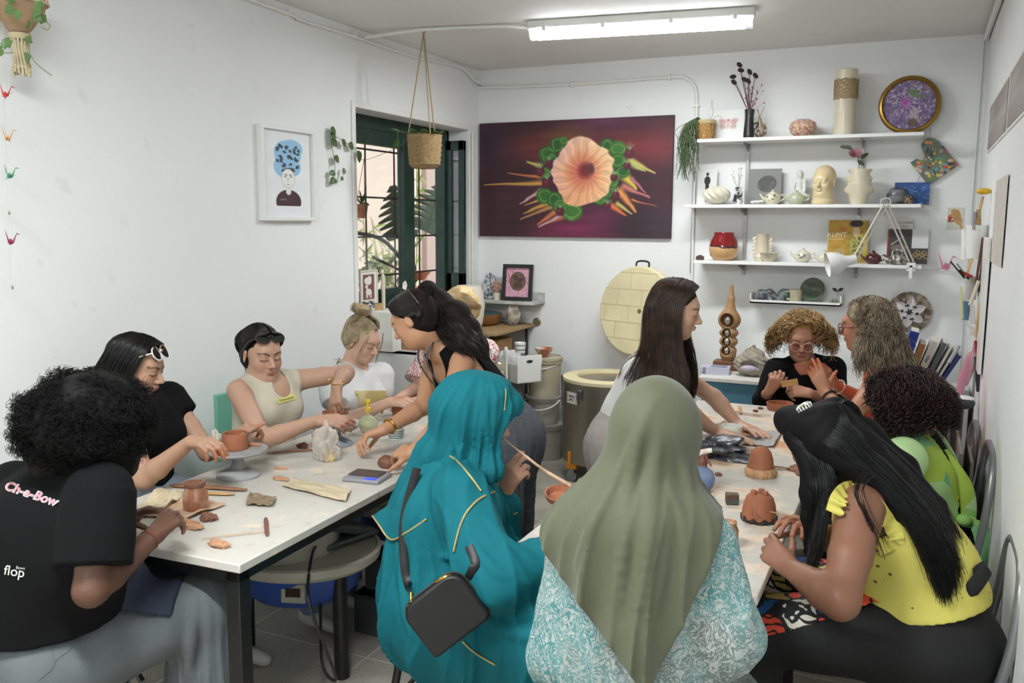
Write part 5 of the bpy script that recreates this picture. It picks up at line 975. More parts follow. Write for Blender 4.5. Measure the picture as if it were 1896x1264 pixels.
# ================================================================ woman in teal
def N_woman():
 H=Head(J(880,772,2.82),V(.88,.40,-.26),V(0,0,1),1.0)
 P=dict(head=H,neck=J(842,862,2.84),shR=J(852,918,2.66),shL=J(868,890,3.02),hip=J(832,1098,2.88),waist=J(818,1020,2.86),chest=J(826,950,2.85),b=1.08,skin='b88d74',fat=1.0,
  elR=J(912,1076,2.54),wrR=J(1030,1030,2.60),elL=J(908,1006,3.02),wrL=J(936,906,2.97),handL=dict(d=J(968,846,2.92)-J(936,906,2.97),nb=V(-.1,-1,.1),curl=(.55,.7,.9,1.0),side=-1,thumb=(.7,.3),s=.95),handR=dict(d=V(1,.2,0),curl=(.3,.3,.4,.4)))
 t=person(P,'woman in turquoise tunic and headscarf on a stool between the two tables')
 tm=mat('turquoise_cotton','0d616b',.8,bump=(9,.25,.02),spec=.2);T=torso_prims(P);h=P['hip'];k1=h+V(.44,-.10,.0);k2=h+V(.44,.12,.0)
 A=T+[('c',P['shR'],P['elR'],.078,.082,.05,False),('c',P['elR'],P['wrR'],.082,.062,.03,False),('c',P['shL'],P['elL'],.07,.065,.05,False),('c',P['elL'],P['elL']*.3+P['wrL']*.7,.065,.05,.03,False),
  ('c',P['chest'],h,.155,.19,.10,False),('e',h+V(-.02,0,-.02),V(.195,.20,.23),np.eye(3),.10,False),('c',h+V(.02,-.08,-.02),k1,.15,.12,.08,False),('c',h+V(.02,.08,-.02),k2,.14,.12,.08,False),('c',k1,k1*V(1,1,0)+V(0,0,.32),.12,.11,.06,False),('c',k2,k2*V(1,1,0)+V(0,0,.32),.12,.11,.06,False),('c',h+V(.05,0,-.10),k1*.5+k2*.5+V(-.05,0,-.12),.19,.15,.08,False)]
 R=[([(760,960),(748,1040),(752,1120),(770,1180)],.014,False),([(870,1000),(920,1060),(980,1080)],.010,False),([(900,960),(935,1000),(985,1030)],.009,False),
  ([(890,1130),(930,1160),(985,1180)],.014,False),([(800,900),(830,960),(842,1020)],.008,False),([(780,1000),(820,1030),(850,1034)],.007,False)]
 tu=solid('tunic',A,tm,t,.006,.012,dispf=folds(V(-1.30,2.50,0),7,.006,.020,1.0,.5,3,cloth_disp(11,.007,30,.003)),ridges=R,cuts=[(V(0,0,.25),V(0,0,-1))])
 solid('trousers',[('c',k*V(1,1,0)+V(-.02,0,.40),k*V(1,1,0)+V(-.05,0,.10),.075,.06,.03,False) for k in (k1,k2)][:1]+[('c',k2*V(1,1,0)+V(-.02,0,.40),k2*V(1,1,0)+V(-.05,0,.10),.075,.06,.03,False)],tm,t,.01)
 for k in (k1,k2):solid('shoe',foot_prims(k*V(1,1,0)+V(-.05,0,.08),(1,0)),mat('shoe_2a2a2c','2a2a2c',.6),t,.01)
 A2=[('e',H.p(0,-.012,.036),V(.092,.125,.112),H.B,.03,False),('c',H.p(0,.045,.07),H.p(0,.075,.055),.072,.055,.03,False),('c',H.p(0,.075,.06),H.p(0,.10,.075),.05,.028,.03,False),('c',H.p(0,.03,-.03),J(906,866,2.80),.080,.036,.05,False),('c',H.p(0,-.06,.0),J(826,846,2.82),.075,.060,.06,False),('c',J(826,850,2.82),J(906,870,2.79),.058,.036,.05,False),
  ('c',J(806,846,2.84),J(760,905,2.86),.062,.040,.04,False),('c',J(764,900,2.88),J(722,952,2.90),.042,.020,.03,False),('c',J(752,920,2.90),J(736,1030,2.92),.034,.020,.03,False),('c',J(846,862,2.86),J(880,886,2.86),.06,.04,.05,False)]
 R2=[([(880,700),(856,740),(846,800),(850,850)],.008,False),([(905,710),(900,770),(905,840)],.007,False),([(850,710),(818,760),(806,820)],.007,False),([(800,850),(760,910),(722,960)],.006,False),([(820,852),(860,872),(900,872)],.007,False)]
 hs=solid('headscarf',A2,tm,t,.005,.004,dispf=folds(H.p(0,.02,0),6,.001,.014,1.27,1.0,7,lambda x,y,z:.0015*vnoise(x,y,z,40,2)),ridges=R2,subs=[('e',H.p(0,.165,-.03),V(.06,.10,.075),H.B,.01,True)])
 gm=mat('gold_trim','b9a36a',.5,.4,bump=(200,.6))
 # shawl flap hanging over the left shoulder blade, with ruffled lower layer
 g=[[J(x,y,d)+CF*.012*math.sin(i*2.1+j*.4) for j,(x,y,d) in enumerate(zip(cr(np.array(a)[:,0],10),cr(np.array(a)[:,1],10),cr(np.array(a)[:,2],10)))] for i,a in enumerate(
  [[(820,856,2.72),(812,890,2.68),(800,935,2.66),(790,960,2.66)],[(796,856,2.74),(782,892,2.70),(764,946,2.68),(752,985,2.69)],[(780,862,2.77),(756,905,2.73),(734,958,2.72),(722,1000,2.73)],[(770,872,2.81),(742,918,2.78),(714,955,2.78),(700,968,2.80)],[(764,884,2.86),(736,922,2.85),(704,944,2.86),(690,954,2.88)]])]
 g=cr(np.array(g),24);MB().grid(g,thick=.004).build('shawl_flap',tm,t,world=True)
 MB().tube(g[:,-1],.0030,6).build('shawl_trim',gm,t,world=True)
 for pts in ([(777,824),(808,838),(839,847),(870,880),(894,913)],[(920,908),(889,922),(866,945),(853,970),(845,998),(839,1025)],[(855,1186),(880,1208),(920,1232)]):
  xy=cr(pts,30);Q=np.array([surf(tu,x,y,-.002) for x,y in xy]);Q=(np.roll(Q,1,0)+Q+np.roll(Q,-1,0))[1:-1]/3-CF*.002;MB().tube(Q,.0032,6).build('tunic_trim',gm,t,world=True)
 Q=cr([surf(hs,x,y,-.002) for x,y in ((934,690),(936,720),(934,760))],14);MB().tube(Q,.002,6).build('scarf_trim',gm,t,world=True)
 c0=P['elL']*.3+P['wrL']*.7;dd=nrm(P['wrL']-P['elL']);a1=nrm(np.cross(dd,V(1,0,0)));a2=np.cross(dd,a1)
 MB().tube([c0+(a1*math.cos(a)+a2*math.sin(a))*.060 for a in np.linspace(0,2*PI,25)[:-1]],.0026,6,closed=True).build('cuff_trim',gm,t,world=True)
 # shoulder bag
 lt=mat('black_leather','070708',.5,bump=(500,.08));gold=MATS['gold'];c=J(826,1132,2.46);B=frameM(c,nrm(J(900,1100,2.44)-J(800,1136,2.46)),None,nrm(V(0,0,1)+CF*.1))
 ux=nrm(J(870,1075,2.47)-J(772,1150,2.47));uz=nrm(np.cross(ux,CF));uy=np.cross(uz,ux);Mx=np.eye(4);Mx[:3,0]=ux;Mx[:3,1]=uz;Mx[:3,2]=-uy;Mx[:3,3]=c
 def rr(w,hh,r,n=7):
  o=[]
  for cx,cy,a0,rad in ((w-r,hh-r,0,r),(-w+r,hh-r,90,r),(-w+.012,-hh+.012,180,.012),(w-.02,-hh+.02,270,.02)):
   for i in range(n):a=math.radians(a0+90*i/(n-1));o.append((cx+rad*math.cos(a),cy+rad*math.sin(a)))
  return o
 S=1
 bg=thing('shoulder_bag','small black leather shoulder bag hanging at the turquoise tunic','bag',c)
 o1=rr(.098,.083,.045);b=MB();b.prism(o1,-.028,.028,Mx);b.build('bag_body',lt,bg,world=True,bev=.008)
 b=MB();b.tube([(Mx @ np.array([x*1.0,y*1.0,.0,1]))[:3] for x,y in rr(.100,.085,.046,9)],.0028,6,closed=True);b.build('zipper',mat('dark_zip','2b2925',.4),bg,world=True)
 b=MB();b.tube([surfp for surfp in cr([J(806,1076,2.42),J(818,1070,2.41),J(828,1066,2.41),J(834,1064,2.42)],8)],.0035,6);b.build('zip_pull',gold,bg,world=True)
 S1=cr([J(772,866,2.70),surf(tu,748,960,-.012),surf(tu,748,1040,-.012),surf(tu,756,1085,-.014),J(761,1098,2.48)],24);MB().tube(S1,.013,8,flat=(.18,*CF)).build('strap',lt,bg,world=True)
 b=MB();b.tube([J(761,1096,2.47),J(762,1122,2.455)],.004,8);b.tube([J(763+8*math.cos(a),1126+9*math.sin(a),2.45) for a in np.linspace(0,2*PI,17)[:-1]],.0022,6,closed=True);b.build('clasp',gold,bg,world=True)
 MB().tube(cr([J(868,1070,2.47),surf(tu,876,1052,-.01),surf(tu,880,1040,-.006),surf(tu,868,1010,-.004)],10),.013,8,flat=(.2,*CF)).build('strap',lt,bg,world=True)
 return P
PN=N_woman()
# ================================================================ woman with the afro, seen from behind
def A_woman():
 H=Head(J(166,800,2.42),V(.42,.86,-.30),V(0,0,1),1.02)
 P=dict(head=H,neck=J(118,880,2.44),shR=J(186,912,2.32),shL=J(30,905,2.58),hip=J(92,1205,2.50),waist=J(92,1110,2.47),chest=J(100,1010,2.45),b=1.28,skin='5b3d2e',clay='7d5a48',fat=1.15,
  elR=J(168,1092,2.25),wrR=J(285,992,2.46),elL=J(150,1010,2.72),wrL=J(232,962,2.74),handR=dict(d=J(340,935,2.58)-J(285,992,2.46),nb=V(.3,-.8,.4),curl=(.4,.5,.6,.7),side=-1,thumb=(.5,.2)),handL=dict(d=J(318,926,2.74)-J(232,962,2.74),nb=V(0,.2,1),curl=(.35,.45,.55,.6),side=1))
 t=person(P,'woman with a large black afro and black printed tee at the near table end')
 bm=MATS['black_cotton'];T=torso_prims(P);up=nrm(P['neck']-P['waist']);f=P['_f'];rt=nrm(P['shR']-P['shL']);h=P['hip']
 te=solid('tee_shirt',T+sleeves(P,.74,.070,.080)+[('c',P['chest'],h*.7+P['waist']*.3,.16,.20,.08,False)],bm,t,.006,.012,dispf=cloth_disp(8,.006,22,.002),subs=[('e',P['neck']+up*.04+f*.02,V(.075,.08,.055),basis(f,up),.01,True)],cuts=[(J(95,1196,2.3),V(-.03,.1,-1))])
 dm=mat('washed_grey_denim','5d6364',.85,bump=(350,.3),var=(7,.25));fw=nrm(V(.42,.90,0));sd=V(fw[1],-fw[0],0)
 kR=J(372,1122,2.72);kL=h+fw*.45-sd*.12+V(0,0,.02)
 pr=[('e',h,V(.23,.20,.16),basis(fw,(0,0,1)),.06,False),('c',h+sd*.10,kR,.125,.085,.06,False),('c',h-sd*.10,kL,.12,.085,.06,False)]
 dmn=solid('denim_skirt',pr+[('c',kR,kR*V(1,1,0)+V(.0,0,.06),.085,.13,.05,False)],dm,t,.006,.008,dispf=folds(kR,8,.002,.010,.6,.2,5,cloth_disp(9,.004,26,.002)),ridges=[([(345,1100),(350,1180),(346,1262)],.012,False)])
 nv=mat('navy_denim_apron','20283a',.85,bump=(300,.3),var=(20,.2));e1,e2=J(150,1098,2.3),J(330,1215,2.55)
 solid('navy_apron',pr+[('c',P['waist']+f*.12,h+fw*.12+V(0,0,.02),.13,.17,.06,False)],nv,t,.006,.020,dispf=cloth_disp(9,.006,24,.003),cuts=[(J(110,1140,2.3),nrm(np.cross(J(330,1228,2.3)-J(110,1140,2.3),CF))*-1),(J(328,1100,2.6),nrm(V(.9,.5,0))),(h-fw*.10,-fw)])
 lg=MB();solid('leg',[('c',kL+V(0,0,.0),kL*V(1,1,0)+fw*.05+V(0,0,.1),.075,.05,.03,False),('c',kL-fw*.1,kL,.08,.075,.03,False)],SKIN,t,.007,color=paint('5b3d2e',[]))
 for k in (kR,kL):solid('shoe',foot_prims(k*V(1,1,0)+V(0,0,.08),fw),mat('shoe_2a2a2c','2a2a2c',.6),t,.01)
 st=[surf(dmn,x,y,-.001) for x,y in ((98,1160),(96,1195),(100,1232),(72,1258))];MB().tube(cr(st,20),.0014,5).build('pocket_stitching',mat('denim_stitch','555f60',.9),t,world=True)
 st=[surf(dmn,x,y,-.001) for x,y in ((100,1225),(125,1205),(155,1180))];MB().tube(cr(st,20),.0014,5).build('pocket_stitching',MATS['denim_stitch'],t,world=True)
 # back print: lettering only
 pk=mat('pink_print','c9737f',.7);wh=mat('white_print','c9c9c4',.7)
 decal(te,60,914,104,34,-.32,wh,'back_print_outline',t,.0015,'Ch-a-Bow',shear=.25,sp=1.05,bold=.045);decal(te,60,914,100,31,-.32,pk,'back_print',t,.0025,'Ch-a-Bow',shear=.25,sp=1.12,bold=.018)
 decal(te,26,1060,40,24,-.16,wh,'back_print',t,.002,'flop',bold=.005);decal(te,38,1051,16,6,-.1,wh,'back_print',t,.002,'Bows')
 # afro
 hm=mat('black_afro_hair','0d0b0b',.75,spec=.2);c=J(160,782,2.42);R3=V(.158,.158,.128)
 solid('afro',[('e',c,R3,np.eye(3),.02,False),('c',c,J(205,850,2.42),.12,.07,.05,False),('c',c,J(110,850,2.42),.12,.08,.05,False)],hm,t,.006,dispf=lambda x,y,z:.010*vnoise(x,y,z,22,3)+.006*vnoise(x,y,z,60,4)+.003*vnoise(x,y,z,130,5))
 rg=np.random.default_rng(11);n=9000;d=rg.normal(0,1,(n,3));d /= np.linalg.norm(d,axis=1)[:,None];d=d[(d[:,2] > -.75)];n=len(d)
 lump=1+.06*np.sin(d[:,0]*9+1)*np.sin(d[:,1]*8)+.05*np.sin(d[:,2]*11+d[:,0]*5);tt=np.linspace(.80,1.0,12)[None,:,None]*(1.12+rg.uniform(-.06,.10,(n,1,1)))*lump[:,None,None]
 L=c+d[:,None,:]*R3*tt+V(0,0,-.0);L=curlify(L,.0075,2.6,12,.4)+rg.normal(0,.002,L.shape);strands('afro_strands',L,.0011,hm,t,taper=.5)
 tubes('hair_tie_wristband',[P['wrR']-.03*nrm(P['wrR']-P['elR'])+q for q in (V(0,0,0),)]*2,.001,hm,t) if 0 else None
 d0=nrm(P['wrR']-P['elR']);c0=P['wrR']-d0*.02;a1=nrm(np.cross(d0,V(0,0,1)));a2=np.cross(d0,a1);MB().tube([c0+(a1*math.cos(a)+a2*math.sin(a))*.0285 for a in np.linspace(0,2*PI,21)[:-1]],.0016,6,closed=True).build('bracelet',mat('red_thread','7a2f2a',.7),t,world=True)
 return P
PA=A_woman()
# ================================================================ painted surfaces: colours computed per vertex on a fine grid
ART=attrmat('painted_surface',.6);ARTG=attrmat('printed_gloss',.3)
def art(name,W,Hh,nx,fn,parent,M=None,m=None,th=.0,**k):
 ny=max(2,int(nx*Hh/W));u,v=np.meshgrid(np.linspace(0,1,nx),np.linspace(0,1,ny),indexing='ij');c=fn(u,v)  # u right, v down
 P=np.stack([(u-.5)*W,np.zeros_like(u),(.5-v)*Hh],-1).reshape(-1,3)
 if M is not None:M=np.array(M);P=P @ M[:3,:3].T+M[:3,3]
 i,j=np.meshgrid(np.arange(nx-1),np.arange(ny-1),indexing='ij');a=(i*ny+j).ravel();F=np.stack([a,a+1,a+ny+1,a+ny],1)
 return mkobj(name,npmesh(name,P,F),m or ART,parent,False,False,None,color=np.array([lin(tuple(x)) for x in np.clip(c.reshape(-1,3),0,255)/255.],np.float32) if nx*ny < 4000 else (lambda q:np.where(q <= .04045,q/12.92,((q+.055)/1.055)**2.4))(np.clip(c.reshape(-1,3),0,255)/255.).astype(np.float32),**k)
_T=np.random.default_rng(5).uniform(-1,1,(8,96,96))
def hn(u,v,f,s=0):  # hashed value noise for painted surfaces
 x,y=np.abs(u*f+s*7.3),np.abs(v*f+s*3.1);i,j=x.astype(int),y.astype(int);a,b=x-i,y-j;a,b=a*a*(3-2*a),b*b*(3-2*b);T=_T[s % 8];i0,i1,j0,j1=i % 96,(i+1) % 96,j % 96,(j+1) % 96
 return (T[i0,j0]*(1-a)+T[i1,j0]*a)*(1-b)+(T[i0,j1]*(1-a)+T[i1,j1]*a)*b
def layer(c,mask,col):mask=np.clip(mask,0,1)[...,None];return c*(1-mask)+np.array(col,float)*mask
def blob(u,v,x,y,rx,ry=None,soft=.15,ang=0):
 ry=ry or rx;a=math.radians(ang);du=u-x;dv=v-y;p=(du*math.cos(a)+dv*math.sin(a))/rx;q=(-du*math.sin(a)+dv*math.cos(a))/ry;d=np.sqrt(p*p+q*q);return np.clip((1-d)/soft,0,1)
def seg(u,v,x0,y0,x1,y1,w,soft=.5):
 dx,dy=x1-x0,y1-y0;t=np.clip(((u-x0)*dx+(v-y0)*dy)/(dx*dx+dy*dy),0,1);d=np.hypot(u-x0-t*dx,v-y0-t*dy);ww=w*(1-.75*t);return np.clip((1-d/ww)/soft,0,1)
def big_painting(u,v):
 x=133+u*1687;y=110+v*1010;n=vnoise(x,y*2.2,0*x,.006,2);n2=vnoise(x*.5,y*3,0*x,.02,5)
 c=np.zeros(u.shape+(3,))+(58,28,38);c=layer(c,blob(x,y,1500,350,700,260,1)*.9,(134,44,50));c=layer(c,blob(x,y,620,330,420,200,1)*.7,(120,50,44));c=layer(c,blob(x,y,1250,120,520,160,1)*.8,(104,54,88));c=layer(c,blob(x,y,1000,1060,520,150,1)*.9,(136,40,86));c=layer(c,blob(x,y,1250,930,300,120,1)*.6,(120,44,90))
 c=layer(c,blob(x,y,1700,1010,400,230,1)*.8,(50,46,54));c=layer(c,blob(x,y,250,300,300,260,1)*.5,(40,30,60));c=layer(c,blob(x,y,940,250,300,130,1)*.6,(150,100,50));c=c*(1+.12*n+.10*n2)[...,None]
 sy=(208,160,70);so=(206,120,70);sl=(205,195,100);sp=(214,176,160)
 for a in ((700,650,180,656,34,sy),(700,600,400,556,26,so),(690,500,580,455,40,sl),(700,720,515,828,30,sp),(720,790,560,840,20,sy),(760,830,550,912,34,sy),(800,860,520,965,26,(190,140,80)),(850,890,680,1015,40,so),(900,930,690,1035,30,sp),(930,940,780,1000,24,(170,90,70)),(1480,460,1680,585,40,sl),(1500,500,1600,560,36,(180,190,110)),(1440,600,1530,700,60,(216,200,70)),(1430,680,1640,780,36,(205,125,115)),(1400,730,1530,890,54,(232,156,84)),(1330,850,1450,925,40,(226,120,60)),(1500,790,1700,860,14,so),(1500,620,1610,740,26,(190,110,130)),(1380,830,1500,910,30,sl)):c=layer(c,seg(x,y+10*n2,*a[:5],.8)*.9,a[5])
 for i,(a,b,r) in enumerate(((850,320,78),(905,285,40),(760,400,85),(800,440,70),(740,560,60),(740,760,85),(830,790,80),(985,890,105),(880,850,75),(1280,340,75),(1370,370,80),(1370,470,80),(1420,560,65),(1330,650,60),(1230,780,75),(1290,730,70),(1350,600,55))):
  c=layer(c,blob(x,y,a,b,r*1.02,r*.95,.25),((36,84,38),(58,108,44),(44,96,34))[i % 3]);ring=np.abs(np.hypot(x-a,y-b)/r-.6+.15*n2);c=layer(c,np.clip(1-ring/.12,0,1)*.55*blob(x,y,a,b,r,r,.2),(150,180,80))
 ang=np.arctan2(y-575,x-1095);rad=np.hypot((x-1075)/272.,(y-560)/300.)*(1+.05*np.sin(ang*5+1)+.05*n2);ang=ang+.5*(1-rad)+.10*vnoise(x,y,0*x,.03,8);st=.7*np.sin(ang*38+rad*7+3*n)*.5+np.sin(ang*71-rad*9)*.3+np.sin(ang*17+rad*4)*.5
 fl=np.zeros(u.shape+(3,))+(222,160,116);fl=layer(fl,np.clip((rad-.5)/.5,0,1)*np.clip(.5+.5*np.sin(ang+2.3),0,1),(236,204,158));fl=layer(fl,np.clip((rad-.4)/.6,0,1)*np.clip(-np.cos(ang-.6),0,1)*.8,(226,178,176));fl=layer(fl,np.clip((.62-rad)/.5,0,1),(190,96,76));fl=fl*(1+.10*st)[...,None]
 fl=layer(fl,blob(x,y,1100,545,85,90,.6),(112,40,44));fl=layer(fl,blob(x,y,1150,530,32,60,.5,-10)*.8,(70,50,60));m=np.clip((1-rad)/.05,0,1)[...,None];c=c*(1-m)+fl*m
 for a,b,r in ((700,550,46),(780,475,36),(760,648,46),(882,897,44),(1470,415,46),(1450,515,34),(1345,610,36),(1360,757,38),(1295,850,34)):
  c=layer(c,blob(x,y,a,b,r,r,.2),(84,28,44));c=layer(c,blob(x,y,a-8,b-10,r*.4,r*.4,.8)*.6,(150,70,90))
  for k in range(5):c=layer(c,seg(x,y,a,b-r*.8,a+(k-2)*22,b-r*2.1+abs(k-2)*8,7)*.8,(120,150,110))
 return c
def MY(loc,rz=0,tilt=0):return np.array(Matrix.Translation(Vector(loc)) @ Matrix.Rotation(rz,4,'Z') @ Matrix.Rotation(tilt,4,'X'))
pc=(PL(888,230,1,YB-.03)+PL(1248,215,1,YB-.03)+PL(1241,440,1,YB-.03)+PL(888,435,1,YB-.03))/4
t=thing('painting','large unframed painting of a peach flower with green leaves on dark red','painting',pc);W_,H_=1.495,.845
b=MB();b.b2((-W_/2,.001,-H_/2),(W_/2,.027,H_/2));b.build('canvas',mat('canvas_edge','3a2026',.8),t,smooth=False);art('painted_face',W_,H_,420,big_painting,t)
def box_frame(name,label,cat,M,W,Hh,fw,depth,fm,fn,nx,mat_w=0,glass=False,mm=None):
 """picture hanging/standing in plane x-z of M, facing -y"""
 M=np.array(M);t=thing(name,label,cat,M[:3,3]);R=np.eye(4);R[:3,:3]=M[:3,:3];b=MB()
 for lo,hi in (((-W/2,0,Hh/2-fw),(W/2,depth,Hh/2)),((-W/2,0,-Hh/2),(W/2,depth,-Hh/2+fw)),((-W/2,0,-Hh/2+fw),(-W/2+fw,depth,Hh/2-fw)),((W/2-fw,0,-Hh/2+fw),(W/2,depth,Hh/2-fw))):b.b2(lo,hi,R)
 b.build('frame',fm,t,bev=.0015);b=MB();b.b2((-W/2+fw*.8,depth*.6,-Hh/2+fw*.8),(W/2-fw*.8,depth*.95,Hh/2-fw*.8),R);b.build('backing',WPL,t,smooth=False)
 D=np.eye(4);D[1,3]=depth*.58;art('picture',W-2*fw,Hh-2*fw,nx,fn,t,R @ D)
 if glass:b=MB();b.b2((-W/2+fw*.9,depth*.2,-Hh/2+fw*.9),(W/2-fw*.9,depth*.25,Hh/2-fw*.9),R);b.build('glass',GLS,t,smooth=False)
 return t
def portrait(u,v):
 x=u*250;y=v*460;c=np.zeros(u.shape+(3,))+(226,230,232);c=c+4*vnoise(x,y,0*x,.04,1)[...,None];n=vnoise(x,y,0*x,.07,3)
 m=np.maximum.reduce([blob(x,y,118,120,62,72,.1),blob(x,y,150,90,60,50,.1),blob(x,y,105,190,52,60,.1),blob(x,y,150,190,48,52,.1),blob(x,y,150,130,50,50,.1)]);c=layer(c,m,(146,190,222))
 rg=random.Random(4)
 for i in range(34):a=rg.uniform(70,185);bb=rg.uniform(70,215);an=rg.uniform(0,180);c=layer(c,blob(x,y,a,bb,14,4.5,.3,an)*m,(38,46,58));c=layer(c,blob(x,y,a,bb,7,10,.3,an)*m*.8,(52,62,74))
 c=layer(c,blob(x,y,128,252,34,52,.04),(230,229,226))
 for s in (-1,1):c=layer(c,blob(x,y,128+s*15,243,8,4.5,.3),(40,40,44));c=layer(c,blob(x,y,128+s*15,243,6,3,.3),(235,235,235));c=layer(c,blob(x,y,128+s*15,243,2.5,2.8,.4),(30,30,34));c=layer(c,seg(x,y,128+s*6,234,128+s*25,230,3),(40,38,40))
 c=layer(c,seg(x,y,127,250,125,272,1.6),(70,66,66));c=layer(c,blob(x,y,128,285,10,4,.3),(196,160,158));c=layer(c,seg(x,y,118,285,139,285,1.5),(90,60,60))
 c=layer(c,np.clip(1-np.abs(np.hypot((x-128)/34.,(y-252)/52.)-1)/.035,0,1)*.7*(y > 225),(70,70,74));t_=np.maximum(blob(x,y,128,378,66,66,.03)*(y < 402),blob(x,y,128,330,36,30,.05)*(y > 322));c=layer(c,t_*(y < 402),(66,40,44));c=layer(c,blob(x,y,128,322,14,20,.1),(226,222,218));c=layer(c,(np.abs(x-100) < 16)*(np.abs(y-366) < 5)*.6,(150,140,142));return c
a0,a1=PL(477,232,0,XL+.035),PL(577,246,0,XL+.035);yl,yr=3.66,4.085
MLW=np.array(Matrix.Translation((XL+.034,(3.63+4.085)/2,(1.715+2.205)/2)) @ Matrix.Rotation(PI/2,4,'Z'));
box_frame('framed_print','white box frame with drawing of a woman with blue hair on left wall','picture',MLW,.44,.49,.02,.034,WHT,portrait,150,mm=None)
# ---------------------------------------------------------------- leaves and vines
LEAF=mat('pothos_leaf','4d6b3a',.45,var=(30,.35),col2='38532c');STEM=mat('plant_stem','6b7a45',.6);IVY=mat('ivy_leaf','5c7d44',.5,var=(30,.3))
def leaf(b,p,d,n,L,w,shape='heart',curl=.15):
 d=nrm(d);n=nrm(n-np.dot(n,d)*d);s=np.cross(d,n);g=[]
 for i in range(7):
  t_=i/6.;ww={'heart':math.sin(PI*min(1,t_*.93+.07))**.7*(1-.35*t_),'oval':math.sin(PI*t_)**.8,'ivy':math.sin(PI*t_)**.5*(1+.35*math.sin(t_*13))}[shape]*w/2
  c=p+d*L*t_-n*curl*L*t_*t_;g.append([c-s*ww+n*.25*ww,c-s*ww*.5+n*.06*ww,c,c+s*ww*.5+n*.06*ww,c+s*ww+n*.25*ww])
 b.grid(np.array(g),thick=.0006)
rr_=random.Random(3)
def vine(parent,pts,r,leaves,m,sm,L=.05,w=.042,shape='heart',nn=V(1,-.3,.2),seed=0):
 C=cr([np.array(p) for p in pts],30);MB().tube(C,r,5).build('stem',sm,parent,world=True);rg=random.Random(seed)
 for q,dr,k in leaves:
  p=C[int(q*29)];b=MB();leaf(b,p,V(*dr),nn+V(rg.uniform(-.3,.3),rg.uniform(-.3,.3),0),L*k,w*k,shape);b.build('leaf',m,parent,world=True)
A=lambda x,y,o=.03:PL(x,y,0,XL+o)
t=thing('pothos_vine','pothos vine with heart-shaped leaves trailing on the wall beside the window','plant',A(625,290))
vine(t,[A(612,240),A(612,258),A(618,290),A(620,315),A(617,338)],.002,[(.02,(0,.9,-.1),1),(.18,(0,1,.2),1),(.30,(0,.6,-.1),1.2),(.55,(0,.9,-.2),1),(.82,(0,-.9,-.2),.8),(.9,(0,-.5,-.6),.8),(.97,(0,.9,0),.6),(1,(0,.9,.6),.5)],LEAF,STEM,.065,.055,seed=1)
vine(t,[A(612,250),A(628,256),A(640,264),A(655,273),A(662,281)],.002,[(.35,(0,.7,-.6),.9),(.6,(0,1,-.3),1.0),(.98,(0,.5,-.8),1.2)],LEAF,STEM,.065,.055,seed=2)
vine(t,[A(618,338),A(630,335),A(636,322)],.0015,[(.6,(0,.6,.6),.5),(1,(0,.2,.8),.6)],LEAF,STEM,.065,.055,seed=3)
# hanging rope basket
hb=V(-2.72,4.66,0);zb=[Zpx(y,hb[0],hb[1]) for y in (313,250)];t=thing('hanging_planter','woven straw basket planter hanging on cords from the ceiling hook','hanging plant',(hb[0],hb[1],zb[0]))
BSK=mat('woven_seagrass','b09468',.8,bump=(60,.9,.01),var=(70,.45),col2='7d6440',stretch=(1,1,3));Hb=zb[1]-zb[0];pr=[]
b=MB();pr=[(.001,0),(.06,.002),(.084,.014),(.092,.03)]+[(.095+.012*i/12-.004*(i % 2),.025+(Hb-.025)*i/12) for i in range(13)]+[(.098,Hb),(.092,Hb-.03),(.001,Hb-.03)];b.lathe(pr,36);b.build('basket',BSK,t)
hk=V(0,0,ZC-.03-zb[0]);rope=mat('jute_cord','a08a68',.9)
for a in (200,320,80):q=V(.1*math.cos(math.radians(a)),.1*math.sin(math.radians(a)),Hb-.01);MB().tube([hk,q],.0035,6).build('cord',rope,t)
MB().tube(cr([hk+V(0,0,.03),hk+V(.012,0,.018),hk+V(.008,0,0),hk+V(-.008,0,0)],12),.002,6).build('hook',MATS['dark_brass'] if 'dark_brass' in MATS else mat('dark_iron','3a3632',.5,.5),t)
for k in range(9):
 a=k*.7+.3;b=MB();p=V(.07*math.cos(a),.07*math.sin(a),Hb-.01);leaf(b,p,V(math.cos(a)*1.0,math.sin(a),.9-.2*(k % 3)),V(0,0,1),.075,.06);b.build('leaf',LEAF,t)
bb=V(hb[0],hb[1],zb[0]);vine(t,[bb+V(-.06,-.06,Hb),bb+V(-.13,-.07,Hb+.02),bb+V(-.15,-.06,Hb-.02),bb+V(-.16,-.03,Hb-.09)],.002,[(.4,(-1,0,.5),1),(.7,(-.4,0,-.8),1)],LEAF,STEM,.06,.05)
vine(t,[bb+V(-.09,-.03,Hb-.01),V(-2.88,4.62,Zpx(272,-2.85,4.62)),A(690,292,.02),A(668,296,.01)],.0015,[],LEAF,STEM)
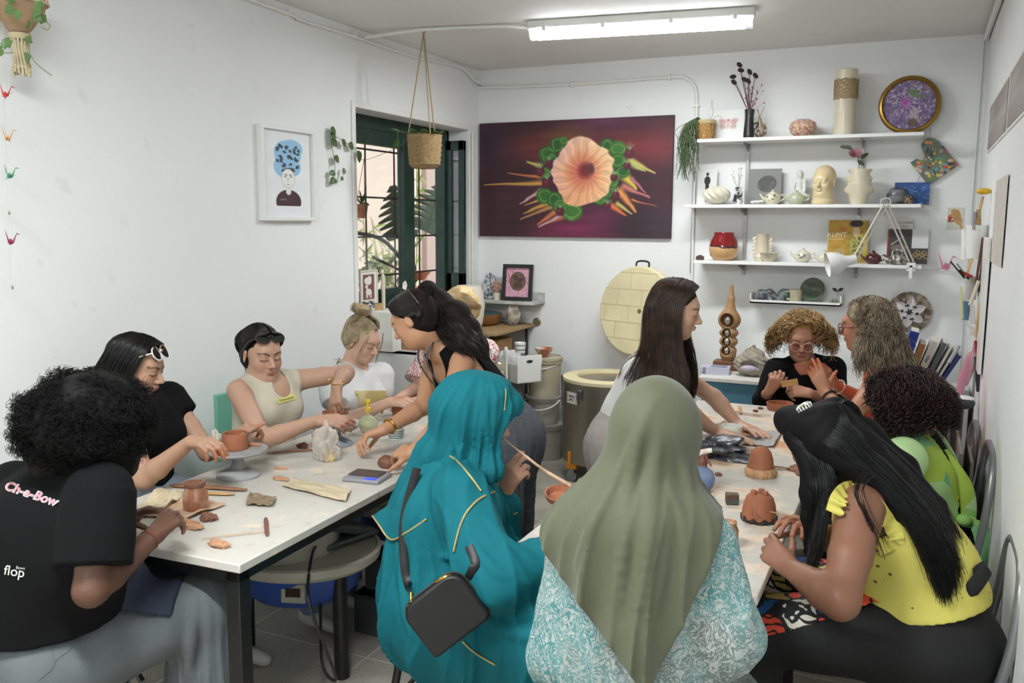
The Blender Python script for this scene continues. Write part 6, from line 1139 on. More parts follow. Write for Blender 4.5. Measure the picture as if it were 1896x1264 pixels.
# macrame planter top left with ivy
p0=J(34,30,3.15);t=thing('macrame_planter','tapered clay pot in knotted macrame cords hanging at the top left','hanging plant',p0+V(0,0,-.21));o=V(0,0,.21)
CP=mat('raw_clay_pot','a98a6c',.85,var=(12,.2));b=MB();b.lathe([(.001,-.058),(.03,-.057),(.045,-.04),(.085,.02),(.092,.045),(.098,.05),(.098,.075),(.088,.075),(.08,.05),(.001,.045)],32,c=o);b.build('pot',CP,t)
MC=mat('macrame_cotton','c9bb98',.9);b=MB()
for z,r in ((-.064,.034),(-.070,.033),(-.076,.030),(.046,.099)):b.tube([o+V(r*math.cos(a),r*math.sin(a),z) for a in np.linspace(0,2*PI,21)[:-1]],.005,6,closed=True)
b.build('knot_band',MC,t);rg=random.Random(2)
for k in range(14):a=k*.45;r=.018;p=[o+V(.028*math.cos(a),.028*math.sin(a),-.076),o+V(.02*math.cos(a),.02*math.sin(a),-.12),o+V(.026*math.cos(a+.3),.026*math.sin(a+.3),-.17-rg.uniform(0,.02)),o+V(.028*math.cos(a+.3),.028*math.sin(a+.3),-.195-rg.uniform(0,.015))];b=MB();b.tube(cr(p,10),.0042,6);b.ell(p[2],.007,8,6);b.build('tassel_cord',MC,t)
for a in (.5,2.6,4.7):MB().tube([o+V(.1*math.cos(a),.1*math.sin(a),.05),V(0,0,ZC-p0[2]+.2)],.004,6).build('cord',MC,t)
P0=p0;q=lambda x,y,d=3.12:J(x,y,d)
vine(t,[q(62,20),q(74,36),q(58,44),q(54,70),q(56,100),q(70,120),q(96,140)],.0015,[(.05,(1,0,.2),1),(.12,(.8,.2,-.5),1),(.35,(-.8,0,.1),.8),(.5,(-.4,0,-.9),.8),(.72,(-.7,0,-.2),1.1)],IVY,STEM,.035,.034,'ivy',-CF,4)
vine(t,[q(64,30),q(80,38),q(92,46),q(88,55),q(76,50)],.0012,[],IVY,STEM,nn=-CF)
for k,(x,y) in enumerate(((8,18),(24,8),(40,22),(60,26),(70,18),(78,22),(10,70),(4,88),(8,100))):b=MB();leaf(b,q(x,y,3.02),CR*math.cos(k*1.9)+CU*math.sin(k*1.9),-CF,.035,.034,'ivy');b.build('leaf',IVY,t,world=True)
vine(t,[q(26,97,3.02),q(12,98,3.02),q(-8,94,3.02)],.0015,[],IVY,STEM,nn=-CF)
# origami crane mobile
t=thing('origami_mobile','string of four folded paper cranes hanging at the left edge','mobile',J(20,560,3.0));th=mat('thread','b9b6ae',.8)
MB().tube([J(5,40,3.0),J(12,300,3.0),J(20,530,3.0)],.0007,4).build('thread',th,t,world=True)
def crane(c,m,s,face,parent,wings=(1,1)):
 b=MB();rt=CR*face;up=CU;fd=-CF
 T=lambda *f:b.add([c+rt*x*s+up*y*s+fd*z*s for x,y,z in f]+[c+rt*x*s+up*y*s+fd*(z-.03)*s for x,y,z in f],[tuple(range(len(f))),tuple(range(2*len(f)-1,len(f)-1,-1))]+[(i,(i+1) % len(f),len(f)+(i+1) % len(f),len(f)+i) for i in range(len(f))])
 T((-.22,0,0),(.22,0,0),(.12,.22,.08),(0,.34,0),(-.12,.22,.08));T((-.22,0,0),(.22,0,0),(0,-.12,.12));T((-.2,0,-.02),(-.10,.12,0),(-.42,.95,0));T((.2,0,-.02),(.10,.12,0),(.42,.72,0));T((.42,.72,0),(.38,.62,0),(.68,.60,0))
 T((-.1,.1,.05),(.1,.1,.05),(.9*wings[0],-.05+.1*wings[0],.75));T((-.1,.1,-.05),(.1,.1,-.05),(-.8*wings[1],-.05,-.75));b.build('crane',m,parent,world=True,smooth=False)
for (x,y),c,f,w in (((10,178),'b9392f',1,(1.1,.6)),((14,258),'c49a68',1,(.3,.3)),((18,328),'3f8a63',1,(1,1)),((20,450),'8c2a4c',1,(.5,.5))):crane(J(x,y,3.0),mat('paper_'+c,c,.7,var=(60,.2)),.048,f,t,w)
for x,y in ((17,394),(23,532)):MB().ell(J(x,y,3.0),(.004,.004,.007),8,6).build('bead',mat('grey_bead','7f8a5c',.3),t,world=True)
# ---------------------------------------------------------------- outside the window
MN=mat('monstera_leaf','33452b',.4,var=(12,.3));TC=mat('terracotta','a9674a',.8,var=(10,.2));BAM=mat('bamboo_leaf','8a9a3a',.6,var=(20,.3))
def monstera(parent,c,up,nn,L):
 up=nrm(up);nn=nrm(nn);s=np.cross(up,nn);o=[]
 for sd in (1,-1):
  K=[]
  for i in range(25):
   t_=i/24.;w=math.sin(PI*min(.98,t_*.9+.09))**.6*(1-.30*t_)*.52;
   if 3 < i < 22 and i % 3 == 0:w *= .30
   K.append((sd*w*L,t_*L-(.10*L if i > 0 and i % 3 else .0)*w))
  o.append(K)
 b=MB()
 for K in o:
  g=[[c+up*y*f+s*x*f*1.0-nn*.25*abs(x*f)*abs(x*f)/L+up*(0 if f else y) for f in (0,.5,1)] for x,y in K]
  g=np.array([[c+up*(i/24.*L),c+up*((i/24.*L)*.5+y*.5)+s*x*.5,c+up*y+s*x-nn*.3*abs(x)*abs(x)/L] for i,(x,y) in enumerate(K)]);b.grid(g,thick=.0015)
 b.build('leaf',MN,parent,world=True)
X1=-3.75;Wp=lambda x,y,X=X1:PL(x,y,0,X)
t=thing('monstera_plant','monstera with split leaves in a terracotta bowl outside the window','plant',Wp(772,552)*V(1,1,1))
bw=Wp(772,545);MB().lathe([(.001,-.02),(.10,-.02),(.13,.06),(.115,.06),(.001,.04)],28,c=bw-V(0,0,0)).build('pot',TC,t,world=True)
MB().lathe([(.001,.12),(.06,.12),(.12,.19),(.11,.19),(.001,.16)],24,c=bw).build('bowl',TC,t,world=True)
for a,bq,tip,L in (((770,500),(790,430),(812,352),.62),((768,500),(742,440),(728,352),.40),((770,500),(760,440),(752,385),.38)):
 c=Wp(*bq);MB().tube(cr([Wp(*a),Wp(a[0]-6,(a[1]+bq[1])/2),c],12),.006,6).build('stem',MN,t,world=True);e=Wp(*tip);up=nrm(e-c);monstera(t,c,up,nrm(V(.9,-.5,.35)),np.linalg.norm(e-c)*1.1)
b=MB();b.b2((-4.1,5.6,0),(-3.62,7.1,bw[2]-.02));tag(b.build('plant_stand',mat('old_wood','6b5c4b',.8,var=(8,.3)),smooth=False),'weathered plant stand outside the window under the monstera','plant stand')
t=thing('bamboo_plant','thin leafy bamboo growing against the pink wall outside','plant',Wp(775,500,-4.9)*V(1,1,0));rg=random.Random(8)
for k in range(8):
 px=rg.choice((rg.uniform(762,782),rg.uniform(720,745),rg.uniform(672,720)));y0=rg.uniform(250,330) if px > 758 else rg.uniform(400,470);a=Wp(px,545,-4.9);e=Wp(px+rg.uniform(-8,8),y0,-4.9);MB().tube(cr([a*V(1,1,0),a,a*.5+e*.5+V(0,.03,0),e],12),.006,5).build('cane',BAM,t,world=True);b=MB()
 for j in range(15):f=rg.uniform(.2,1);p=a*(1-f)+e*f;leaf(b,p,V(rg.uniform(-.2,.5),rg.uniform(-1,1),rg.uniform(-.9,.5)),V(1,0,.5),rg.uniform(.12,.22),.028,'oval')
 b.build('foliage',BAM,t,world=True)
t=thing('hanging_pot','small terracotta pot hanging outside the left window pane','hanging plant',Wp(667,400,-3.6));c=Wp(667,388,-3.6);MB().lathe([(.001,-.06),(.04,-.06),(.055,.04),(.05,.04),(.001,.02)],18,c=c).build('pot',TC,t,world=True)
for s in (-1,1):MB().tube([c+V(0,s*.05,.04),Wp(674,292,-3.6)],.003,4).build('cord',rope,t,world=True)
b=MB();
for k in range(7):leaf(b,c+V(0,0,.04),V(.2,math.cos(k*.9)*.8,math.sin(k*.9)),V(1,0,.3),.10,.03,'oval')
b.build('leaf',MN,t,world=True)
b=MB();b.b2((-4.5,5.2,0),(-4.15,7.6,.95));tag(b.build('garden_planter',mat('patio_block','a39a8c',.9),smooth=False),'low masonry planter outside the window below the shrub','planter')
t=thing('garden_branch','dark bare branches slanting across the patio outside','branch',Wp(700,470,-4.0)*V(1,1,0));b=MB();b.tube(cr([Wp(655,430,-4.0),Wp(700,440,-4.0),Wp(730,465,-4.0),Wp(770,520,-4.0)],14),.016,7);b.tube(cr([Wp(690,476,-4.0),Wp(740,500,-4.0),Wp(765,515,-4.0)],10),.012,6);b.build('branch',mat('dark_bark','2c2722',.9),t,world=True)
b=MB();rg=random.Random(5)
for k in range(60):leaf(b,Wp(rg.uniform(664,742),rg.uniform(478,540),-4.2),V(rg.uniform(-.5,.5),rg.uniform(-1,1),rg.uniform(-.3,1)),V(1,0,.4),rg.uniform(.06,.12),.05,'oval')
tag(b.build('patio_shrub',mat('shrub_leaf','6f7f52',.6,var=(6,.4)),None),'low green shrub behind the bottom of the window grille','shrub',kind='stuff')
# ---------------------------------------------------------------- window sill things
SZ=WZ0+.002;sx=XL-.14
def sill(px,x=sx):return V(x,ypx(px,x,SZ),SZ)
def llama(u,v):
 c=np.zeros(u.shape+(3,))+(226,222,212);c=layer(c,(np.abs(u-.5) < .36)*(np.abs(v-.5) < .40)*1.,(118,78,74));w=(226,222,216)
 for a in ((.38,.30,.16,.11),(.55,.26,.16,.12),(.5,.36,.2,.08),(.50,.66,.20,.11),(.40,.52,.06,.12),(.36,.48,.09,.045)):c=layer(c,blob(u,v,*a,.15),w)
 for x in (.36,.43,.58,.66):c=layer(c,(np.abs(u-x) < .025)*(np.abs(v-.77) < .09)*1.,w)
 return c
def stand_frame(px0,px1,py0,py1,x):
 a,e=PL(px0,py0,0,x),PL(px1,py1,0,x);c=(a+e)/2;return c,abs(e[1]-a[1]),abs(a[2]-e[2])
c,w,h_=stand_frame(667,700,470,530,XL-.06);box_frame('framed_print','small cream frame with a white llama print standing in the window','picture',np.array(Matrix.Translation(Vector((c[0],c[1],SZ+h_/2+.06))) @ Matrix.Rotation(PI/2,4,'Z')),w,h_,.008,.012,mat('cream_frame','ddd8cc',.5),llama,60)
b=MB();b.b2((XL-.10,c[1]-w/2,SZ),(XL-.02,c[1]+w/2,SZ+.058));tag(b.build('wooden_block',mat('pine_wood','b99568',.6,var=(20,.2)),bev=.002),'plain wood block under the llama print in the window','block')
t=tag(MB().lathe([(.001,0),(.014,0),(.013,.22),(.004,.235),(.001,.24)],16).build('candle',mat('ivory_wax','dcd6c2',.5,sss=.2),loc=tuple(sill(710))),'ivory taper candle standing in the window','candle')
sp_=mat('splatter_glaze','20262e',.25,var=(60,.9,.03),col2='c9ccd0');t=tag(MB().lathe([(.001,0),(.035,0),(.042,.03),(.042,.08),(.036,.08),(.035,.01),(.001,.01)],24).build('splatter_cup',sp_,loc=tuple(sill(682,XL-.05))),'dark speckled cup on the window sill below the llama print','cup')
t=thing('orchid','white orchid bloom with purple buds on the window sill','plant',sill(738,XL-.10));MB().lathe([(.001,0),(.03,0),(.038,.05),(.001,.045)],18).build('pot',TC,t);rg=random.Random(1)
for k in range(5):b=MB();a=k*1.256;leaf(b,V(.03,.02,.15),V(.3,math.cos(a),math.sin(a)),V(1,-.3,0),.035,.03,'oval',.05);b.build('petal',mat('orchid_petal','e6dcd2',.5),t)
for k in range(6):MB().ell((rg.uniform(-.03,.03),rg.uniform(-.06,.06),.04+rg.uniform(0,.04)),(.012,.012,.016),8,6).build('bud',mat('orchid_bud','4d2a35',.5),t)
MB().tube(cr([(0,0,.04),(0,.03,.11),(.02,.02,.15)],8),.002,5).build('stem',STEM,t)
t=thing('twig_bundle','few thin brown twigs standing in the window beside the candle','twigs',sill(694,XL-.08));[MB().tube([(0,0,0),(0,-.02-.02*i,.12+.03*i)],.0015,5).build('twig',mat('brown_twig','8a6a44',.8),t) for i in range(3)]
# white cabinet under the window with coloured folders
cab=thing('white_cabinet','open white cabinet under the window behind the blonde woman with the bun','cabinet',(-2.88,4.95,0));Z1=.93
b=MB()
for lo,hi in (((-.22,-.38,0),(.20,-.36,Z1)),((-.22,.36,0),(.20,.38,Z1)),((-.22,-.38,Z1-.02),(.20,.38,Z1)),((-.22,-.36,.04),(.20,.36,.06)),((-.22,-.36,.48),(.19,.36,.50)),((-.22,-.38,0),(-.205,.38,Z1))):b.b2(lo,hi)
b.build('body',WHT,cab,bev=.002)
for i,(c_,z0,z1) in enumerate((('3f7f4c',.50,.62),('2f5f8a',.70,.74),('8f2f5a',.64,.69),('1d1d22',.75,.80),('2b6fa0',.62,.64))):b=MB();b.b2((-2.88-.15,4.65,z0),(-2.88+.16,5.2,z1));tag(b.build('storage_box',mat('box_'+c_,c_,.5),bev=.004),{'3f7f4c':'green plastic tray at the bottom','2f5f8a':'blue folder second from top','8f2f5a':'magenta folder in the middle','1d1d22':'black tray topmost','2b6fa0':'thin light blue folder between green and magenta'}[c_]+' of the pile in the open white cabinet','storage','folders in the cabinet')
b=MB();b.b2((-3.0,4.62,Z1),(-2.72,5.0,Z1+.045));tag(b.build('wooden_tray',mat('rattan_board','a98a5c',.7,var=(40,.3),stretch=(1,6,1)),bev=.004),'flat woven wooden tray on top of the white cabinet','tray')
b=MB();b.b2((-3.02,4.5,Z1),(-2.86,4.60,Z1+.24));tag(b.build('paper_stack',mat('paper_white','dad8d0',.7),bev=.002),'upright white carton on the white cabinet near the window','carton')
b=MB();b.b2((XL+.005,4.5,1.085),(XL+.16,5.6,1.11));tag(b.build('window_shelf',WHT,bev=.003),'narrow white shelf fixed below the green window','shelf')
# ================================================================ wall shelves and pottery on the back wall
def at(px,z,y):return V(Xpx(px,y,z),y,z)
def lathe_thing(name,label,cat,prof,m,loc,n=36,wob=0,parts=(),rz=0,group=None,seed=1):
 if not parts:return tag(MB().lathe(prof,n,wob=wob,seed=seed).build(name,m,loc=tuple(loc),rot=(0,0,rz)),label,cat,group)
 t=thing(name,label,cat,loc,rz,group);MB().lathe(prof,n,wob=wob,seed=seed).build('body',m,t)
 for nm,bb,mm in parts:bb.build(nm,mm,t)
 return t
YS=5.9;SH={}
for i,(xa,xb,py,lb) in enumerate(((1290,1710,250,'top white wall shelf with the tall vase and round picture'),(1267,1705,380,'middle white wall shelf with the sculpted head'),(1283,1705,488,'lowest long white wall shelf with the red pot'))):
 x0,x1=Xpx(xa,YS,2.2-.4*i),Xpx(xb,YS,2.2-.4*i);zt=Zpx((251,378,486)[i],Xpx(1480,YS,2),YS);SH[i]=zt
 b=MB();b.b2((x0,YS,zt-.022),(x1,YB-.002,zt));tag(b.build('wall_shelf',WHT,bev=.002),lb,'shelf','long white wall shelves')
ST=mat('galvanised_rail','9a9a96',.4,.7)
for px in (1284,1381,1591):
 x=Xpx(px,YB-.01,1.8);t=thing('shelf_rail',{1284:'left white-grey shelf rail at the end of the wall shelves',1381:'second grey shelf rail from the left behind the pots',1591:'right grey shelf rail behind the vase with the magnolia'}[px],'shelf bracket',(x,YB-.01,SH[2]-.10));b=MB();b.b2((-.011,-.008,0),(.011,.008,SH[0]-SH[2]+.12));b.build('rail',ST,t)
 for i in range(3):
  if px == 1284:continue
  z=SH[i]-.022-SH[2]+.10;b=MB();b.prism([(0,z),(0,z-.05),(-.20,z-.012),(-.20,z)],-.002,.002,np.array([[0,0,1,0],[1,0,0,0],[0,1,0,0],[0,0,0,1.]]));b.build('bracket',ST,t)
CRM=mat('cream_glaze','d2c8b0',.35,var=(6,.12),coat=.3);IVG=mat('ivory_glaze','d9d3c0',.3,coat=.4,var=(9,.1))
z0,z1,z2=SH[0]+.001,SH[1]+.001,SH[2]+.001
# top shelf
p=at(1305,z0,6.0);t=thing('potted_rhipsalis','trailing green stringy plant in a woven rattan pot on the top shelf','plant',p);MB().lathe([(.001,0),(.058,0),(.066,.03),(.068,.10),(.064,.11),(.001,.10)],30).build('pot_cover',mat('rattan_weave','b98f52',.7,bump=(50,1,.01),var=(150,.9,.06),col2='7b5a32'),t);MB().lathe([(.062,.10),(.07,.112),(.074,.125),(.066,.13),(.055,.115),(.001,.11)],30).build('inner_pot',mat('cream_rim','c6b98c',.4),t);rg=random.Random(6);LL=[]
for k in range(120):a=rg.uniform(-.6,.6);dl=rg.uniform(.10,.34);s=rg.uniform(.6,1.4);P=[V(-.02,-.01,.12),V(-.07*s,-.04*math.cos(a)-.05,.15-.03*s),V(-.11*s+rg.uniform(-.02,.05),-.09+.05*math.sin(a*3),.09-dl*.4),V(-.10*s+rg.uniform(-.05,.07),-.10+.04*a,.06-dl)];LL.append(cr(P,14)+rg.uniform(-.004,.004))
strands('stems',np.array(LL),.0021,mat('rhipsalis_green','4f6141',.6),t,world=False,sides=4,taper=.8);b=MB();b.tube(cr([(.03,0,.12),(.05,0,.18),(.04,0,.21),(.038,0,.26)],12),.0015,5);b.tube(cr([(.03,0,.12),(.08,0,.155),(.11,0,.14)],10),.0012,5);b.build('twig',mat('brown_twig','8a6a44',.8),t)
def fairy(u,v):
 c=np.zeros(u.shape+(3,))+(222,224,220)
 for s in (-1,1):c=layer(c,blob(u,v,.53+s*.17,.38,.17,.12,.6,s*-25)*.8,(196,140,148));c=layer(c,blob(u,v,.53+s*.15,.55,.14,.12,.6)*.7,(190,150,140));c=layer(c,blob(u,v,.53+s*.2,.5,.05,.14,.8)*.4,(130,140,130))
 return layer(layer(c,blob(u,v,.53,.5,.05,.2,.6)*.7,(214,160,160)),blob(u,v,.53,.34,.06,.05,.6),(190,110,118))
def card(name,label,cat,c,w,h_,fn,nx,rz=0,tilt=-.08,th=.004,m=None,edge='e0ddd4'):
 Mx=MY(c+V(0,0,h_/2),rz,tilt);t=thing(name,label,cat,c);b=MB();b.b2((-w/2,.0006,-h_/2),(w/2,th,h_/2),MY((0,0,h_/2),rz,tilt));b.build('board',mat('card_'+edge,edge,.6),t,smooth=False);art('front_picture',w,h_,nx,fn,t,MY((0,0,h_/2),rz,tilt),m);return t
p=at(1345,z0,6.07);card('fairy_print','small card with a pink winged fairy leaning behind the rattan pot','picture',p,.225,.20,fairy,70)
blk=mat('black_glaze','1d1b1c',.28,coat=.5)
p=at(1386,z0,6.0);t=thing('dried_flower_vase','black slender jug holding tall dried dark flower stems on the top shelf','vase',p);b=MB();b.lathe([(.001,0),(.034,0),(.036,.03),(.028,.13),(.033,.185),(.030,.186),(.024,.13),(.001,.02)],28);b.tube(cr([(.03,0,.09),(.055,0,.10),(.05,0,.07),(.03,0,.055)],10),.005,6);b.build('vase',blk,t);dk=mat('dried_purple_head','3a2426',.9);stm=mat('dried_stem','4a2f2c',.8)
for (x,y,hx,hy) in ((1350,142,-14,4),(1364,130,-8,4),(1361,120,0,0),(1380,133,5,-8),(1391,140,4,-3),(1371,147,-3,4),(1378,150,3,2),(1352,152,0,0)):
 e=at(x,2.0,5.98);e[2]=Zpx(y,e[0],e[1]);e -= p;MB().tube(cr([(0,0,.15),e*.5+V(-.004,0,.09),e],10),.0022,5).build('stem',stm,t);MB().ell(e,(.014,.012,.022),10,8,R=np.array(Matrix.Rotation(math.radians(-50+hx*3),3,'Y'))).build('flower_head',dk,t)
pinkm=mat('dried_pink_bloom','96646c',.9)
for k in range(26):e=V(rg.uniform(-.03,.09),rg.uniform(-.03,.03),rg.uniform(.22,.34));b=MB();b.tube([(0,0,.17),e],.0008,4);b.ell(e,(.005,.004,.006),6,5);b.build('dried_sprig',pinkm,t)
p=at(1408,z0,5.99);t=thing('dried_wreath','tangle of dried brown stems beside the black jug','dried flowers',p);b=MB()
for k in range(12):b.tube(cr([(rg.uniform(-.03,.03),0,.005),(rg.uniform(-.04,.04),rg.uniform(-.02,.02),.05),(rg.uniform(-.03,.04),0,rg.uniform(.06,.20))],10),.002,5)
b.build('stems',mat('dry_tan','8a7656',.9),t);
for k in range(8):MB().ell((rg.uniform(-.03,.035),-.01,rg.uniform(.01,.08)),(.010,.008,.009),8,6).build('bloom',mat('dry_bloom','5d4a3a',.9),t)
egg=mat('marbled_pink_stone','d6bfa6',.4,var=(60,.8,.14),col2='a5635c',coat=.2)
lathe_thing('ceramic_egg','low round pink and cream marbled ceramic form on the top shelf','ceramic',[(.001,0),(.045,0),(.075,.025),(.087,.055),(.075,.09),(.04,.108),(.001,.112)],egg,at(1486,z0,6.0))
t=lathe_thing('tall_vase','tall white cylinder vase wrapped with cord below its rim','vase',[(.001,0),(.064,0),(.066,.05),(.064,.395),(.058,.40),(.056,.30),(.001,.28)],CRM,at(1562,z0,6.0));b=MB()
for k in range(9):b.tube([V(.0675*math.cos(a),.0675*math.sin(a),.225+k*.0135+.003*math.sin(a*9+k*2)) for a in np.linspace(0,2*PI,49)[:-1]],.0062,6,closed=True)
b.build('cord_wrap',rope,t)
c=at(1684,z0+.17,6.07);t=thing('round_picture','round gold-framed picture of a vase among purple blossoms','picture',c);c[2]=z0+.177
def lilac(u,v):
 n=hn(u,v,18.2,1);n2=hn(u,v,40.9,2);a=np.arctan2(v-.45,u-.42);r=np.hypot(u-.42,v-.45);c=np.zeros(u.shape+(3,))+(112,98,134);c=layer(c,np.clip(n2*1.4,0,1),(196,184,190));c=layer(c,np.clip(-n*1.3,0,1)*.7,(86,66,112));c=layer(c,np.clip(np.sin(a*14)*1.5-.5,0,1)*np.clip(1-r*2.2,0,1),(200,170,200));c=layer(c,blob(u,v,.42,.45,.12,.12,1),(168,70,160))
 for x,y in ((.5,.22),(.62,.24),(.7,.34),(.56,.3)):c=layer(c,blob(u,v,x,y,.07,.045,.4,30),(96,130,80))
 c=layer(c,blob(u,v,.6,.72,.10,.19,.3)*.55,(190,180,170));return layer(c,blob(u,v,.58,.86,.11,.10,.3)*.8,(92,70,54))
t.location=c;WM[t.name]=Matrix.Translation(Vector(c));tl=np.array(Matrix.Rotation(-.10,4,'X') @ Matrix.Rotation(PI/2,4,'X'))
b=MB();b.lathe([(.148,-.002),(.150,.012),(.158,.020),(.168,.018),(.176,.010),(.178,-.006),(.148,-.006),(.148,-.002)],72,M=tl);b.build('gold_frame',mat('antique_gold','9b7a3a',.35,.85),t);uu,rr2=np.meshgrid(np.linspace(0,2*PI,140),np.linspace(0,.15,60),indexing='ij');x_,z_=rr2*np.cos(uu),rr2*np.sin(uu);cc=lilac(x_/.3+.5,.5-z_/.3);P=np.stack([x_,z_*math.sin(.10)*-1*0-.0+0*x_,z_],-1).reshape(-1,3);P=P @ np.array(Matrix.Rotation(-.10,3,'X')).T;i,j=np.meshgrid(np.arange(139),np.arange(59),indexing='ij');a=(i*60+j).ravel();cl=np.clip(cc.reshape(-1,3),0,255)/255.;mkobj('picture',npmesh('picture',P,np.stack([a,a+60,a+61,a+1],1)),ARTG,t,False,False,None,color=(((cl+.055)/1.055)**2.4).astype(np.float32))
# middle shelf
card('figure_print','small white card with a black standing figure on the middle shelf','picture',at(1308,z1,6.10),.13,.24,lambda u,v:layer(layer(layer(np.zeros(u.shape+(3,))+(222,223,220),blob(u,v,.5,.14,.08,.055,.2),(30,28,28)),np.maximum(blob(u,v,.5,.32,.17,.13,.1),blob(u,v,.5,.48,.10,.2,.1)),(30,28,28)),np.maximum(blob(u,v,.46,.72,.06,.22,.2),blob(u,v,.54,.72,.06,.22,.2)),(30,28,28)),60)
p=at(1326,z1,5.99);g=[]
for i in range(97):
 a=2*PI*i/96;g.append([((.085*math.sin(PI*s_)**.55)*(1+.10*math.sin(11*(a+s_*1.6)))*math.cos(a),(.085*math.sin(PI*s_)**.55)*(1+.10*math.sin(11*(a+s_*1.6)))*math.sin(a),.125*s_) for s_ in np.linspace(.02,.98,24)])
b=MB();b.grid(np.array(g));tag(b.build('swirled_vessel',IVG,loc=tuple(p)),'cream round vessel with deep swirled ridges on the middle shelf','ceramic')
p=at(1366,z1,5.98);t=thing('marbled_bud_vase','small black and white marbled bud vase with dried sprigs','vase',p);MB().lathe([(.001,0),(.022,0),(.033,.02),(.028,.05),(.03,.075),(.018,.10),(.020,.112),(.001,.105)],24,wob=.06).build('vase',mat('marbled_black_white','d8dad8',.3,var=(26,.95,.05),col2='23282b'),t);b=MB()
for k in range(9):e=V(rg.uniform(-.05,.02),0,rg.uniform(.17,.24));b.tube(cr([(0,0,.1),e*.6+V(0,0,.03),e],8),.001,4);b.ell(e,.004,6,5)
b.build('sprigs',mat('dry_pale','a59a88',.9),t)
def shell_print(u,v):n=hn(u,v,11.8,3);c=np.zeros(u.shape+(3,))+(128,128,124);m=blob(u,v,.57,.42,.30,.24,.1,-10)*(1-.0*n);c=layer(c,m,(78,76,78));return layer(c,m*np.clip(n,0,1)*.6,(120,116,118))
card('grey_book','grey book with a dark shell photograph behind the green-leaf teapot','book',at(1414,z1,6.09),.215,.235,shell_print,80,edge='8a8a86')
def teapot(name,label,loc,r,h_,m,lidm=None,spout=-1,handle='side',dec=None,knob=.008,flat=1.0,rz=0):
 t=thing(name,label,'teapot',loc,rz);b=MB();b.lathe([(.001,0),(r*.62,0),(r*.92,h_*.22),(r,h_*.45),(r*.86,h_*.78),(r*.5,h_*.97),(.001,h_)],36);b.build('body',m,t);b=MB();s=spout;b.tube(cr([(s*r*.8,0,h_*.35),(s*r*1.15,0,h_*.55),(s*r*1.55,0,h_*.92)],10),list(np.linspace(r*.24,r*.10,10)),10);b.build('spout',m,t)
 b=MB();b.lathe([(.001,h_*1.0),(r*.45,h_*.97),(r*.42,h_*1.03),(r*.2,h_*1.08),(knob,h_*1.1),(knob*1.2,h_*1.1+knob),(.001,h_*1.1+knob*1.6)],24);b.build('lid',lidm or m,t);b=MB()
 if handle == 'side':b.tube(cr([(-s*r*.9,0,h_*.75),(-s*r*1.35,0,h_*.85),(-s*r*1.4,0,h_*.5),(-s*r*.92,0,h_*.28)],14),r*.08,8)
 else:b.tube(cr([(-s*r*.5,0,h_*.98),(-s*r*.3,0,h_*1.5),(s*r*.4,0,h_*1.5),(s*r*.55,0,h_*.98)],14),r*.07,8)
 b.build('handle',m,t)
 if dec:
  for k in range(8):b=MB();x=rg.uniform(-.5,.6)*r;z=h_*(.3+.45*rg.random());y=-math.sqrt(max(0,(r*1.0)**2-x*x))*(1-.25*abs(z/h_-.45));leaf(b,(x,y-.001,z),V(rg.uniform(-1,1),0,rg.uniform(-.2,1)),V(0,-1,0),r*.42,r*.14,'oval',0);b.build('painted_leaf',dec,t)
 return t
gl=mat('leaf_decor','5f6f63',.5);celadon=mat('celadon_glaze','b3b79e',.3,coat=.4,var=(8,.15));
teapot('teapot','cream teapot with painted dark leaves on the middle shelf',at(1430,z1,5.98),.053,.075,CRM,dec=gl);teapot('teapot','pale green glazed teapot below the seated figurine',at(1474,z1,5.98),.055,.072,celadon)
b=MB();rgs=random.Random(12)
for k in range(9):b.ell((rgs.uniform(-.035,.035),rgs.uniform(-.02,.02),.01+.012*rgs.random()),(.016,.012,.008),8,6)
tag(b.build('broken_shell',mat('white_bisque','d8d8d6',.7),loc=tuple(at(1402,z1,5.96))),'small pile of white bisque fragments below the grey book','ceramic')
p=at(1479,z1,6.06);t=thing('seated_figurine','pale seated figurine behind the green teapot on the middle shelf','figurine',p);A=[('e',V(0,0,.195),V(.021,.023,.026),np.eye(3),.01,False),('c',V(0,0,.17),V(0,0,.07),.014,.028,.02,False),('c',V(-.03,0,.15),V(-.036,-.02,.09),.011,.008,.01,False),('c',V(.03,0,.15),V(.036,-.02,.09),.011,.008,.01,False),('c',V(-.03,0,.15),V(.03,0,.15),.013,.013,.01,False),('c',V(0,0,.06),V(-.06,-.04,.05),.024,.016,.02,False),('c',V(0,0,.06),V(.05,-.05,.05),.024,.016,.02,False),('c',V(0,0,.06),V(0,0,.0),.035,.04,.02,False)];solid('figure',[(a[0],)+tuple((x+p if isinstance(x,np.ndarray) and x.shape == (3,) and i < (2 if a[0] == 'c' else 1) else x) for i,x in enumerate(a[1:])) for a in A],mat('pale_porcelain','cfd0cc',.4),t,.003)
p=at(1523,z1,5.99);t=thing('head_sculpture','cream ceramic head sculpture with a neck on the middle shelf','sculpture',p);Hh=Head(p+V(0,0,.135),V(-.25,-1,.02),V(0,0,1),.86);solid('head',head_prims(Hh)+[('c',Hh.p(0,-.02,-.05),p+V(0,0,.03),.045,.05,.03,False),('c',p+V(0,0,.035),p+V(0,0,.02),.06,.068,.03,False),('e',Hh.p(0,-.02,.045),V(.068,.085,.072),Hh.B,.01,False)],mat('honey_cream_glaze','d9c59a',.35,coat=.4),t,.003,cuts=[(p,V(0,0,-1))])
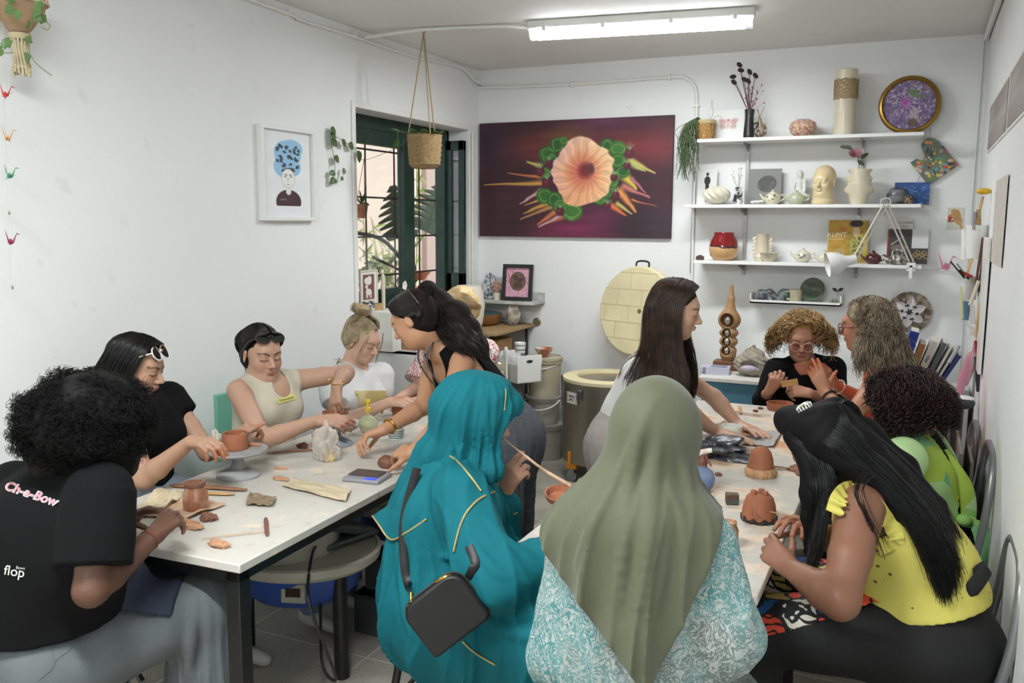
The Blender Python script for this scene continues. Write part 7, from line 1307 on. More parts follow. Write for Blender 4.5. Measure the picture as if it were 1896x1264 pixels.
t=thing('scalloped_vase','cream vase with scalloped sides holding a magnolia stem','vase',at(1589,z1,5.98));g=[[((.052+.012*math.cos(PI*(zz-.5)*1.6)*(zz < .6))*math.cos(a)*(1+.35*abs(math.cos(a))**6*(.55+.45*math.sin(zz*20))*(zz > .3)),(.046+.01*math.cos(PI*(zz-.5)))*math.sin(a),zz*.215) for zz in np.linspace(0,1,30)] for a in np.linspace(0,2*PI,49)[:-1]];b=MB();b.grid(np.array(g),close_u=True,thick=-.005);b.build('vase',CRM,t);tube_=cr([(0,0,.1),(-.01,0,.25),(-.03,0,.31),(-.08,0,.345)],14);MB().tube(tube_,.0022,6).build('stem',mat('dark_stem','4a4030',.7),t);mg=mat('magnolia_pink','8d5560',.6,var=(30,.4),col2='c99aa0');oc=V(-.028,-.02,.30)
for k in range(9):a=k*2*PI/9*1.0;b=MB();leaf(b,oc+V(0,0,-.01),V(math.cos(a),.3*math.sin(a)-.3,.75+.5*math.sin(a)),V(0,-1,.2),.05+.01*(k % 2),.034,'oval',-.25);b.build('petal',mg,t)
for d,q in (((-1,0,.3),(-.075,0,.345)),((-.8,0,.5),(-.05,0,.335)),((1,0,.8),(.0,0,.28)),((.4,0,-.3),(-.02,0,.27))):b=MB();leaf(b,q,V(*d),V(0,-1,.3),.055,.026,'oval');b.build('leaf',mat('magnolia_leaf','3f4d36',.5),t)
lathe_thing('round_pot','round black-grey smoky pot on the middle shelf near the blue picture','pot',[(.001,0),(.04,0),(.062,.03),(.066,.055),(.05,.09),(.03,.10),(.028,.098),(.001,.08)],mat('smoke_fired','33343a',.3,var=(9,.8,.1),col2='77787c',stretch=(1,1,4)),at(1661,z1,6.0));lathe_thing('small_pot','small brown speckled pot beside the round smoky pot','pot',[(.001,0),(.02,0),(.028,.02),(.025,.042),(.016,.05),(.001,.045)],mat('speckled_brown','8a775e',.6,var=(60,.8,.05),col2='3a3028'),at(1681,z1,5.95))
card('blue_picture','blue abstract picture leaning on the right end of the middle shelf','picture',at(1687,z1,6.09),.20,.135,lambda u,v:(np.zeros(u.shape+(3,))+(38,74,128))*(1+.3*hn(u,v,4.1,1))[...,None]+60*np.clip(hn(u,v*1.5,13.6,4)-.45,0,1)[...,None]*3,70,edge='2a3a55')
# lower shelf
b=MB();b.box((0,-.0,.012),(.05,.03,.024));b.ell((.0,0,.026),(.02,.012,.006),10,6);tag(b.build('clay_trinket',mat('dark_brown_clay','4a2c24',.5),bev=.003,loc=tuple(at(1296,z2,5.97))),'tiny dark brown clay block at the left end of the lowest shelf','ceramic')
m,nt,bs=newmat('red_dip_glaze');tc=nd(nt,'ShaderNodeTexCoord');sx_=nd(nt,'ShaderNodeSeparateXYZ');nt.links.new(tc.outputs['Object'],sx_.inputs[0]);nz=nd(nt,'ShaderNodeTexNoise',Scale=8.0);nt.links.new(tc.outputs['Object'],nz.inputs['Vector']);m1=nd(nt,'ShaderNodeMath',operation='MULTIPLY_ADD');nt.links.new(nz.outputs[0],m1.inputs[0]);m1.inputs[1].default_value=.06;nt.links.new(sx_.outputs[2],m1.inputs[2]);rp=nd(nt,'ShaderNodeValToRGB');rp.color_ramp.interpolation='CONSTANT';E_=rp.color_ramp.elements;E_[0].color=(*lin('c99f6d'),1);E_[1].position=.112;E_[1].color=(*lin('3d0a0c'),1);e_=E_.new(.122);e_.color=(*lin('7a1114'),1);nt.links.new(m1.outputs[0],rp.inputs[0]);nt.links.new(rp.outputs[0],bs.inputs['Base Color']);bs.inputs['Roughness'].default_value=.12;bs.inputs['Coat Weight'].default_value=.6
lathe_thing('red_pot','large round pot with deep red glaze over a bare tan base','pot',[(.001,0),(.062,0),(.09,.03),(.098,.075),(.088,.13),(.068,.165),(.066,.185),(.060,.185),(.06,.165),(.08,.12),(.001,.02)],m,at(1339,z2,5.99))
t=lathe_thing('wavy_handled_vase','cream cylinder vase with wavy coil handles on both sides','vase',[(.001,0),(.045,0),(.055,.03),(.042,.06),(.04,.17),(.045,.178),(.038,.176),(.034,.07),(.001,.02)],celadon if 0 else CRM,at(1410,z2,6.02))
for s in (-1,1):MB().tube(cr([(s*(.040+.022*(1 if k % 2 else 0)),0,.155-.012*k) for k in range(10)],40),.0055,8).build('handle',CRM,t)
lathe_thing('small_bowl','small cream footed bowl in front of the wavy-handled vase','bowl',[(.001,0),(.028,0),(.034,.006),(.062,.055),(.066,.058),(.058,.056),(.03,.012),(.001,.01)],CRM,at(1424,z2,5.95))
teapot('teapot','cream teapot with a painted green sprig left of the yellow book',at(1486,z2,5.99),.052,.072,IVG,dec=gl);teapot('teapot','cream teapot with a dark brown knob beside the yellow book',at(1526,z2,5.99),.045,.062,IVG,lidm=None);
def klimt(u,v):
 n=hn(u,v,9.1,1);c=np.zeros(u.shape+(3,))+(176,138,48);c=c*(1+.12*n)[...,None];c=layer(c,(u > .5)*np.clip(hn(u,v,20.9,3)*1.5,0,1)*.8,(120,120,50));c=layer(c,blob(u,v,.76,.62,.24,.34,.3)*.7,(180,176,96));c=layer(c,blob(u,v,.74,.62,.16,.3,.2)*np.clip(hn(u,v,31.8,5)*2,0,1),(70,76,48));c=layer(c,blob(u,v,.70,.26,.10,.16,.3),(206,178,142));c=layer(c,blob(u,v,.70,.08,.18,.09,.2),(44,34,34));c=layer(c,blob(u,v,.38,.22,.10,.08,.5)*.7,(196,92,56));return layer(c,(u < .02)*1.,(206,190,150))
t=card('yellow_book','yellow art book with a painted lady standing on the lowest shelf','book',at(1567,z2,6.08),.245,.27,klimt,110,edge='8a6a30');v_,f_=TXT('KLIMT',.042,.0004);Mx=MY((-.065,-.002,.175),0,-.08) @ np.array(Matrix.Rotation(PI/2,4,'X'));b=MB();b.add(v_,f_,Mx);b.build('title',mat('print_cream','e6dcc0',.6),t,smooth=False);v_,f_=TXT('Women in Gold',.013,.0004);Mx=MY((-.068,-.0045,.148),0,-.08) @ np.array(Matrix.Rotation(PI/2,4,'X'));b=MB();b.add(v_,f_,Mx);b.build('subtitle',MATS['print_cream'],t,smooth=False)
teapot('teapot','greenish cream teapot with hoop handle under the yellow book',at(1553,z2,5.96),.046,.055,celadon,handle='top');teapot('teapot','dark red-brown teapot right of the yellow book',at(1616,z2,5.98),.050,.065,mat('oxblood_glaze','4a1516',.18,coat=.6));teapot('teapot','white speckled squat teapot at the right end of the lowest shelf',at(1661,z2,5.95),.058,.058,mat('white_speckle','d2cfc8',.4,var=(60,.9,.03),col2='5a5248'),lidm=mat('grey_green_lid','6f786f',.4),handle='top')
def bw(u,v):c=np.zeros(u.shape+(3,))+(58,56,56);c=layer(c,(u > .6)*(v < .55)*1.,(206,206,208));c=layer(c,blob(u,v,.3,.55,.25,.12,.3),(120,104,96));c=layer(c,seg(u,v,.1,.45,.4,.2,.02),(190,184,176));return layer(c,(u < .03)*1.,(150,50,56))
card('dark_book','black and white photo booklet behind the speckled teapot','book',at(1678,z2,6.09),.235,.215,bw,70,edge='c8c6c0');t=card('white_card','white card printed Colombari Celts above the dark booklet','card',at(1668,z2+.20,6.12),.14,.085,lambda u,v:np.zeros(u.shape+(3,))+(205,204,196),4,tilt=0);[MB().add(*TXT(s_,.017,.0004),MY((.02,-.0015,.055-.022*i_),0,0) @ np.array(Matrix.Rotation(PI/2,4,'X'))).build('printed_text',mat('print_grey','6b675f',.7),t,smooth=False) for i_,s_ in enumerate(('COLOMBARI','CELTS'))]
b=MB();[b.tube([V(.012*k,0,.02)+V(.012*math.cos(a),0,.012*math.sin(a)+.012*(k % 3)) for a in np.linspace(0,2*PI,13)[:-1]],.003,6,closed=True) for k in range(-3,4)];tag(b.build('knotted_ornament',mat('tan_wood','a58a62',.6),loc=tuple(at(1702,z2+.03,5.93))),'loopy tan wooden ornament at the lamp clamp','ornament')
# little ledge
zl=Zpx(561,Xpx(1470,6.0,1.2),6.0);xa,xb=Xpx(1388,6.0,zl),Xpx(1557,6.0,zl);b=MB();b.b2((xa,6.0,zl-.012),(xb,YB-.002,zl));b.b2((xa,6.0,zl-.012),(xb,6.008,zl+.012));b.b2((xa,6.0,zl-.012),(xa+.008,YB-.002,zl+.055));b.b2((xb-.008,6.0,zl-.012),(xb,YB-.002,zl+.055));b.b2((xa,YB-.01,zl),(xb,YB-.002,zl+.06));tag(b.build('small_ledge',WHT,bev=.0015),'short white picture ledge with mug and green bowl below the long shelves','shelf')
p=at(1422,zl,6.06);t=thing('reclining_figure','grey glazed reclining figure on the short ledge','figurine',p);solid('figure',[('e',p+V(-.05,0,.04),V(.03,.03,.038),np.eye(3),.02,False),('c',p+V(-.04,0,.04),p+V(.01,0,.06),.026,.022,.02,False),('c',p+V(.01,0,.065),p+V(.07,0,.02),.02,.012,.01,False),('c',p+V(.07,0,.02),p+V(.1,0,.015),.012,.009,.01,False),('c',p+V(.0,-.01,.05),p+V(.02,-.02,.01),.016,.012,.01,False)],mat('grey_marble_glaze','8b8e93',.3,var=(24,.7,.1),col2='43484e'),t,.004)
lathe_thing('dark_cup','dark teal glazed cup behind the cream mug on the ledge','cup',[(.001,0),(.03,0),(.042,.03),(.038,.07),(.02,.085),(.001,.085)],mat('dark_teal_glaze','28383a',.3,var=(20,.7,.1),col2='7d9088'),at(1452,zl,6.08));t=lathe_thing('mug','cream mug with dark drips and a handle on the ledge','mug',[(.001,0),(.034,0),(.038,.01),(.040,.085),(.036,.085),(.035,.01),(.001,.01)],mat('cream_drip','c4bd9d',.35,coat=.3,var=(12,.3)),at(1473,zl,6.05));MB().tube(cr([(-.038,0,.07),(-.068,0,.07),(-.068,0,.03),(-.038,0,.02)],14),.006,8).build('handle',IVG,t)
gb=mat('green_bowl_glaze','5c6a5a',.25,coat=.4,var=(5,.2));tag(MB().lathe([(.001,.0),(.03,0),(.05,.02),(.078,.055),(.074,.057),(.048,.026),(.001,.012)],40,M=Matrix.Rotation(math.radians(74),4,'X')).build('green_bowl',gb,loc=tuple(at(1506,zl+.075,6.11))),'dark green glazed bowl standing on edge on the ledge','bowl')
for px_,c_ in ((1492,'5d5e60'),(1510,'b59a90'),(1520,'4c5150'),(1530,'c2c4bc')):tag(MB().ell((0,0,.006),(.014,.01,.007),10,6).build('pebble',mat('pebble_'+c_,c_,.5),loc=tuple(at(px_,zl,6.03))),{'5d5e60':'dark grey pebble left','b59a90':'pinkish pebble centre','4c5150':'blackish pebble right of centre','c2c4bc':'pale pebble right'}[c_]+' on the ledge below the green bowl','pebble','pebbles on the ledge')
tag(MB().ell((-.01,0,.018),(.012,.01,.018),10,8).ell((.012,0,.018),(.012,.01,.02),10,8).build('green_stones',mat('jade','6f7f68',.4),loc=tuple(at(1543,zl,6.05))),'pair of small green stones at the right end of the ledge','stones');b=MB();leaf(b,(0,0,0),V(-1,0,.6),V(0,-1,0),.04,.022,'oval');leaf(b,(0,0,0),V(1,0,.7),V(0,-1,0),.04,.022,'oval');b.tube([(0,0,0),(0,0,-.03)],.0015,5);tag(b.build('sprout_ornament',mat('black_metal','161616',.5),loc=tuple(at(1551,zl+.085,6.02))),'black two-leaf sprout ornament on the ledge end','ornament')
# round carved plate on the wall
p=PL(1684,577,1,YB-.03);t=thing('carved_wall_plate','round brown wall plate with carved white petals hanging on the back wall','wall plate',p);RX=np.array(Matrix.Rotation(PI/2,4,'X'));g=[[(r*math.cos(a)*(1+.02*math.sin(8*a)),-.012-.018*math.sin(min(1,r/.128)*PI)*(.6+.4*abs(math.sin(4*a))),r*math.sin(a)) for r in np.linspace(.004,.128,20)] for a in np.linspace(0,2*PI,97)[:-1]];b=MB();b.grid(np.array(g),close_u=True,thick=-.006);b.build('plate',mat('bronze_brown_glaze','5b4a3e',.35,var=(30,.6,.1),col2='a39484'),t);pt_=mat('petal_white_glaze','b9b4b4',.3,coat=.4)
for k in range(6):a=k*PI/3+.4;b=MB();leaf(b,(.012*math.cos(a),-.040,.012*math.sin(a)),V(math.cos(a),0,math.sin(a)),V(0,-1,0),.088,.055,'oval',.12);b.build('petal',pt_,t);b=MB();b.ell((.045*math.cos(a+.5),-.04,.045*math.sin(a+.5)),(.014,.006,.010),12,8);b.build('seed',blk,t)
# palette hanging right of the shelves
def palette(u,v):
 c=np.zeros(u.shape+(3,))+(96,104,88);r=random.Random(3)
 for k in range(120):c=layer(c,blob(u,v,r.random(),r.random(),r.uniform(.03,.10),r.uniform(.02,.07),.4,r.uniform(0,180)),r.choice(((46,90,60),(190,60,44),(206,176,60),(70,150,170),(30,34,36),(198,178,166),(90,130,50),(60,50,80),(210,140,80),(120,160,170),(36,60,40))))
 return c
p=PL(1724,296,1,YB-.02);t=thing('paint_palette','colourful used paint palette hanging by a cord beside the top shelf','palette',p);RA=MY((0,0,0)) @ np.array(Matrix.Rotation(math.radians(-38),4,'Y'));
pol=[(-.10,-.12),(.10,-.12),(.10,.06),(.085,.10),(.05,.125),(.01,.115),(-.005,.08),(-.01,.04),(-.04,.03),(-.06,.06),(-.10,.06)];b=MB();b.prism(pol,-.0,.004,RA @ np.array(Matrix.Rotation(PI/2,4,'X')));b.build('board',mat('palette_wood','6f6a52',.7),t);nx_=110;U,W2=np.meshgrid(np.linspace(-.1,.1,nx_),np.linspace(-.12,.125,nx_),indexing='ij');cc=palette((U+.1)/.2,(W2+.12)/.245)
def inpoly(x,y):
 r=np.zeros(x.shape,bool)
 for (x1,y1),(x2,y2) in zip(pol,pol[1:]+pol[:1]):k=(y1 > y) != (y2 > y);r ^= k & (x < (x2-x1)*(y-y1)/((y2-y1) or 1e-9)+x1)
 return r
I_,J_=np.meshgrid(np.arange(nx_-1),np.arange(nx_-1),indexing='ij');ok=inpoly(U[:-1,:-1],W2[:-1,:-1]) & inpoly(U[1:,1:],W2[1:,1:]);a=(I_*nx_+J_)[ok];Pp=np.stack([U,U*0-.0045,W2],-1).reshape(-1,3) @ RA[:3,:3].T;mkobj('paint',npmesh('paint',Pp,np.stack([a,a+nx_,a+nx_+1,a+1],1)),ARTG,t,False,False,None,color=(((np.clip(cc.reshape(-1,3),0,255)/255.+.055)/1.055)**2.4).astype(np.float32))
MB().tube(cr([PL(1722,236,1,YB-.01),PL(1722,252,1,YB-.02),PL(1718,262,1,YB-.02)],8),.0014,5).build('cord',rope,t,world=True);MB().tube(cr([PL(1716,270,1,YB-.035),PL(1706,320,1,YB-.04),PL(1690,350,1,YB-.05),PL(1686,356,1,YB-.05)],12),.0016,5).build('cord',rope,t,world=True)
# swing-arm clamp lamp
p=at(1687,z2,5.905);t=thing('clamp_lamp','white swing-arm desk lamp clamped to the lowest shelf','lamp',p);LM=mat('lamp_white_metal','cfcdc4',.4);PW=lambda x,y,yy:PL(x,y,1,yy)
b=MB();b.box((0,0,.0),(.05,.04,.03));b.box((0,-.01,-.04),(.02,.02,.08));b.cyl((0,-.01,-.09),(0,-.01,-.04),.006);b.box((0,0,-.03),(.05,.03,.012));b.build('clamp',WPL,t,bev=.002);e1_=PW(1640,378,5.78);base=p+V(0,0,.02);hd=PW(1582,480,5.70)
for s in (-1,1):MB().tube([base+V(.012*s,.01*s,0),e1_+V(.012*s,.01*s,0)],.005,8).build('lower_arm',LM,t,world=True);MB().tube([e1_+V(.012*s,.01*s,.0),hd+V(.012*s,.01*s,0)],.005,8).build('upper_arm',LM,t,world=True)
MB().tube(cr([e1_+V(-.03,0,.0),e1_+V(-.02,0,.03),e1_+V(.02,0,.03),e1_+V(.03,0,-.02)],14),.0035,6).build('elbow_loop',LM,t,world=True);MB().ell(hd,.02,12,8).build('joint',mat('lamp_joint','4a463f',.4,.4),t,world=True)
ax=nrm(V(-.93,-.3,-.22));Mx=frameM(hd+V(-.0,0,0),nrm(np.cross(V(0,0,1),ax)),None,ax);b=MB();b.lathe([(.001,-.015),(.026,-.01),(.030,.03),(.034,.05),(.060,.085),(.073,.13),(.075,.16),(.072,.16),(.069,.13),(.055,.09),(.028,.055),(.001,.05)],40,M=Mx);b.build('lamp_shade',mat('lamp_shade_white','dcdcd8',.35),t,world=True);b=MB();b.lathe([(.001,.055),(.02,.06),(.028,.09),(.02,.12),(.001,.125)],20,M=Mx);b.build('bulb',mat('frosted_bulb','ebeff2',.3),t,world=True)
# pink crane, notes
t=thing('pink_paper_crane','large pink paper crane pinned on a string on the back wall','origami',PL(1750,490,1,YB-.03));crane(PL(1751,497,1,YB-.06),mat('pink_paper','d68fa6',.7),.11,1,t,(1,.4));MB().tube([PL(1705,498,1,YB-.02),PL(1790,505,1,YB-.02)],.0008,4).build('string',th,t,world=True)
b=MB();b.b2(tuple(PL(1752,425,1,YB-.004)),tuple(PL(1786,384,1,YB-.002)+V(0,.002,0)));tag(b.build('wall_note',mat('note_paper','d2d0c2',.7),smooth=False),'pale square paper note on the back wall behind the wooden spatula','note')
# ================================================================ kiln
kc=V(-1.86,5.62,0);t=thing('kiln','round stainless steel pottery kiln with its cream brick lid standing open','kiln',kc);m,nt,bs=newmat('brushed_steel');bs.inputs['Metallic'].default_value=.9;bs.inputs['Roughness'].default_value=.32;bs.inputs['Base Color'].default_value=(*lin('a59c8c'),1);tc=nd(nt,'ShaderNodeTexCoord');mp=nd(nt,'ShaderNodeMapping');mp.inputs['Scale'].default_value=(30,30,.4);nz=nd(nt,'ShaderNodeTexNoise',Scale=3.0);nt.links.new(tc.outputs['Object'],mp.inputs[0]);nt.links.new(mp.outputs[0],nz.inputs['Vector']);bp=nd(nt,'ShaderNodeBump',Strength=.25,Distance=.01);nt.links.new(nz.outputs[0],bp.inputs['Height']);nt.links.new(bp.outputs[0],bs.inputs['Normal'])
FB=mat('fire_brick','d8cda6',.85,var=(5,.12),bump=(80,.2));ORG=mat('orange_paint','d98a1c',.4);MB().lathe([(.30,.12),(.31,.13),(.31,.665),(.30,.67)],64).build('steel_body',m,t)
MB().lathe([(.31,.66),(.31,.685),(.215,.69),(.21,.67),(.21,.30),(.001,.30)],64).build('brick_ring',FB,t);MB().lathe([(.21,.60),(.225,.60),(.225,.62),(.21,.62)],48).build('groove_shade_ring',mat('brick_shadow','a89a74',.9),t)  # the groove's shade is put into the darker brick colour
for a in (-125,-30,60,150):x,y=.29*math.cos(math.radians(a)),.29*math.sin(math.radians(a));b=MB();b.box((x,y,.11),(.07,.04,.05));b.box((x*1.08,y*1.08,.16),(.02,.012,.09));f=b.build('caster_bracket',ORG,t,bev=.003);b=MB();b.cyl((x,y-.012,.035),(x,y+.012,.035),.035,n=20);b.b2((x-.02,y-.018,.03),(x+.02,y+.018,.09));b.build('caster',mat('chrome','9b9ba0',.25,.9),f,bev=.002)
ld=nrm(V(.55,.83,0));lc=PL(1186,576,1,5.93)-kc;Ml=frameM(lc,nrm(V(.93,-.36,0)),None,nrm(V(-.30,-.95,.12)));b=MB();b.lathe([(.001,0),(.30,0),(.31,.01),(.31,.05),(.30,.06),(.001,.06)],72,M=Ml);ldo=b.build('lid',FB,t);b=MB()
for r_ in range(-2,3):
 y=r_*.115+.03;w=math.sqrt(max(0,.305**2-y*y));b.box((0,y,.0605),(2*w,.0035,.001),Ml)
 for k in range(-3,4):
  x=k*.2+(.1 if r_ % 2 else 0)+.04;yy=y+.0575
  if abs(x) < math.sqrt(max(0,.30**2-yy*yy)):b.box((x,yy,.0605),(.003,min(.115,.3-abs(yy)+.03),.001),Ml)
b.build('brick_joint',mat('joint_line','b5a880',.9),ldo);b=MB();b.lathe([(.001,.066),(.014,.064),(.016,.06)],16,M=Ml @ np.array(Matrix.Translation((.03,-.0,0))));b.build('peephole_plug',mat('plug_brass','6d6038',.5),ldo);MB().tube(cr([(Ml @ np.array([x,.31+y,.03,1]))[:3] for x,y in ((-.05,-.02),(-.045,.03),(.045,.03),(.05,-.02))],14),.007,8).build('handle',blk,ldo)
b=MB();b.box(lc+V(-.02,-.0,-.40),(.035,.02,.28));b.build('hinge_arm',ORG,t,bev=.003);p=J(1094,732,5.9)-kc;a=math.atan2(p[1],p[0]);R_=Matrix.Rotation(a+PI/2,4,'Z');q=V(.3125*math.cos(a),.3125*math.sin(a),p[2]);b=MB();b.box((0,0,0),(.11,.002,.075));lb=b.build('label_plate',mat('label_white','d9d7d0',.5),t,loc=tuple(q),rot=(0,0,a+PI/2));RX9=np.array(Matrix.Rotation(PI/2,4,'X'))
for i,s_ in enumerate(('tecno','piro')):b=MB();b.add(*TXT(s_,.026,.0003,bold=.0006),MY((-.002 if i == 0 else -.008,-.0015,.012-.022*i)) @ RX9);b.build('lettering',blk,lb,smooth=False)
for s_ in (-1,1):b=MB();b.box((s_*.046,-.0015,0),(.004,.001,.05));b.box((s_*.042,-.0015,.025),(.010,.001,.004));b.box((s_*.042,-.0015,-.025),(.010,.001,.004));b.build('red_bracket',mat('label_red','b5402e',.5),lb)
b=MB();a2=a+.24;b.box((.32*math.cos(a2),.32*math.sin(a2),.60),(.03,.03,.07));b.build('latch',MATS['chrome'],t,bev=.004)
t=thing('leaning_board','grey board leaning on the back wall left of the kiln','board',(-2.30,5.98,0));b=MB();b.box((0,0,.30),(.05,.03,.60),M=Matrix.Rotation(-.03,4,'Y'));b.build('board',mat('slate_grey','62666a',.6),t);b=MB();b.box((.0,-.03,.03),(.09,.06,.05));b.build('foot',blk,t)
# buckets
PB_=mat('milky_plastic','bdb49c',.35,var=(6,.18));PG=mat('dusty_grey_plastic','a39f94',.5,var=(7,.3))
def bucket(label,loc,r,h_,m,hang,handle_a=0.3):
 t=thing('plastic_bucket',label,'bucket',loc,0,None);MB().lathe([(.001,0),(r*.86,0),(r*.88,.01),(r*.97,h_*.86),(r*1.04,h_*.87),(r*1.04,h_*.90),(r,h_*.90),(r,h_*.95)],48).build('body',m,t);MB().lathe([(r*1.05,h_*.93),(r*1.06,h_*1.0),(r*.95,h_*1.01),(r*.93,h_*.98),(.001,h_*.98)],48).build('lid',m,t)
 MB().tube(cr([(r*1.05*math.cos(PI*k/8+handle_a),-r*1.06*math.sin(PI*k/8)-.01,h_*.88+hang*math.sin(PI*k/8)) for k in range(9)],24),.005,6).build('handle',WPL,t);return t
bx,by=Xpx(1012,5.86,0),5.86;h1=.20;z1_=Zpx(775,bx,by-.1)-.0
bucket('bottom dusty plastic bucket of the stack left of the kiln',(bx,by,0),.125,.265,PG,.03);bucket('middle dusty plastic bucket of the stack left of the kiln',(bx-.03,by,.262),.125,.20,PG,-.06,3.3*0);bucket('top milky plastic bucket of the stack carrying a clay bowl',(bx-.025,by,.460),.128,.29,PB_,-.05)
lathe_thing('terracotta_bowl','terracotta bowl with white slip drips on the bucket stack','bowl',[(.001,0),(.03,0),(.036,.01),(.062,.045),(.066,.062),(.060,.06),(.03,.02),(.001,.015)],mat('glossy_terracotta','9c5434',.2,coat=.6,var=(10,.5,.06),col2='c9b8a4'),(bx-.03,by,.748));bucket('small dusty bucket on the floor left of the bucket stack',(bx-.17,by-.22,0),.085,.30,PG,-.03)
t=thing('white_brush','long-handled white brush leaning behind the left table end','brush',(-2.45,5.3,0));MB().tube([(0,0,.02),(-.05,.05,.80)],.008,8).build('handle',WPL,t);b=MB();b.ell((-.055,.055,.83),(.02,.010,.05));b.build('head',WPL,t);b=MB();b.b2((-.05,-.1,0),(.1,.12,.40));tag(b.build('grey_bin',PG,loc=(-2.62,5.55,0),bev=.02),'grey plastic bin under the corner shelves','bin')
# ---------------------------------------------------------------- corner shelves behind the floral blouse
WD=mat('raw_plywood','a3875e',.6,var=(14,.25),stretch=(1,8,1));zc=Zpx(557,-2.78,5.98);b=MB();b.b2((XL,5.93,zc-.02),(Xpx(988,5.93,zc),YB-.002,zc));b.b2((XL,YB-.012,zc),(Xpx(988,5.93,zc),YB-.002,zc+.06));tag(b.build('picture_ledge',mat('chalky_white','bcbcb8',.7,var=(20,.3)),bev=.002),'small whitewashed ledge in the left corner holding the butterfly frame','shelf')
def butter(u,v):
 c=np.zeros(u.shape+(3,))+(208,158,176);n=hn(u,v,19.1,2);c=layer(c,np.clip((n-.35)*3,0,1)*.6,(150,60,96));c=layer(c,blob(u,v,.5,.46,.36,.34,.06),(104,86,72));c=layer(c,blob(u,v,.5,.46,.34,.32,.06)*np.clip(hn(u,v,27.3,4)*1.5,0,1)*.5,(60,46,40))
 for a in ((.40,.34,.15,.10,30),(.62,.42,.15,.09,-20),(.44,.58,.11,.13,10),(.6,.6,.10,.10,0)):c=layer(c,blob(u,v,*a[:4],.3,a[4]),(78,52,44))
 return c
c=PL(957,548,1,6.02);c[2]=zc+.004;M_=MY(c+V(0,0,.135),.10,-.14);box_frame('butterfly_frame','black box frame with a brown butterfly disc on pink standing on the corner ledge','picture',M_,.235,.27,.026,.03,mat('black_frame','17171a',.4),butter,90)
b=MB();b.prism([(-.05,0),(.04,0),(.055,.08),(.045,.17),(.01,.20),(-.035,.19),(-.05,.10)],0,.02,MY((0,0,0),0,-.12) @ RX9);tag(b.build('relief_tile',mat('blue_white_relief','cfd0d0',.4,var=(40,.8,.06),col2='5d6878',bump=(40,.8,.01)),loc=tuple(at(906,zc,6.08)),bev=.004),'white ceramic relief with dark blue line drawing on the corner ledge','ceramic');t=thing('ceramic_flower','rusty pink ceramic flower on a cream base beside the butterfly frame','ceramic',at(920,zc,6.04));MB().lathe([(.001,0),(.025,0),(.028,.05),(.001,.06)],18).build('base',IVG,t);b=MB();[b.ell((.03*math.cos(k*2.4)*(k/14),-.01,.10+.03*math.sin(k*2.4)*(k/10)),(.011,.009,.014),8,6) for k in range(18)];b.build('petals',mat('rusty_glaze','8a4a3a',.4,var=(60,.5),col2='c9a89a'),t)
tag(MB().lathe([(.001,0),(.03,.004),(.045,.015),(.043,.018),(.001,.008)],28,M=Matrix.Rotation(math.radians(75),4,'X')).build('teal_dish',mat('teal_glaze','2f7f80',.25,coat=.5),loc=tuple(at(882,zc+.045,6.05))),'small round teal dish standing on the corner ledge','dish')
zw=Zpx(602,-2.85,5.9);b=MB();b.b2((XL,5.45,zw-.02),(Xpx(967,5.9,zw),YB-.002,zw));tag(b.build('plywood_shelf',WD,bev=.002),'plywood corner shelf carrying the blue glazed bowl','shelf');b=MB();b.b2((-3.08,5.15,zw-.05),(-2.75,5.62,zw-.022));tag(b.build('white_shelf_board',WHT,bev=.002),'white shelf board just in front of the plywood shelf','shelf')
t=lathe_thing('wide_bowl','wide brown bowl with turquoise inner glaze on the plywood shelf','bowl',[(.001,0),(.12,0),(.15,.02),(.17,.075),(.172,.085),(.160,.083)],mat('brown_glaze','8a5a34',.3,coat=.3),at(888,zw,5.9),48);MB().lathe([(.165,.085),(.158,.086),(.14,.035),(.001,.03)],48).build('glaze',mat('turquoise_glaze','2f7f92',.12,coat=.6,var=(20,.3)),t)
g=[[(r*math.cos(a)*(.9+.2*math.sin(3*a)),r*math.sin(a)*.6,z+.01*math.sin(5*a)) for r,z in ((.02,0),(.045,.02),(.062,.07),(.045,.12),(.02,.14))] for a in np.linspace(0,2*PI,33)[:-1]];b=MB();b.grid(np.array(g),close_u=True);tag(b.build('stone_sculpture',mat('grey_stone','77736c',.7,var=(25,.7,.1),col2='b5ac98'),loc=tuple(at(949,zw+.005,5.95))),'rough grey pod-shaped ceramic on the plywood shelf end','ceramic')
lathe_thing('white_vase','tall rounded white vase half hidden behind the blonde woman','vase',[(.001,0),(.07,0),(.10,.08),(.115,.2),(.10,.3),(.085,.34),(.075,.34),(.001,.3)],mat('matt_white','d2ccbd',.5),at(868,zw-.02,5.52),40);lathe_thing('straw_basket','shallow straw basket in the corner above the white vase','basket',[(.001,0),(.13,0),(.16,.04),(.15,.045),(.001,.02)],BSK,at(850,zc+.01,5.97))
zl2=Zpx(690,-2.75,5.8);b=MB();b.b2((XL,5.35,zl2-.02),(-2.66,YB-.002,zl2));tag(b.build('lower_shelf',WD,bev=.002),'lower plywood shelf with jar and white crate in the corner','shelf')
for x,y in ((-2.68,6.1),(-2.68,5.4)):b=MB();b.b2((x-.01,y-.01,0),(x+.01,y+.01,zw-.02));tag(b.build('shelf_post',mat('grey_post','4c4c4e',.5,.3)),'thin grey metal post of the corner shelves, '+('near the wall' if y > 6 else 'nearer the room'),'post')
cw=at(960,zl2,5.6);b=MB();R_=.55
for lo,hi in (((-.10,-.15,0),(.10,-.14,.19)),((-.10,.14,0),(.10,.15,.19)),((.09,-.15,0),(.10,.15,.13)),((-.10,-.15,0),(-.09,.15,.13)),((-.10,-.15,0),(.10,.15,.01))):b.b2(lo,hi)
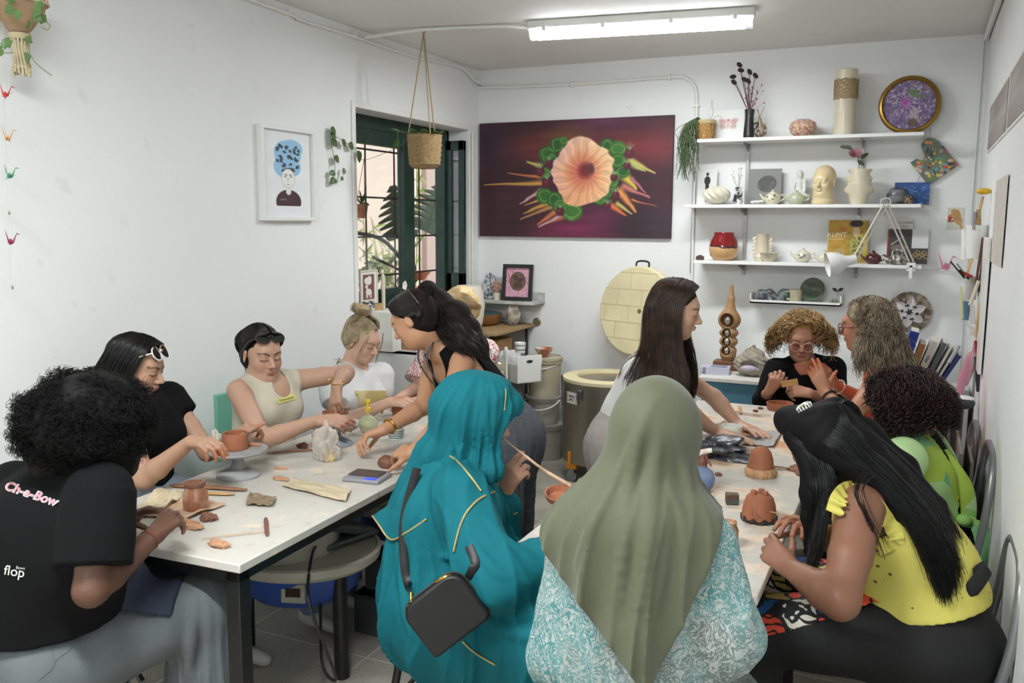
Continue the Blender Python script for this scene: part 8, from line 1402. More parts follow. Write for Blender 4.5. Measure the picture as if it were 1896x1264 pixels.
t=thing('white_crate','white wooden crate with an oval hand hole on the lower corner shelf','crate',cw+V(0,0,.001),.95);b.build('box',WHT,t,bev=.002);b=MB();b.prism([(.025*math.cos(a)+.0,.010*math.sin(a)) for a in np.linspace(0,2*PI,17)[:-1]],.0,.002,np.array(Matrix.Translation((0,-.1512,.15))) @ RX9);b.build('hand_hole_dark',blk,t)  # black oval plate paints in the darkness of the hole
t=lathe_thing('glass_jar','big glass jar of cream powder with a white lid and label','jar',[(.001,0),(.075,0),(.08,.02),(.08,.12),(.06,.145),(.055,.15)],mat('jar_slip','a59c86',.25,var=(5,.3),coat=.5),at(921,zl2,5.48));MB().lathe([(.062,.145),(.064,.175),(.001,.178)],30).build('lid',mat('frosted_lid','b9bcbd',.4),t);b=MB();b.grid([[(.081*math.cos(a),.081*math.sin(a),z) for z in (.03,.085)] for a in np.linspace(-1.6,-.6,9)]);b.build('label',mat('paper_white','dad8d0',.7),t)
lathe_thing('plaid_cup','small white cup with dark plaid lines on the crate','cup',[(.001,0),(.035,0),(.040,.07),(.036,.07),(.001,.01)],WHT,at(963,zl2+.192,5.62));
for z in (.02,.05):tag(MB().lathe([(.0385+z*.02,z),(.0392+z*.02,z+.004)],30).build('cup_stripe',blk,loc=tuple(at(963,zl2+.192,5.62))),'thin dark stripe around the plaid cup, '+('upper' if z > .03 else 'lower'),'stripe')
b=MB();b.b2((-.1,-.12,0),(.1,.12,.09));tag(b.build('cardboard_box',mat('cardboard','97754e',.8),loc=tuple(at(912,zl2+.18,5.7)),bev=.003),'small brown cardboard box above the glass jar','box');b=MB();b.b2((-.1,-.12,0),(.1,.12,.178));tag(b.build('plastic_tub',PG,loc=tuple(at(912,zl2+.001,5.72)),bev=.004),'grey plastic tub under the cardboard box','tub')
# ---------------------------------------------------------------- blue cabinet with sculpture
b0=V(Xpx(1297,5.45,.76),5.42,0);cab=thing('blue_cabinet','low blue cabinet with a white top against the back wall','cabinet',b0);Wc=1.1;b=MB();b.b2((.01,.02,.05),(Wc-.01,.68,.74));b.build('body',mat('dusty_blue','4f8196',.55,var=(10,.15)),cab,bev=.004);b=MB();b.b2((-.01,0,.74),(Wc,.70,.765));b.build('top',mat('worn_white_top','d6d4cc',.5,var=(9,.12)),cab,bev=.003)
WC=mat('carved_wood','a57f56',.55,var=(16,.3),stretch=(1,1,.3));DK=mat('hollow_dark','33241a',.8);p=at(1347,.765,5.78);t=thing('wood_sculpture','tall carved wooden gourd sculpture with silver masks in four holes','sculpture',p);b=MB();b.box((0,0,.03),(.17,.12,.058));b.build('plinth',mat('reddish_wood','6f4630',.5),t,bev=.003)
solid('carving',[('c',p+V(0,0,.06),p+V(0,0,.09),.036,.052,.02,False)]+[('e',p+V(0,0,z),V(r,.055,hh),np.eye(3),.012,False) for z,r,hh in ((.125,.055,.038),(.185,.060,.038),(.242,.062,.035),(.325,.073,.065))]+[('c',p+V(0,0,.37),p+V(.008,0,.46),.042,.018,.03,False),('c',p+V(.008,0,.46),p+V(.006,0,.545),.018,.011,.02,False)],WC,t,.004,subs=[('c',p+V(-.008,-.09,z),p+V(-.008,-.005,z),r,r,.004,True) for z,r in ((.125,.029),(.185,.029),(.242,.029),(.325,.045))])
for z,r in ((.125,.024),(.185,.024),(.242,.024),(.325,.03)):b=MB();b.ell((-.008,-.012,z),(r*.7,.014,r*.95),14,10);b.ell((-.008,-.026,z),(.004,.006,.009),8,6);b.ell((-.018,-.024,z+.008),(.006,.003,.004),8,6);b.ell((.002,-.024,z+.008),(.006,.003,.004),8,6);b.build('silver_mask',mat('silver_leaf','c9c7c0',.3,.6),t)
p=at(1325,.765,5.6);t=thing('boxed_set','white and lilac boxed set lying on the blue cabinet','box',p,.1);b=MB();b.b2((-.09,-.06,0),(.09,.06,.045));b.build('box',mat('lilac_white','b9b8c8',.5),t,bev=.002);b=MB();b.b2((-.055,-.061,.0),(-.075,-.0605,.044));b.b2((-.03,-.05,.045),(.07,.04,.0465));b.build('print',mat('slate_print','7d8698',.6),t);MB().ell(at(1302,.775,5.55)-p,(.015,.012,.02)).build('pebble',mat('dark_pebble','6f5f4a',.6),t)
p=at(1392,.765,5.6);t=thing('textured_pot','grey ribbed ceramic pot with a wide dark opening on the blue cabinet','pot',p);RB=mat('ribbed_bisque','9c9484',.8,bump=(26,1,.02),var=(24,.3));solid('pot',[('e',p+V(0,0,.075),V(.115,.08,.075),np.eye(3),.02,False),('e',p+V(.0,.03,.13),V(.06,.05,.05),np.eye(3),.03,False)],RB,t,.005,subs=[('e',p+V(-.01,-.085,.07),V(.065,.045,.035),np.eye(3),.01,True)],dispf=lambda x,y,z:.004*np.sin((z+x*.4)*240));b=MB();b.ell((-.01,-.05,.055),(.055,.03,.02));b.build('lilac_filling',mat('lilac_plaster','b8aebf',.6),t);MB().ell((0,.03,.185),(.012,.012,.01)).build('knob',RB,t)
# ---------------------------------------------------------------- right corner: book cabinet, organiser
zr=Zpx(722,.1,5.2);bc=V(-.05,5.0,0);cab=thing('book_cabinet','pale cabinet in the right corner carrying the leaning books','cabinet',bc);b=MB();b.b2((-.02,0,0),(.0,.5,zr-.025));b.b2((.30,0,0),(.32,.5,zr-.025));b.b2((0,.48,0),(.3,.5,zr-.025));b.b2((-.03,-.01,zr-.025),(.33,.5,zr));b.b2((0,0,.35),(.3,.48,.37));b.build('body',mat('pale_laminate','bdbdb4',.6),cab,bev=.002)
BK=(('1f3a9a',.045,.33,'tall blue book','SITI','white_print'),('9c7038',.03,.27,'tan cloth-bound book',None,None),('c9c7be',.035,.29,'white book with Clay on the spine','Clay','print_grey'),('5a5d60',.022,.29,'dark grey book',None,None),('d0cfc8',.012,.27,'thin white magazine, left one',None,None),('c4c4bd',.012,.27,'thin white magazine, right one',None,None),('1f2f6a',.02,.24,'navy blue book',None,None));x=0
for i,(c_,w,h_,lb,tx,tm_) in enumerate(BK):
 an=.22+.045*i;pos=V(bc[0]-.045+x,5.02,zr+.004+w*math.sin(an));x += w/math.cos(an)+.004;t=thing('book',lb+' leaning on the pale cabinet in the right corner','book',pos,(0,an,0),'books in the right corner');b=MB();b.b2((0,0,0),(w,.20,h_));b.build('cover',mat('cover_'+c_,c_,.5),t,bev=.0015);b=MB();b.b2((.003,.003,h_-.001),(w-.003,.195,h_+.0006));b.build('pages',mat('page_edge','d6d2c4',.8),t)
 if tx:b=MB();b.add(*TXT(tx,w*.62,.0003,bold=.0006),MY((w/2,-.0008,h_*.66)) @ np.array(Matrix.Rotation(-PI/2 if i == 0 else PI/2,4,'Y') if 0 else Matrix.Rotation(PI/2,4,'X') @ Matrix.Rotation(-PI/2,4,'Z')));b.build('spine_title',MATS.get(tm_) or mat(tm_,'c9c9c4',.7),t,smooth=False)
t=thing('tool_organiser','white pegboard strip on the right wall hung with cups, brushes and tools','organiser',(XR-.03,4.9,.95));b=MB();b.b2((XR-.022,4.55,Zpx(690,XR-.02,4.6)),(XR-.008,5.02,Zpx(440,XR-.02,4.6)));b.build('pegboard',WPL,t,world=True,bev=.002)
OW=mat('olive_wood_tool','c49a62',.5,var=(20,.2));Q=lambda x,y,d=4.35:J(x,y,d)
def cup(px,py,w,h_,m,nm='cup',dd=4.38,wob=0):s=dd/FPX;c=Q(px,py+h_/2,dd);return MB().lathe([(.001,0),(w*.36*s,0),(w*.5*s,h_*s),(w*.47*s,h_*s),(w*.33*s,.006),(.001,.006)],24,c=c).build(nm,m,t,world=True)
cup(1806,448,42,62,WPL,'large_cup');cup(1788,452,22,56,WPL,'large_cup',4.45);cup(1797,533,24,42,mat('grey_cup','b3b1aa',.5),'small_cup');cup(1818,528,20,40,PG,'small_cup');cup(1787,575,16,34,mat('blue_cup','5d7f95',.5),'small_cup');cup(1801,612,26,16,WPL,'tape_ring')
def tool(pts,r,m,nm,dd=4.32,flat=None):MB().tube([Q(x,y,dd) for x,y in pts] if len(pts) == 2 else cr([Q(x,y,dd) for x,y in pts],12),r,8,flat=flat).build(nm,m,t,world=True)
FL=(.3,*CF);tool([(1808,415),(1820,364)],.006,OW,'mallet_handle');b=MB();b.ell(Q(1822,354,4.32),(.035,.02,.016));b.build('mallet_head',mat('yellow_paint','d9ab25',.4),t,world=True);tool([(1764,388),(1772,402),(1782,424)],[.012]*2+[.024]*4+[.018]*3+[.006]*3,OW,'wooden_spatula',flat=FL);tool([(1806,392),(1803,425)],.007,MATS['chrome'],'metal_tool');tool([(1812,388),(1813,428)],.010,WD,'brush_handle');MB().ell(Q(1761,404,4.4),(.022,.01,.02)).build('checked_pincushion',mat('red_check','a83a3a',.7,var=(60,.9,.02),col2='dcd4cc'),t,world=True)
for k,(x0,y0,x1,y1,c_,r) in enumerate(((1820,440,1806,530,'5a2a1c',.006),(1824,445,1812,540,'4a3428',.006),(1830,445,1822,560,'7a6a5a',.006),(1812,520,1796,565,'c9bfae',.009),(1760,484,1786,515,'26282c',.004),(1772,488,1790,512,'8a8c90',.004),(1776,500,1794,516,'1c1c1e',.006),(1800,478,1788,512,'c9a468',.006),(1784,505,1800,512,'a32a2e',.007),(1826,500,1828,530,'2c3a56',.008),(1779,530,1782,590,'c9c38a',.005),(1814,560,1806,625,'c9a468',.006),(1820,570,1812,610,'8d8d90',.005),(1800,565,1802,600,'d2d2ce',.010),(1812,625,1824,690,'c9c3b8',.014),(1806,630,1814,700,'9a1f24',.005),(1813,640,1816,705,'1a1a1c',.005),(1808,660,1812,725,'26262a',.010),(1826,690,1816,735,'bda684',.012),(1776,640,1756,672,'9b9da0',.009))):tool([(x0,y0),(x1,y1)],r,mat('tool_'+c_,c_,.5),'hanging_tool',4.30-.004*k)
MB().tube(cr([Q(x,y,4.25) for x,y in ((1806,632),(1800,660),(1790,690),(1780,712),(1775,735))],14),[.008]*3+[.03]*7+[.02]*4,10,flat=FL).build('pink_apron',mat('pink_white_cloth','d8c3c8',.8,var=(5,.5,.05),col2='c98a9a'),t,world=True)
b=MB();b.b2((XR-.35,4.55,0),(XR-.20,4.95,.62));tag(b.build('white_radiator',WPL,bev=.01),'white slatted panel beside the chairs in the right corner','panel');t=thing('scanner_device','dark grey hand device with a cable on the pale cabinet','device',Q(1775,740,4.2));b=MB();b.ell(Q(1780,745,4.2),(.06,.04,.032));b.build('housing',mat('dark_grey_plastic','3c4146',.4),t,world=True);b=MB();b.ell(Q(1783,737,4.2),(.055,.035,.014));b.build('rim',WPL,t,world=True);MB().tube(cr([Q(1780,752,4.15),Q(1766,775,4.15),Q(1757,800,4.15),Q(1758,850,4.15)],12),.006,6).build('cable',mat('grey_cable','6b6e72',.5),t,world=True)
for i,(x0,x1,y0,c_,l_) in enumerate(((1793,1812,752,'86807a','taupe'),(1806,1820,775,'6f655a','brown'))):b=MB();a_,e_=Q(x0,1000,3.95-.1*i),Q(x1,y0,3.95-.1*i);b.box((XR-.10+.04*i,4.05-.0*i,.42),(.012,.45,.80-.06*i),M=None);tag(b.build('wall_board',mat('panel_'+c_,c_,.7),bev=.002),l_+' wooden panel leaning against the right wall behind the chairs','panel')
b=MB();[b.b2((XR-.19+.012*k,4.1+.03*(k % 3),0),(XR-.184+.012*k,4.5,.42+.02*(k % 2))) for k in range(5)];tag(b.build('paper_stack',mat('white_sheets','c9cbce',.7),kind='stuff') if 0 else b.build('paper_stack',mat('white_sheets','c9cbce',.7)),'upright stack of white sheets leaning near the right wall','papers')
def etch(u,v):n=hn(u,v,3.2,2)+.6*vnoise(u*3,v*.6,0*u,30,5);return np.zeros(u.shape+(3,))+(158,150,146)+18*n[...,None]
MRW=lambda y,z:np.array(Matrix.Translation((XR-.006,y,z)) @ Matrix.Rotation(-PI/2,4,'Z'))
for i,(ya,yb,za,zb_) in enumerate(((4.28,5.45,2.09,2.34),(2.9,4.24,2.09,2.34))):t=thing('etching_print',('farther' if i == 0 else 'nearer')+' long grey-brown print pinned high on the right wall','print',(XR-.006,(ya+yb)/2,2.2));b=MB();b.b2((XR-.004,ya,za),(XR-.0008,yb,zb_));b.build('sheet',MATS['paper_white'],t,world=True,smooth=False);Mx=MRW((ya+yb)/2,(za+zb_)/2);Mx[:3,3]=Mx[:3,3]-np.array(WM[t.name].translation);art('print',yb-ya-.04,zb_-za-.03,90,etch,t,Mx)
t=thing('pencil_drawing','faint pencil drawing on a pale sheet on the right wall','drawing',(XR-.006,4.3,1.72));Mx=MRW(4.25,1.73);Mx[:3,3]=(0,-.05,.01);art('drawing',.62,.36,60,lambda u,v:np.zeros(u.shape+(3,))+(206,200,190)-30*np.clip(np.abs(hn(u,v,11.4,3)) < .06,0,1)[...,None],t,Mx)
# ================================================================ things on the work tables
ZT=.751
def T(px,py,z=ZT):return PL(px,py,2,z)
CL=mat('terracotta_clay','9a5f42',.75,bump=(60,.3),var=(18,.2));CLD=mat('dark_wet_clay','6f4634',.6,bump=(60,.3));PLG=mat('grey_plastic_wheel','9b9b9b',.5,var=(12,.15))
def crumple(name,label,cat,c,r,m,seed=1,sharp=.35,n=44,flat_=18):
 g=[];
 for i in range(n):
  a=2*PI*i/n;row=[]
  for j in range(n//2+1):
   p=PI*j/(n//2);d=V(math.cos(a)*math.sin(p),math.sin(a)*math.sin(p),math.cos(p));f=1+sharp*(abs(vnoise(d[0],d[1],d[2],3.1,seed))*1.4-.5)+sharp*.5*abs(vnoise(d[0],d[1],d[2],7.3,seed+3));q=d*np.array(r)*f;q[2]=max(q[2],-r[2]*.55);row.append(q)
  g.append(row)
 b=MB();b.grid(np.array(g),close_u=True);return tag(b.build(name,m,loc=tuple(c+V(0,0,r[2]*.56)),sharp=flat_),label,cat)
def pot(name,label,c,r0,r1,h_,m=None,th=.006,wob=.02,**k):return lathe_thing(name,label,'pot',[(.001,0),(r0,0),(r0*1.02,.004),(r1,h_*.96),(r1-th*.3,h_),(r1-th,h_*.97),(r0-th,.008),(.001,.008)],m or CL,c,36,wob,**k)
def turntable(label,c,r,h_,m2=None):
 t=thing('turntable',label,'turntable',c,0,'sculpting turntables');MB().lathe([(.001,0),(r*.74,0),(r*.74,.006),(r*.66,.014),(r*.28,.032),(r*.2,.055),(r*.2,h_-.02),(r*.35,h_-.012),(.001,h_-.012)],48).build('base',m2 or PLG,t);MB().lathe([(.001,h_-.012),(r*.96,h_-.012),(r,h_-.006),(r*.99,h_),(r*.9,h_-.001),(.001,h_-.001)],56).build('disc',PLG,t)
c=T(442,880);turntable('grey turntable nearest the afro, with a small round clay pot on it',c,.112,.105);pot('clay_pot','small round clay pot on the near grey turntable',c+V(-.01,.0,.1055),.046,.047,.062);crumple('plaster_cloth','whitish crumpled cloth pressed against the pot on the near turntable','cloth',c+V(-.075,-.035,.106),(.022,.02,.045),mat('dusty_cloth','b3aca2',.8),4)
c=T(622,822);turntable('grey-blue turntable under the clay cup of the woman in beige',c,.10,.085,mat('blue_grey_plastic','8c99a6',.5));c2=c+V(-.012,.0,.0855);pot('clay_cup','clay cup being pinched on the far turntable',c2,.036,.046,.060)
c=T(363,945);t=thing('slip_jar','open glass jar smeared with brown slip on the left table','jar',c);MB().lathe([(.001,0),(.036,0),(.041,.01),(.041,.06),(.030,.08),(.031,.10),(.028,.10),(.027,.08),(.036,.058),(.001,.05)],32,wob=.015).build('jar',mat('slip_glass','7d4a33',.18,coat=.6,var=(20,.5),col2='9d6f55'),t);MB().lathe([(.032,.085),(.034,.092),(.032,.099)],28,wob=.03).build('rim_slip',CLD,t)
def stick(label,a,e,r,m,name='wooden_tool',cat='tool',fl=.35,w=None):return tag(MB().tube(cr([a,(a+e)/2+V(0,0,.001),e],8),w or [r*.6,r,r,r,r,r*.9,r,r*.5],8,flat=(fl,0,0,1)).build(name,m,None),label,cat)
WT_=mat('stained_wood_tool','94664a',.7,var=(25,.3));stick('long flat brown wooden tool behind the slip jar',T(316,898,.758),T(457,906,.758),.014,WT_);stick('pale yellow wooden tool beside the slip jar',T(330,912,.757),T(434,914,.757),.012,OW);stick('brown clay-covered stick near the plastic bag',T(494,838,.756),T(582,832,.756),.009,WT_)
stick('thin wooden needle tool at the near table corner',T(373,997,.755),T(492,983,.755),.0025,OW);stick('short curved coil of clay at the near table edge',T(492,958,.758),T(494,990,.758),.007,CLD,'clay_coil','clay')
NEWS=mat('newsprint','cabb9d',.85,var=(160,.3,.1),col2='b3a487',stretch=(.25,3,1))
def sheet(label,pts,m,name='newspaper',cat='newspaper',amp=.008,seed=1,th=.0015,z=.754):
 P=[T(x,y,z) for x,y in pts];g=[]
 for i in range(18):
  u=i/17;a=P[0]*(1-u)+P[1]*u;e=P[3]*(1-u)+P[2]*u;g.append([a*(1-v)+e*v+V(0,0,.003+amp*abs(vnoise(u*3,v*3,0,2.5,seed))+amp*.8*(u > .9)*(.5+.5*math.sin(v*6))) for v in np.linspace(0,1,14)])
 b=MB();b.grid(np.array(g),thick=th);return tag(b.build(name,m),label,cat)
sheet('creased newspaper piece in the middle of the left table',[(520,900),(648,920),(604,884),(528,890)][0:1]+[(640,930),(650,908),(545,888)],NEWS,seed=3);sheet('stained newspaper sheet under the slip jar',[(250,955),(345,962),(418,935),(330,915)],mat('stained_newsprint','c0a78c',.8,var=(30,.4),col2='a27c60'),seed=5);sheet('folded newspaper scrap by the hands of the woman with the afro',[(232,962),(300,952),(345,918),(300,905)],NEWS,seed=7,amp=.02)
sheet('torn slab of dark clay-smeared plastic near the scale',[(455,935),(505,938),(512,922),(462,914)],mat('murky_plastic','85735a',.3,coat=.3),'plastic_scrap','plastic',.01,8)
for (x,y,r,lb,s) in ((405,1012,(.035,.014,.012),'crumpled peach clay scrap at the table corner',2),(350,975,(.05,.02,.014),'heap of clay strips beside the hands at the near end',3),(386,962,(.028,.02,.014),'dark grey clay scrap right of the clay strips',6),(520,888,(.035,.012,.008),'thin torn clay bits in front of the turntable',4),(560,829,(.025,.015,.014),'dark brown clay lump left of the plastic bag',5)):crumple('clay_scrap',lb,'clay',T(x,y),r,CLD if 'dark' in lb else mat('peach_clay','b98a68',.8,var=(20,.2)),s)
# crumpled translucent bag
BG=mat('clear_plastic_bag','e9e1d8',.15,trans=.7,ior=1.2,spec=.6);crumple('plastic_bag','crumpled clear plastic bag standing on the left table','bag',T(603,850),(.055,.045,.085),BG,11,.45,72,60);crumple('wrapped_clay','yellowish lump inside the crumpled plastic bag','clay',T(607,852),(.028,.025,.03),mat('cream_clay','cbb583',.7),12,.2)
c=T(680,886);a=.02;t=thing('kitchen_scale','flat grey digital scale with a blue display on the left table','scale',c,.12);b=MB();b.b2((-.075,-.06,0),(.075,.06,.014));b.build('base',mat('scale_grey','8b8b92',.35),t,bev=.004);b=MB();b.b2((-.070,-.02,.015),(.055,.058,.019));b.build('plate',mat('scale_plate','544a47',.35,.3),t,bev=.002);b=MB();b.b2((.01,-.052,.0142),(.06,-.030,.0150));b.build('display',mat('blue_display','2438d8',.3,emit=('2a4cff',.8)),t)
c=T(682,800);t=thing('round_bottle','round glass bottle with yellow-green water and a yellow sprayer','bottle',c);MB().lathe([(.001,0),(.022,0),(.042,.02),(.046,.04),(.036,.068),(.014,.082),(.013,.098)],36).build('bottle',mat('green_water_glass','d3d4b4',.08,trans=.6,ior=1.35),t);b=MB();b.lathe([(.014,.095),(.015,.115),(.008,.12),(.009,.15),(.001,.155)],20);b.ell((.0,0,.145),(.016,.010,.012));b.build('sprayer',mat('yellow_sprayer','d3b23c',.35),t)
t=lathe_thing('striped_cup','small cup with thin dark horizontal stripes on the left table','cup',[(.001,0),(.030,0),(.040,.05),(.037,.05),(.028,.004),(.001,.004)],mat('pale_grey_cup','c2cbc8',.4),T(733,812));
for z in (.008,.018,.028,.038):MB().lathe([(.0305+.2*z,z),(.0315+.2*z,z+.004)],32).build('stripe',mat('dark_stripe','3c4a48',.5),t)
pot('clay_pot','clay pot held by the blonde woman with the bun',T(744,768),.045,.055,.085);crumple('clay_ball','ball of clay under the left hand of the leaning woman','clay',T(716,864),(.034,.03,.03),CLD,3,.1);stick('small wooden stamp on the left table near the bottle',T(706,766,.76),T(710,758,.78),.008,OW,'wooden_stamp')
tag(MB().ell(T(521,866,.7515),(.034,.020,.0012),20,6).build('clay_smear',mat('smear','c79a78',.6)),'oval smear of pale clay on the left table','smear')
# right table
c=T(1299,908);t=thing('spray_bottle','round blue glass bottle with a clay-smeared spray head','bottle',c);MB().lathe([(.001,0),(.026,0),(.043,.02),(.048,.045),(.040,.072),(.018,.088),(.016,.10)],36).build('bottle',mat('blue_glass','8fa3c4',.08,trans=.55,ior=1.35),t);MB().lathe([(.001,.003),(.027,.003),(.040,.02),(.043,.03),(.001,.03)],30).build('blue_liquid',mat('blue_liquid','3f62b8',.2),t)
b=MB();b.lathe([(.017,.096),(.018,.112),(.013,.118),(.012,.135),(.001,.137)],20);b.build('collar',CLD,t);b=MB();b.tube([(-.035,-.02,.125),(0,0,.145),(.03,.01,.152)],[.004,.011,.009],8);b.build('spray_head',mat('smeared_white_plastic','c9a891',.5,var=(30,.5),col2='dcd8d0'),t);MB().tube(cr([(.01,.0,.14),(.02,-.01,.12),(.035,-.015,.10)],6),.004,6).build('trigger',CLD,t)
t=lathe_thing('blue_tub','white plastic tub with a blue label half hidden by the olive scarf','tub',[(.001,0),(.034,0),(.036,.09),(.03,.10),(.001,.10)],WPL,T(1262,885));MB().lathe([(.0362,.015),(.0370,.075)],32).build('blue_label',mat('label_blue','2c4f9a',.4),t);v_,f_=TXT('DECO',.024,.0004,bold=.0008);v_=np.array(v_);a_=v_[:,0]/.038-.9;b=MB();b.add(np.stack([.0378*np.cos(a_),.0378*np.sin(a_),.045+v_[:,1]],1),f_);b.build('lettering',MATS['white_print'],t,smooth=False)
BP=mat('black_bin_bag','33363b',.32,bump=(30,.5,.01));crumple('bin_bag','crumpled black plastic bag on the right table by the hands','bag',T(1318,842),(.14,.09,.04),BP,7,.6,64)
t=lathe_thing('white_pitcher','small white translucent pitcher beside the pressing hands','pitcher',[(.001,0),(.035,0),(.042,.07),(.044,.085),(.040,.085),(.034,.006),(.001,.006)],mat('cloudy_plastic','d6dad4',.3,sss=.2),T(1354,822));MB().tube(cr([(-.03,.03,.02),(-.05,.05,.03),(-.05,.05,.06),(-.03,.03,.07)],8),.005,6).build('handle',MATS['cloudy_plastic'],t)
crumple('latex_glove','crumpled cream latex glove around the wrist on the right table','glove',T(1336,806),(.045,.04,.035),mat('latex_cream','d8c2ac',.6),5,.5);crumple('clay_slab','pale lump of clay by the white pitcher','clay',T(1382,806),(.05,.03,.012),mat('pale_clay','cfae8c',.8),8,.2)
sheet('grey newspaper page next to the pressing hands on the right table',[(1370,822),(1432,828),(1448,800),(1400,798)],mat('grey_newsprint','b9b8b4',.8,var=(120,.3,.05),col2='7d7d7c',stretch=(1,5,1)),seed=9)
pot('clay_dish','shallow round clay dish at the far end of the right table',T(1444,758),.062,.068,.038)
c=T(1408,880);t=thing('clay_dome','upside-down clay dome drying on crumpled paper','clay form',c);MB().lathe([(.050,.012),(.050,.03),(.046,.065),(.038,.092),(.026,.108),(.016,.114),(.001,.115)],44,wob=.015).build('dome',CL,t);g=[[(r*(1+.05*math.sin(a*9+k)+.03*math.sin(a*23))*math.cos(a),r*(1+.05*math.sin(a*9+k)+.03*math.sin(a*23))*math.sin(a),z) for k,(r,z) in enumerate(((.055,0),(.060,.015),(.056,.030),(.050,.034)))] for a in np.linspace(0,2*PI,65)[:-1]];b=MB();b.grid(np.array(g),close_u=True);b.build('paper_rim',mat('clay_paper','b98f68',.85,var=(40,.4)),t)
c=T(1405,962);t=thing('decorated_pot','upside-down clay pot with three knobs and incised moon being carved','clay form',c);PR=[(.056,.010),(.055,.03),(.051,.055),(.043,.078),(.032,.088),(.001,.09)];MB().lathe(PR,48,wob=.01).build('pot',CL,t)
for x,y in ((-.018,-.010),(.002,.014),(.018,-.008)):MB().lathe([(.009,.082),(.010,.098),(.009,.101),(.001,.101)],18,c=(x,y,0)).build('knob',CL,t)
g=[[(.058*(1+.03*math.sin(a*10))*math.cos(a),.058*(1+.03*math.sin(a*10))*math.sin(a),z+.006*math.sin(a*10)) for z in (-.0,.014)] for a in np.linspace(0,2*PI,81)[:-1]];b=MB();b.grid([[(p[0],p[1],max(0,p[2])) for p in r] for r in g],close_u=True,thick=.003);b.build('dark_rim',mat('dark_slip_rim','2c2220',.4),t)
for r_,x0 in ((.026,0),(.020,.008)):a0=math.atan2(CF[1],CF[0])+PI;P=[V(.0,0,0)]*0+[(lambda th,z:V((.0565-.16*max(0,z-.03)**1.2*4)*math.cos(th),(.0565-.16*max(0,z-.03)**1.2*4)*math.sin(th),z))(a0-.25+(x0+r_*math.cos(q))/.057,.045+r_*math.sin(q)) for q in np.linspace(1.8,4.6,12)];MB().tube(P,.0012,5).build('incised_line',CLD,t)
t=lathe_thing('copper_jar','small brown slip jar at the near end of the right table','jar',[(.001,0),(.028,0),(.031,.01),(.031,.055),(.024,.07),(.026,.08),(.022,.08),(.02,.07),(.001,.06)],mat('coppery_slip_glass','8f5d40',.15,coat=.6,var=(30,.6),col2='c9a183'),T(1347,1012),wob=.02)
b=MB();b.box((0,0,.019),(.044,.036,.036));tag(b.build('tin_cube',mat('rusty_green_tin','4c5650',.5,.3,var=(20,.8,.1),col2='5d3d2c'),loc=tuple(T(1355,932)),rot=(0,0,.3),bev=.003),'small dark green rusty cube between the bottle and the carved pot','box')
for lb,a,e,r,m in (('long brown brush at the far end of the right table',(1328,757),(1412,770),.006,WT_),('thin stick beside the brush at the far end',(1322,750),(1362,762),.004,WT_),('pale yellow wooden wedge at the far table end',(1369,752),(1371,765),.009,OW),('flat wooden ruler under the bent dark hair',(1420,862),(1470,868),.008,WT_),('short wooden stick left of the olive scarf hand',(1386,766),(1428,768),.004,OW)):stick(lb,T(*a,.758),T(*e,.758),r,m)
for k,(x,y) in enumerate(((1399,762),(1408,757),(1330,880))):crumple('clay_crumb',('dark clay crumb beside the long brush','dark clay crumb farthest on the right table','flat clay crumb near the spray bottle')[k],'clay',T(x,y),(.014,.010,.008),CLD,k+2,.1)
# things in hands
c=J(1490,682,4.14);tag(MB().lathe([(.001,-.028),(.026,-.026),(.040,.0),(.045,.028),(.040,.028),(.035,.0),(.001,-.02)],36,wob=.03,M=frameM(c,nrm(V(1,.2,.1)),None,nrm(V(-.25,.25,.95)))).build('clay_bowl',CL,None),'uneven clay bowl held up by the woman in orange','bowl')
b=MB();b.box((0,0,0),(.085,.004,.034));tag(b.build('wooden_rib',OW,loc=tuple(J(1462,709,4.66)),rot=(.1,-.25,.2),bev=.0015),'small wooden rib tool held by the woman in black','tool')
tag(MB().tube([J(1426,947,2.50),J(1516,966,2.50)],[.0015,.003],6).build('needle_tool',OW,None),'pale needle tool held by the woman in yellow','tool')
tag(MB().tube(cr([J(927,808,2.86),J(965,838,2.86),J(1010,872,2.80),J(1058,900,2.74)],12),[.003]*4+[.0045]*4+[.006]*4,8).build('long_paintbrush',mat('brush_handle_wood','c9a987',.5,var=(20,.5),col2='8d5f45'),None),'long pale wooden paintbrush held by the woman in turquoise','brush')
c=J(1037,918,2.72);tag(MB().lathe([(.001,-.032),(.02,-.030),(.042,-.008),(.048,.012),(.043,.012),(.037,-.006),(.001,-.024)],36,M=frameM(c,nrm(V(1,.2,0)),None,nrm(V(.1,-.25,1)))).build('clay_dish',CL,None),'small clay bowl being painted between the two headscarves','bowl')
# name stickers, glasses, bracelets
SP=bpy.data.objects
def sticker(root,bodyname,px,py,w,h_,txt,ang,label):
 o=[x for x in SP if x.parent == root and x.name.startswith(bodyname)][0];t=thing('name_sticker',label,'sticker',surf(o,px,py));decal(o,px,py,w,h_,ang,mat('yellow_sticker','cdc878',.6),'label_paper',t);decal(o,px,py,w*.8,h_*.7,ang,MATS['black_metal'],'handwriting',t,.006,txt,shear=.3)
PS={o['label'][:24]:o for o in SP if o.get('category') == 'person'}
def who(s):return [o for o in SP if o.get('category') == 'person' and s in o['label']][0]
sticker(who('beige tank'),'tank_top',530,738,34,11,'Tomanatra',.28,'pale yellow handwritten name sticker on the beige tank top');sticker(who('bun'),'apron_bib',655,731,20,9,'Deana',.2,'pale yellow handwritten name sticker on the beige apron')
HC=Head(J(485,655,3.84),V(.86,-.40,-.14),V(.0,.0,1),1.03);sunnies(HC,'glossy black sunglasses on the head of the woman in beige',DARKLENS,blk,r=.029,rr=.004,sq=.72,tiltup=44)
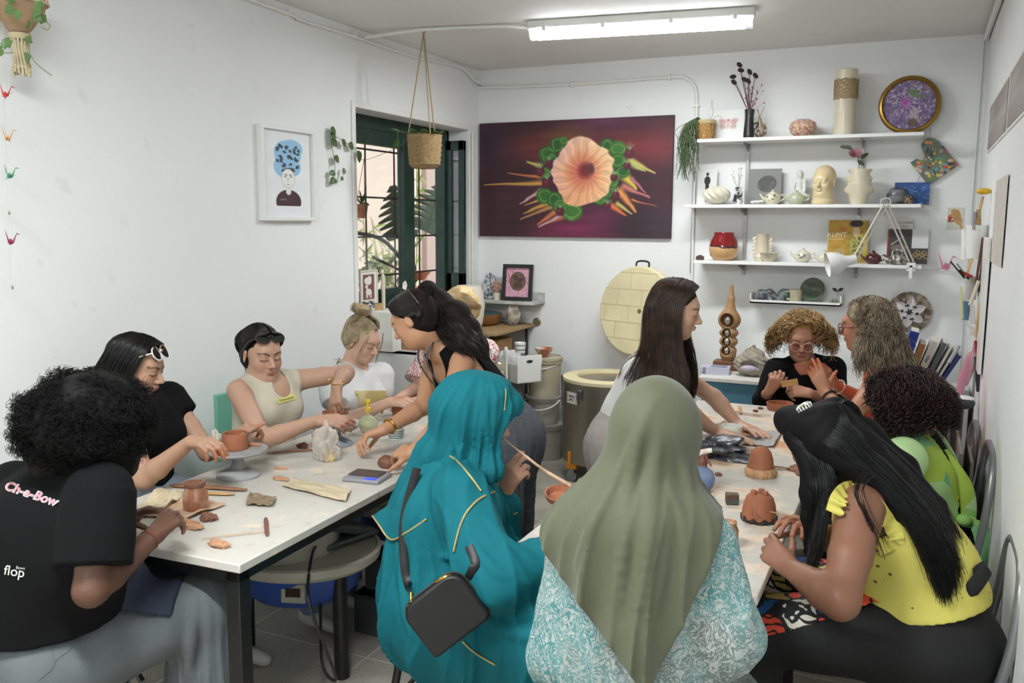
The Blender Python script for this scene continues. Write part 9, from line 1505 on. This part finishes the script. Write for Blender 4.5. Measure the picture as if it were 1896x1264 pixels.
tag(MB().tube([J(622,706,3.86)+(V(1,.2,-.25)*math.cos(a)+V(-.1,1,.2)*math.sin(a))*.031 for a in np.linspace(0,2*PI,25)[:-1]],.0018,6,closed=True).build('bracelet',MATS['gold'],None),'thin gold bracelet on the raised wrist of the woman in beige','bracelet')
# ================================================================ seats
GT=mat('grey_tube','8b8b8d',.35,.5)
def folding_chair(label,c,rz,back=.86,w=.36,m=None,seat=None,sh=.45):
 t=thing('folding_chair',label,'chair',c,rz,None);m=m or GT;b=MB();b.tube(cr([(-w/2,-.17,sh-.02),(-w/2-.02,-.20,back-.2),(-w/2+.03,-.215,back-.03),(0,-.22,back),(w/2-.03,-.215,back-.03),(w/2+.02,-.20,back-.2),(w/2,-.17,sh-.02)],40),.014,10);b.build('back_frame',m,t)
 b=MB();b.b2((-w/2,-.18,sh-.015),(w/2,.19,sh+.01));b.build('seat',seat or mat('seat_grey','707074',.6),t,bev=.012)
 for s_ in (-1,1):MB().tube([(s_*w/2,-.17,sh-.02),(s_*w/2,.20,.012)],.012,8).build('leg',m,t);MB().tube([(s_*w/2,.17,sh-.02),(s_*w/2,-.20,.012)],.012,8).build('leg',m,t)
 return t
folding_chair('grey tubular folding chair of the woman in yellow',(.085,2.80,0),PI/2,.80,.40);folding_chair('grey tubular folding chair of the woman in the green apron',(.07,3.72,0),PI/2,.88,.40);folding_chair('grey folding chair of the woman in orange',(.06,4.50,0),PI/2,.80,.38);folding_chair('dark folding chair at the far end of the right table',(-.55,5.30,0),PI,.80,.38,blk)
folding_chair('black folding chair of the woman with the afro',(-2.18,1.55,0),-.2,.60,.40,blk);folding_chair('black folding chair of the woman in the black tee',(-2.74,2.42,0),-PI/2,.74,.36,blk);folding_chair('black folding chair of the blonde woman with the bun',(-2.76,3.82,0),-PI/2,.62,.36,blk)
folding_chair('black folding chair of the woman in the olive scarf',(-.5,1.80,0),0,.62,.36,blk)
MT=mat('mint_paint','6fae96',.5);t=thing('mint_chair','mint green painted chair with cream straps on its back behind the table','chair',(-2.72,3.22,0));b=MB();b.b2((-.17,-.18,.42),(.17,.18,.45));b.build('seat',MT,t,bev=.004);b=MB();zt_=.92;b.b2((-.20,-.16,.60),(-.18,.40,zt_));b.build('backrest',MT,t,bev=.006);[MB().box((x,y,.21),(.03,.03,.42)).build('leg',MT,t) for x in (-.15,.15) for y in (-.16,.16)];b=MB();b.b2((-.178,.19,.45),(-.172,.225,zt_+.01));b.build('strap',mat('cream_canvas','cfc6b2',.8),t)
t=thing('black_stool','round black stool under the woman in turquoise','stool',(-1.36,2.46,0));MB().lathe([(.001,.40),(.17,.40),(.175,.42),(.16,.445),(.001,.45)],36).build('seat',blk,t)
for x in (-1,1):
 for y in (-1,1):MB().tube([(x*.10,y*.10,.41),(x*.155,y*.155,.008)],.014,8).build('leg',MATS['black_steel'],t)
MB().tube([(.14*math.cos(a),.14*math.sin(a),.15) for a in np.linspace(0,2*PI,33)[:-1]],.008,8,closed=True).build('foot_ring',MATS['black_steel'],t)
# ================================================================ pottery wheels under the left table
TR=mat('cream_tray_plastic','b9b4a6',.45,var=(5,.12));BL=mat('blue_wheel_body','2b4d9c',.4)
def wheel(label,c,full=True):
 t=thing('pottery_wheel',label,'pottery wheel',c,0,None);MB().lathe([(.001,.425),(.31,.42),(.335,.44),(.34,.47),(.325,.475),(.32,.465),(.001,.465)],64,sq=.85).build('tray',TR,t);MB().lathe([(.215,.46),(.225,.555),(.235,.56),(.232,.57),(.21,.565),(.20,.47),(.001,.47)],56,c=(-.05,-.02,0)).build('splash_pan',TR,t);MB().lathe([(.001,.49),(.16,.49),(.16,.50),(.001,.50)],40,c=(-.05,-.02,0)).build('wheel_head',mat('dull_alloy','6f6f70',.4,.6),t)
 MB().lathe([(.001,.28),(.19,.28),(.25,.33),(.27,.425),(.001,.425)],48,sq=.85).build('motor_body',BL,t)
 for x,y in ((.24,-.06),(-.24,-.02),(.05,.2)):MB().tube([(x,y,.42),(x*1.02,y*1.02,.008)],.028,14).build('leg',MATS['black_steel'],t)
 return t
wc=V(-2.14,2.66,0);t=wheel('pottery wheel with blue body and cream tray under the near end of the left table',wc);wheel('second pottery wheel behind the first under the left table',(-2.14,3.42,0));b=MB();M_=frameM(V(.13,-.19,.365),nrm(V(.9,.42,0)),None,nrm(V(.3,-.9,.1)));b.box((0,0,0),(.09,.07,.012),M_);cpn=b.build('control_panel',mat('panel_cream','a8a594',.5),t,bev=.002);b=MB();b.box((0,.004,.007),(.055,.032,.004),M_);b.build('switch',mat('dark_switch','3a211c',.4),cpn)
p=wc+V(.13,.10,.475);t2=thing('foot_pedal','grey ribbed foot pedal lying on the pottery wheel tray','pedal',p,-.25);b=MB();b.box((0,0,.05),(.15,.26,.03),M=Matrix.Rotation(-.35,4,'X'));b.box((0,0,.012),(.16,.24,.022));b.build('housing',mat('pedal_grey','5f6264',.4,.4),t2,bev=.008);b=MB();[b.box((0,-.11+.0135*k,.067),(.13,.005,.004),M=Matrix.Rotation(-.35,4,'X')) for k in range(17)];b.build('ribs',mat('rib_grey','8f9294',.4,.4),t2)
tag(MB().tube(cr([p+V(.0,-.12,.03),p+V(.05,-.24,.03),wc+V(.26,-.27,.40),wc+V(.27,-.20,.2),wc+V(.29,-.16,.05),wc+V(.26,-.2,.12),wc+V(.25,-.19,.35)],30),.006,6).build('pedal_cable',blk),'black cable looping from the pedal down the wheel leg','cable')
for k,(x,y,h_) in enumerate(((-1.93,3.12,.17),(-1.90,3.16,.14))):b=MB();z=0 if k == 0 else .18;b.b2((-.14,-.19,0),(.14,.19,h_));b.b2((-.15,-.20,h_-.012),(.15,.20,h_));tag(b.build('storage_bin',mat('smoky_clear_plastic','55585a',.2,trans=.35,ior=1.2,coat=.3),loc=(x,y,z+.001),bev=.015),('lower' if k == 0 else 'upper')+' clear plastic storage bin under the left table behind the wheel','bin')
b=MB();b.b2((-2.72,2.2,.30),(-2.66,2.46,.46));tag(b.build('white_basin',TR,bev=.02),'cream basin edge under the near end of the left table','basin')
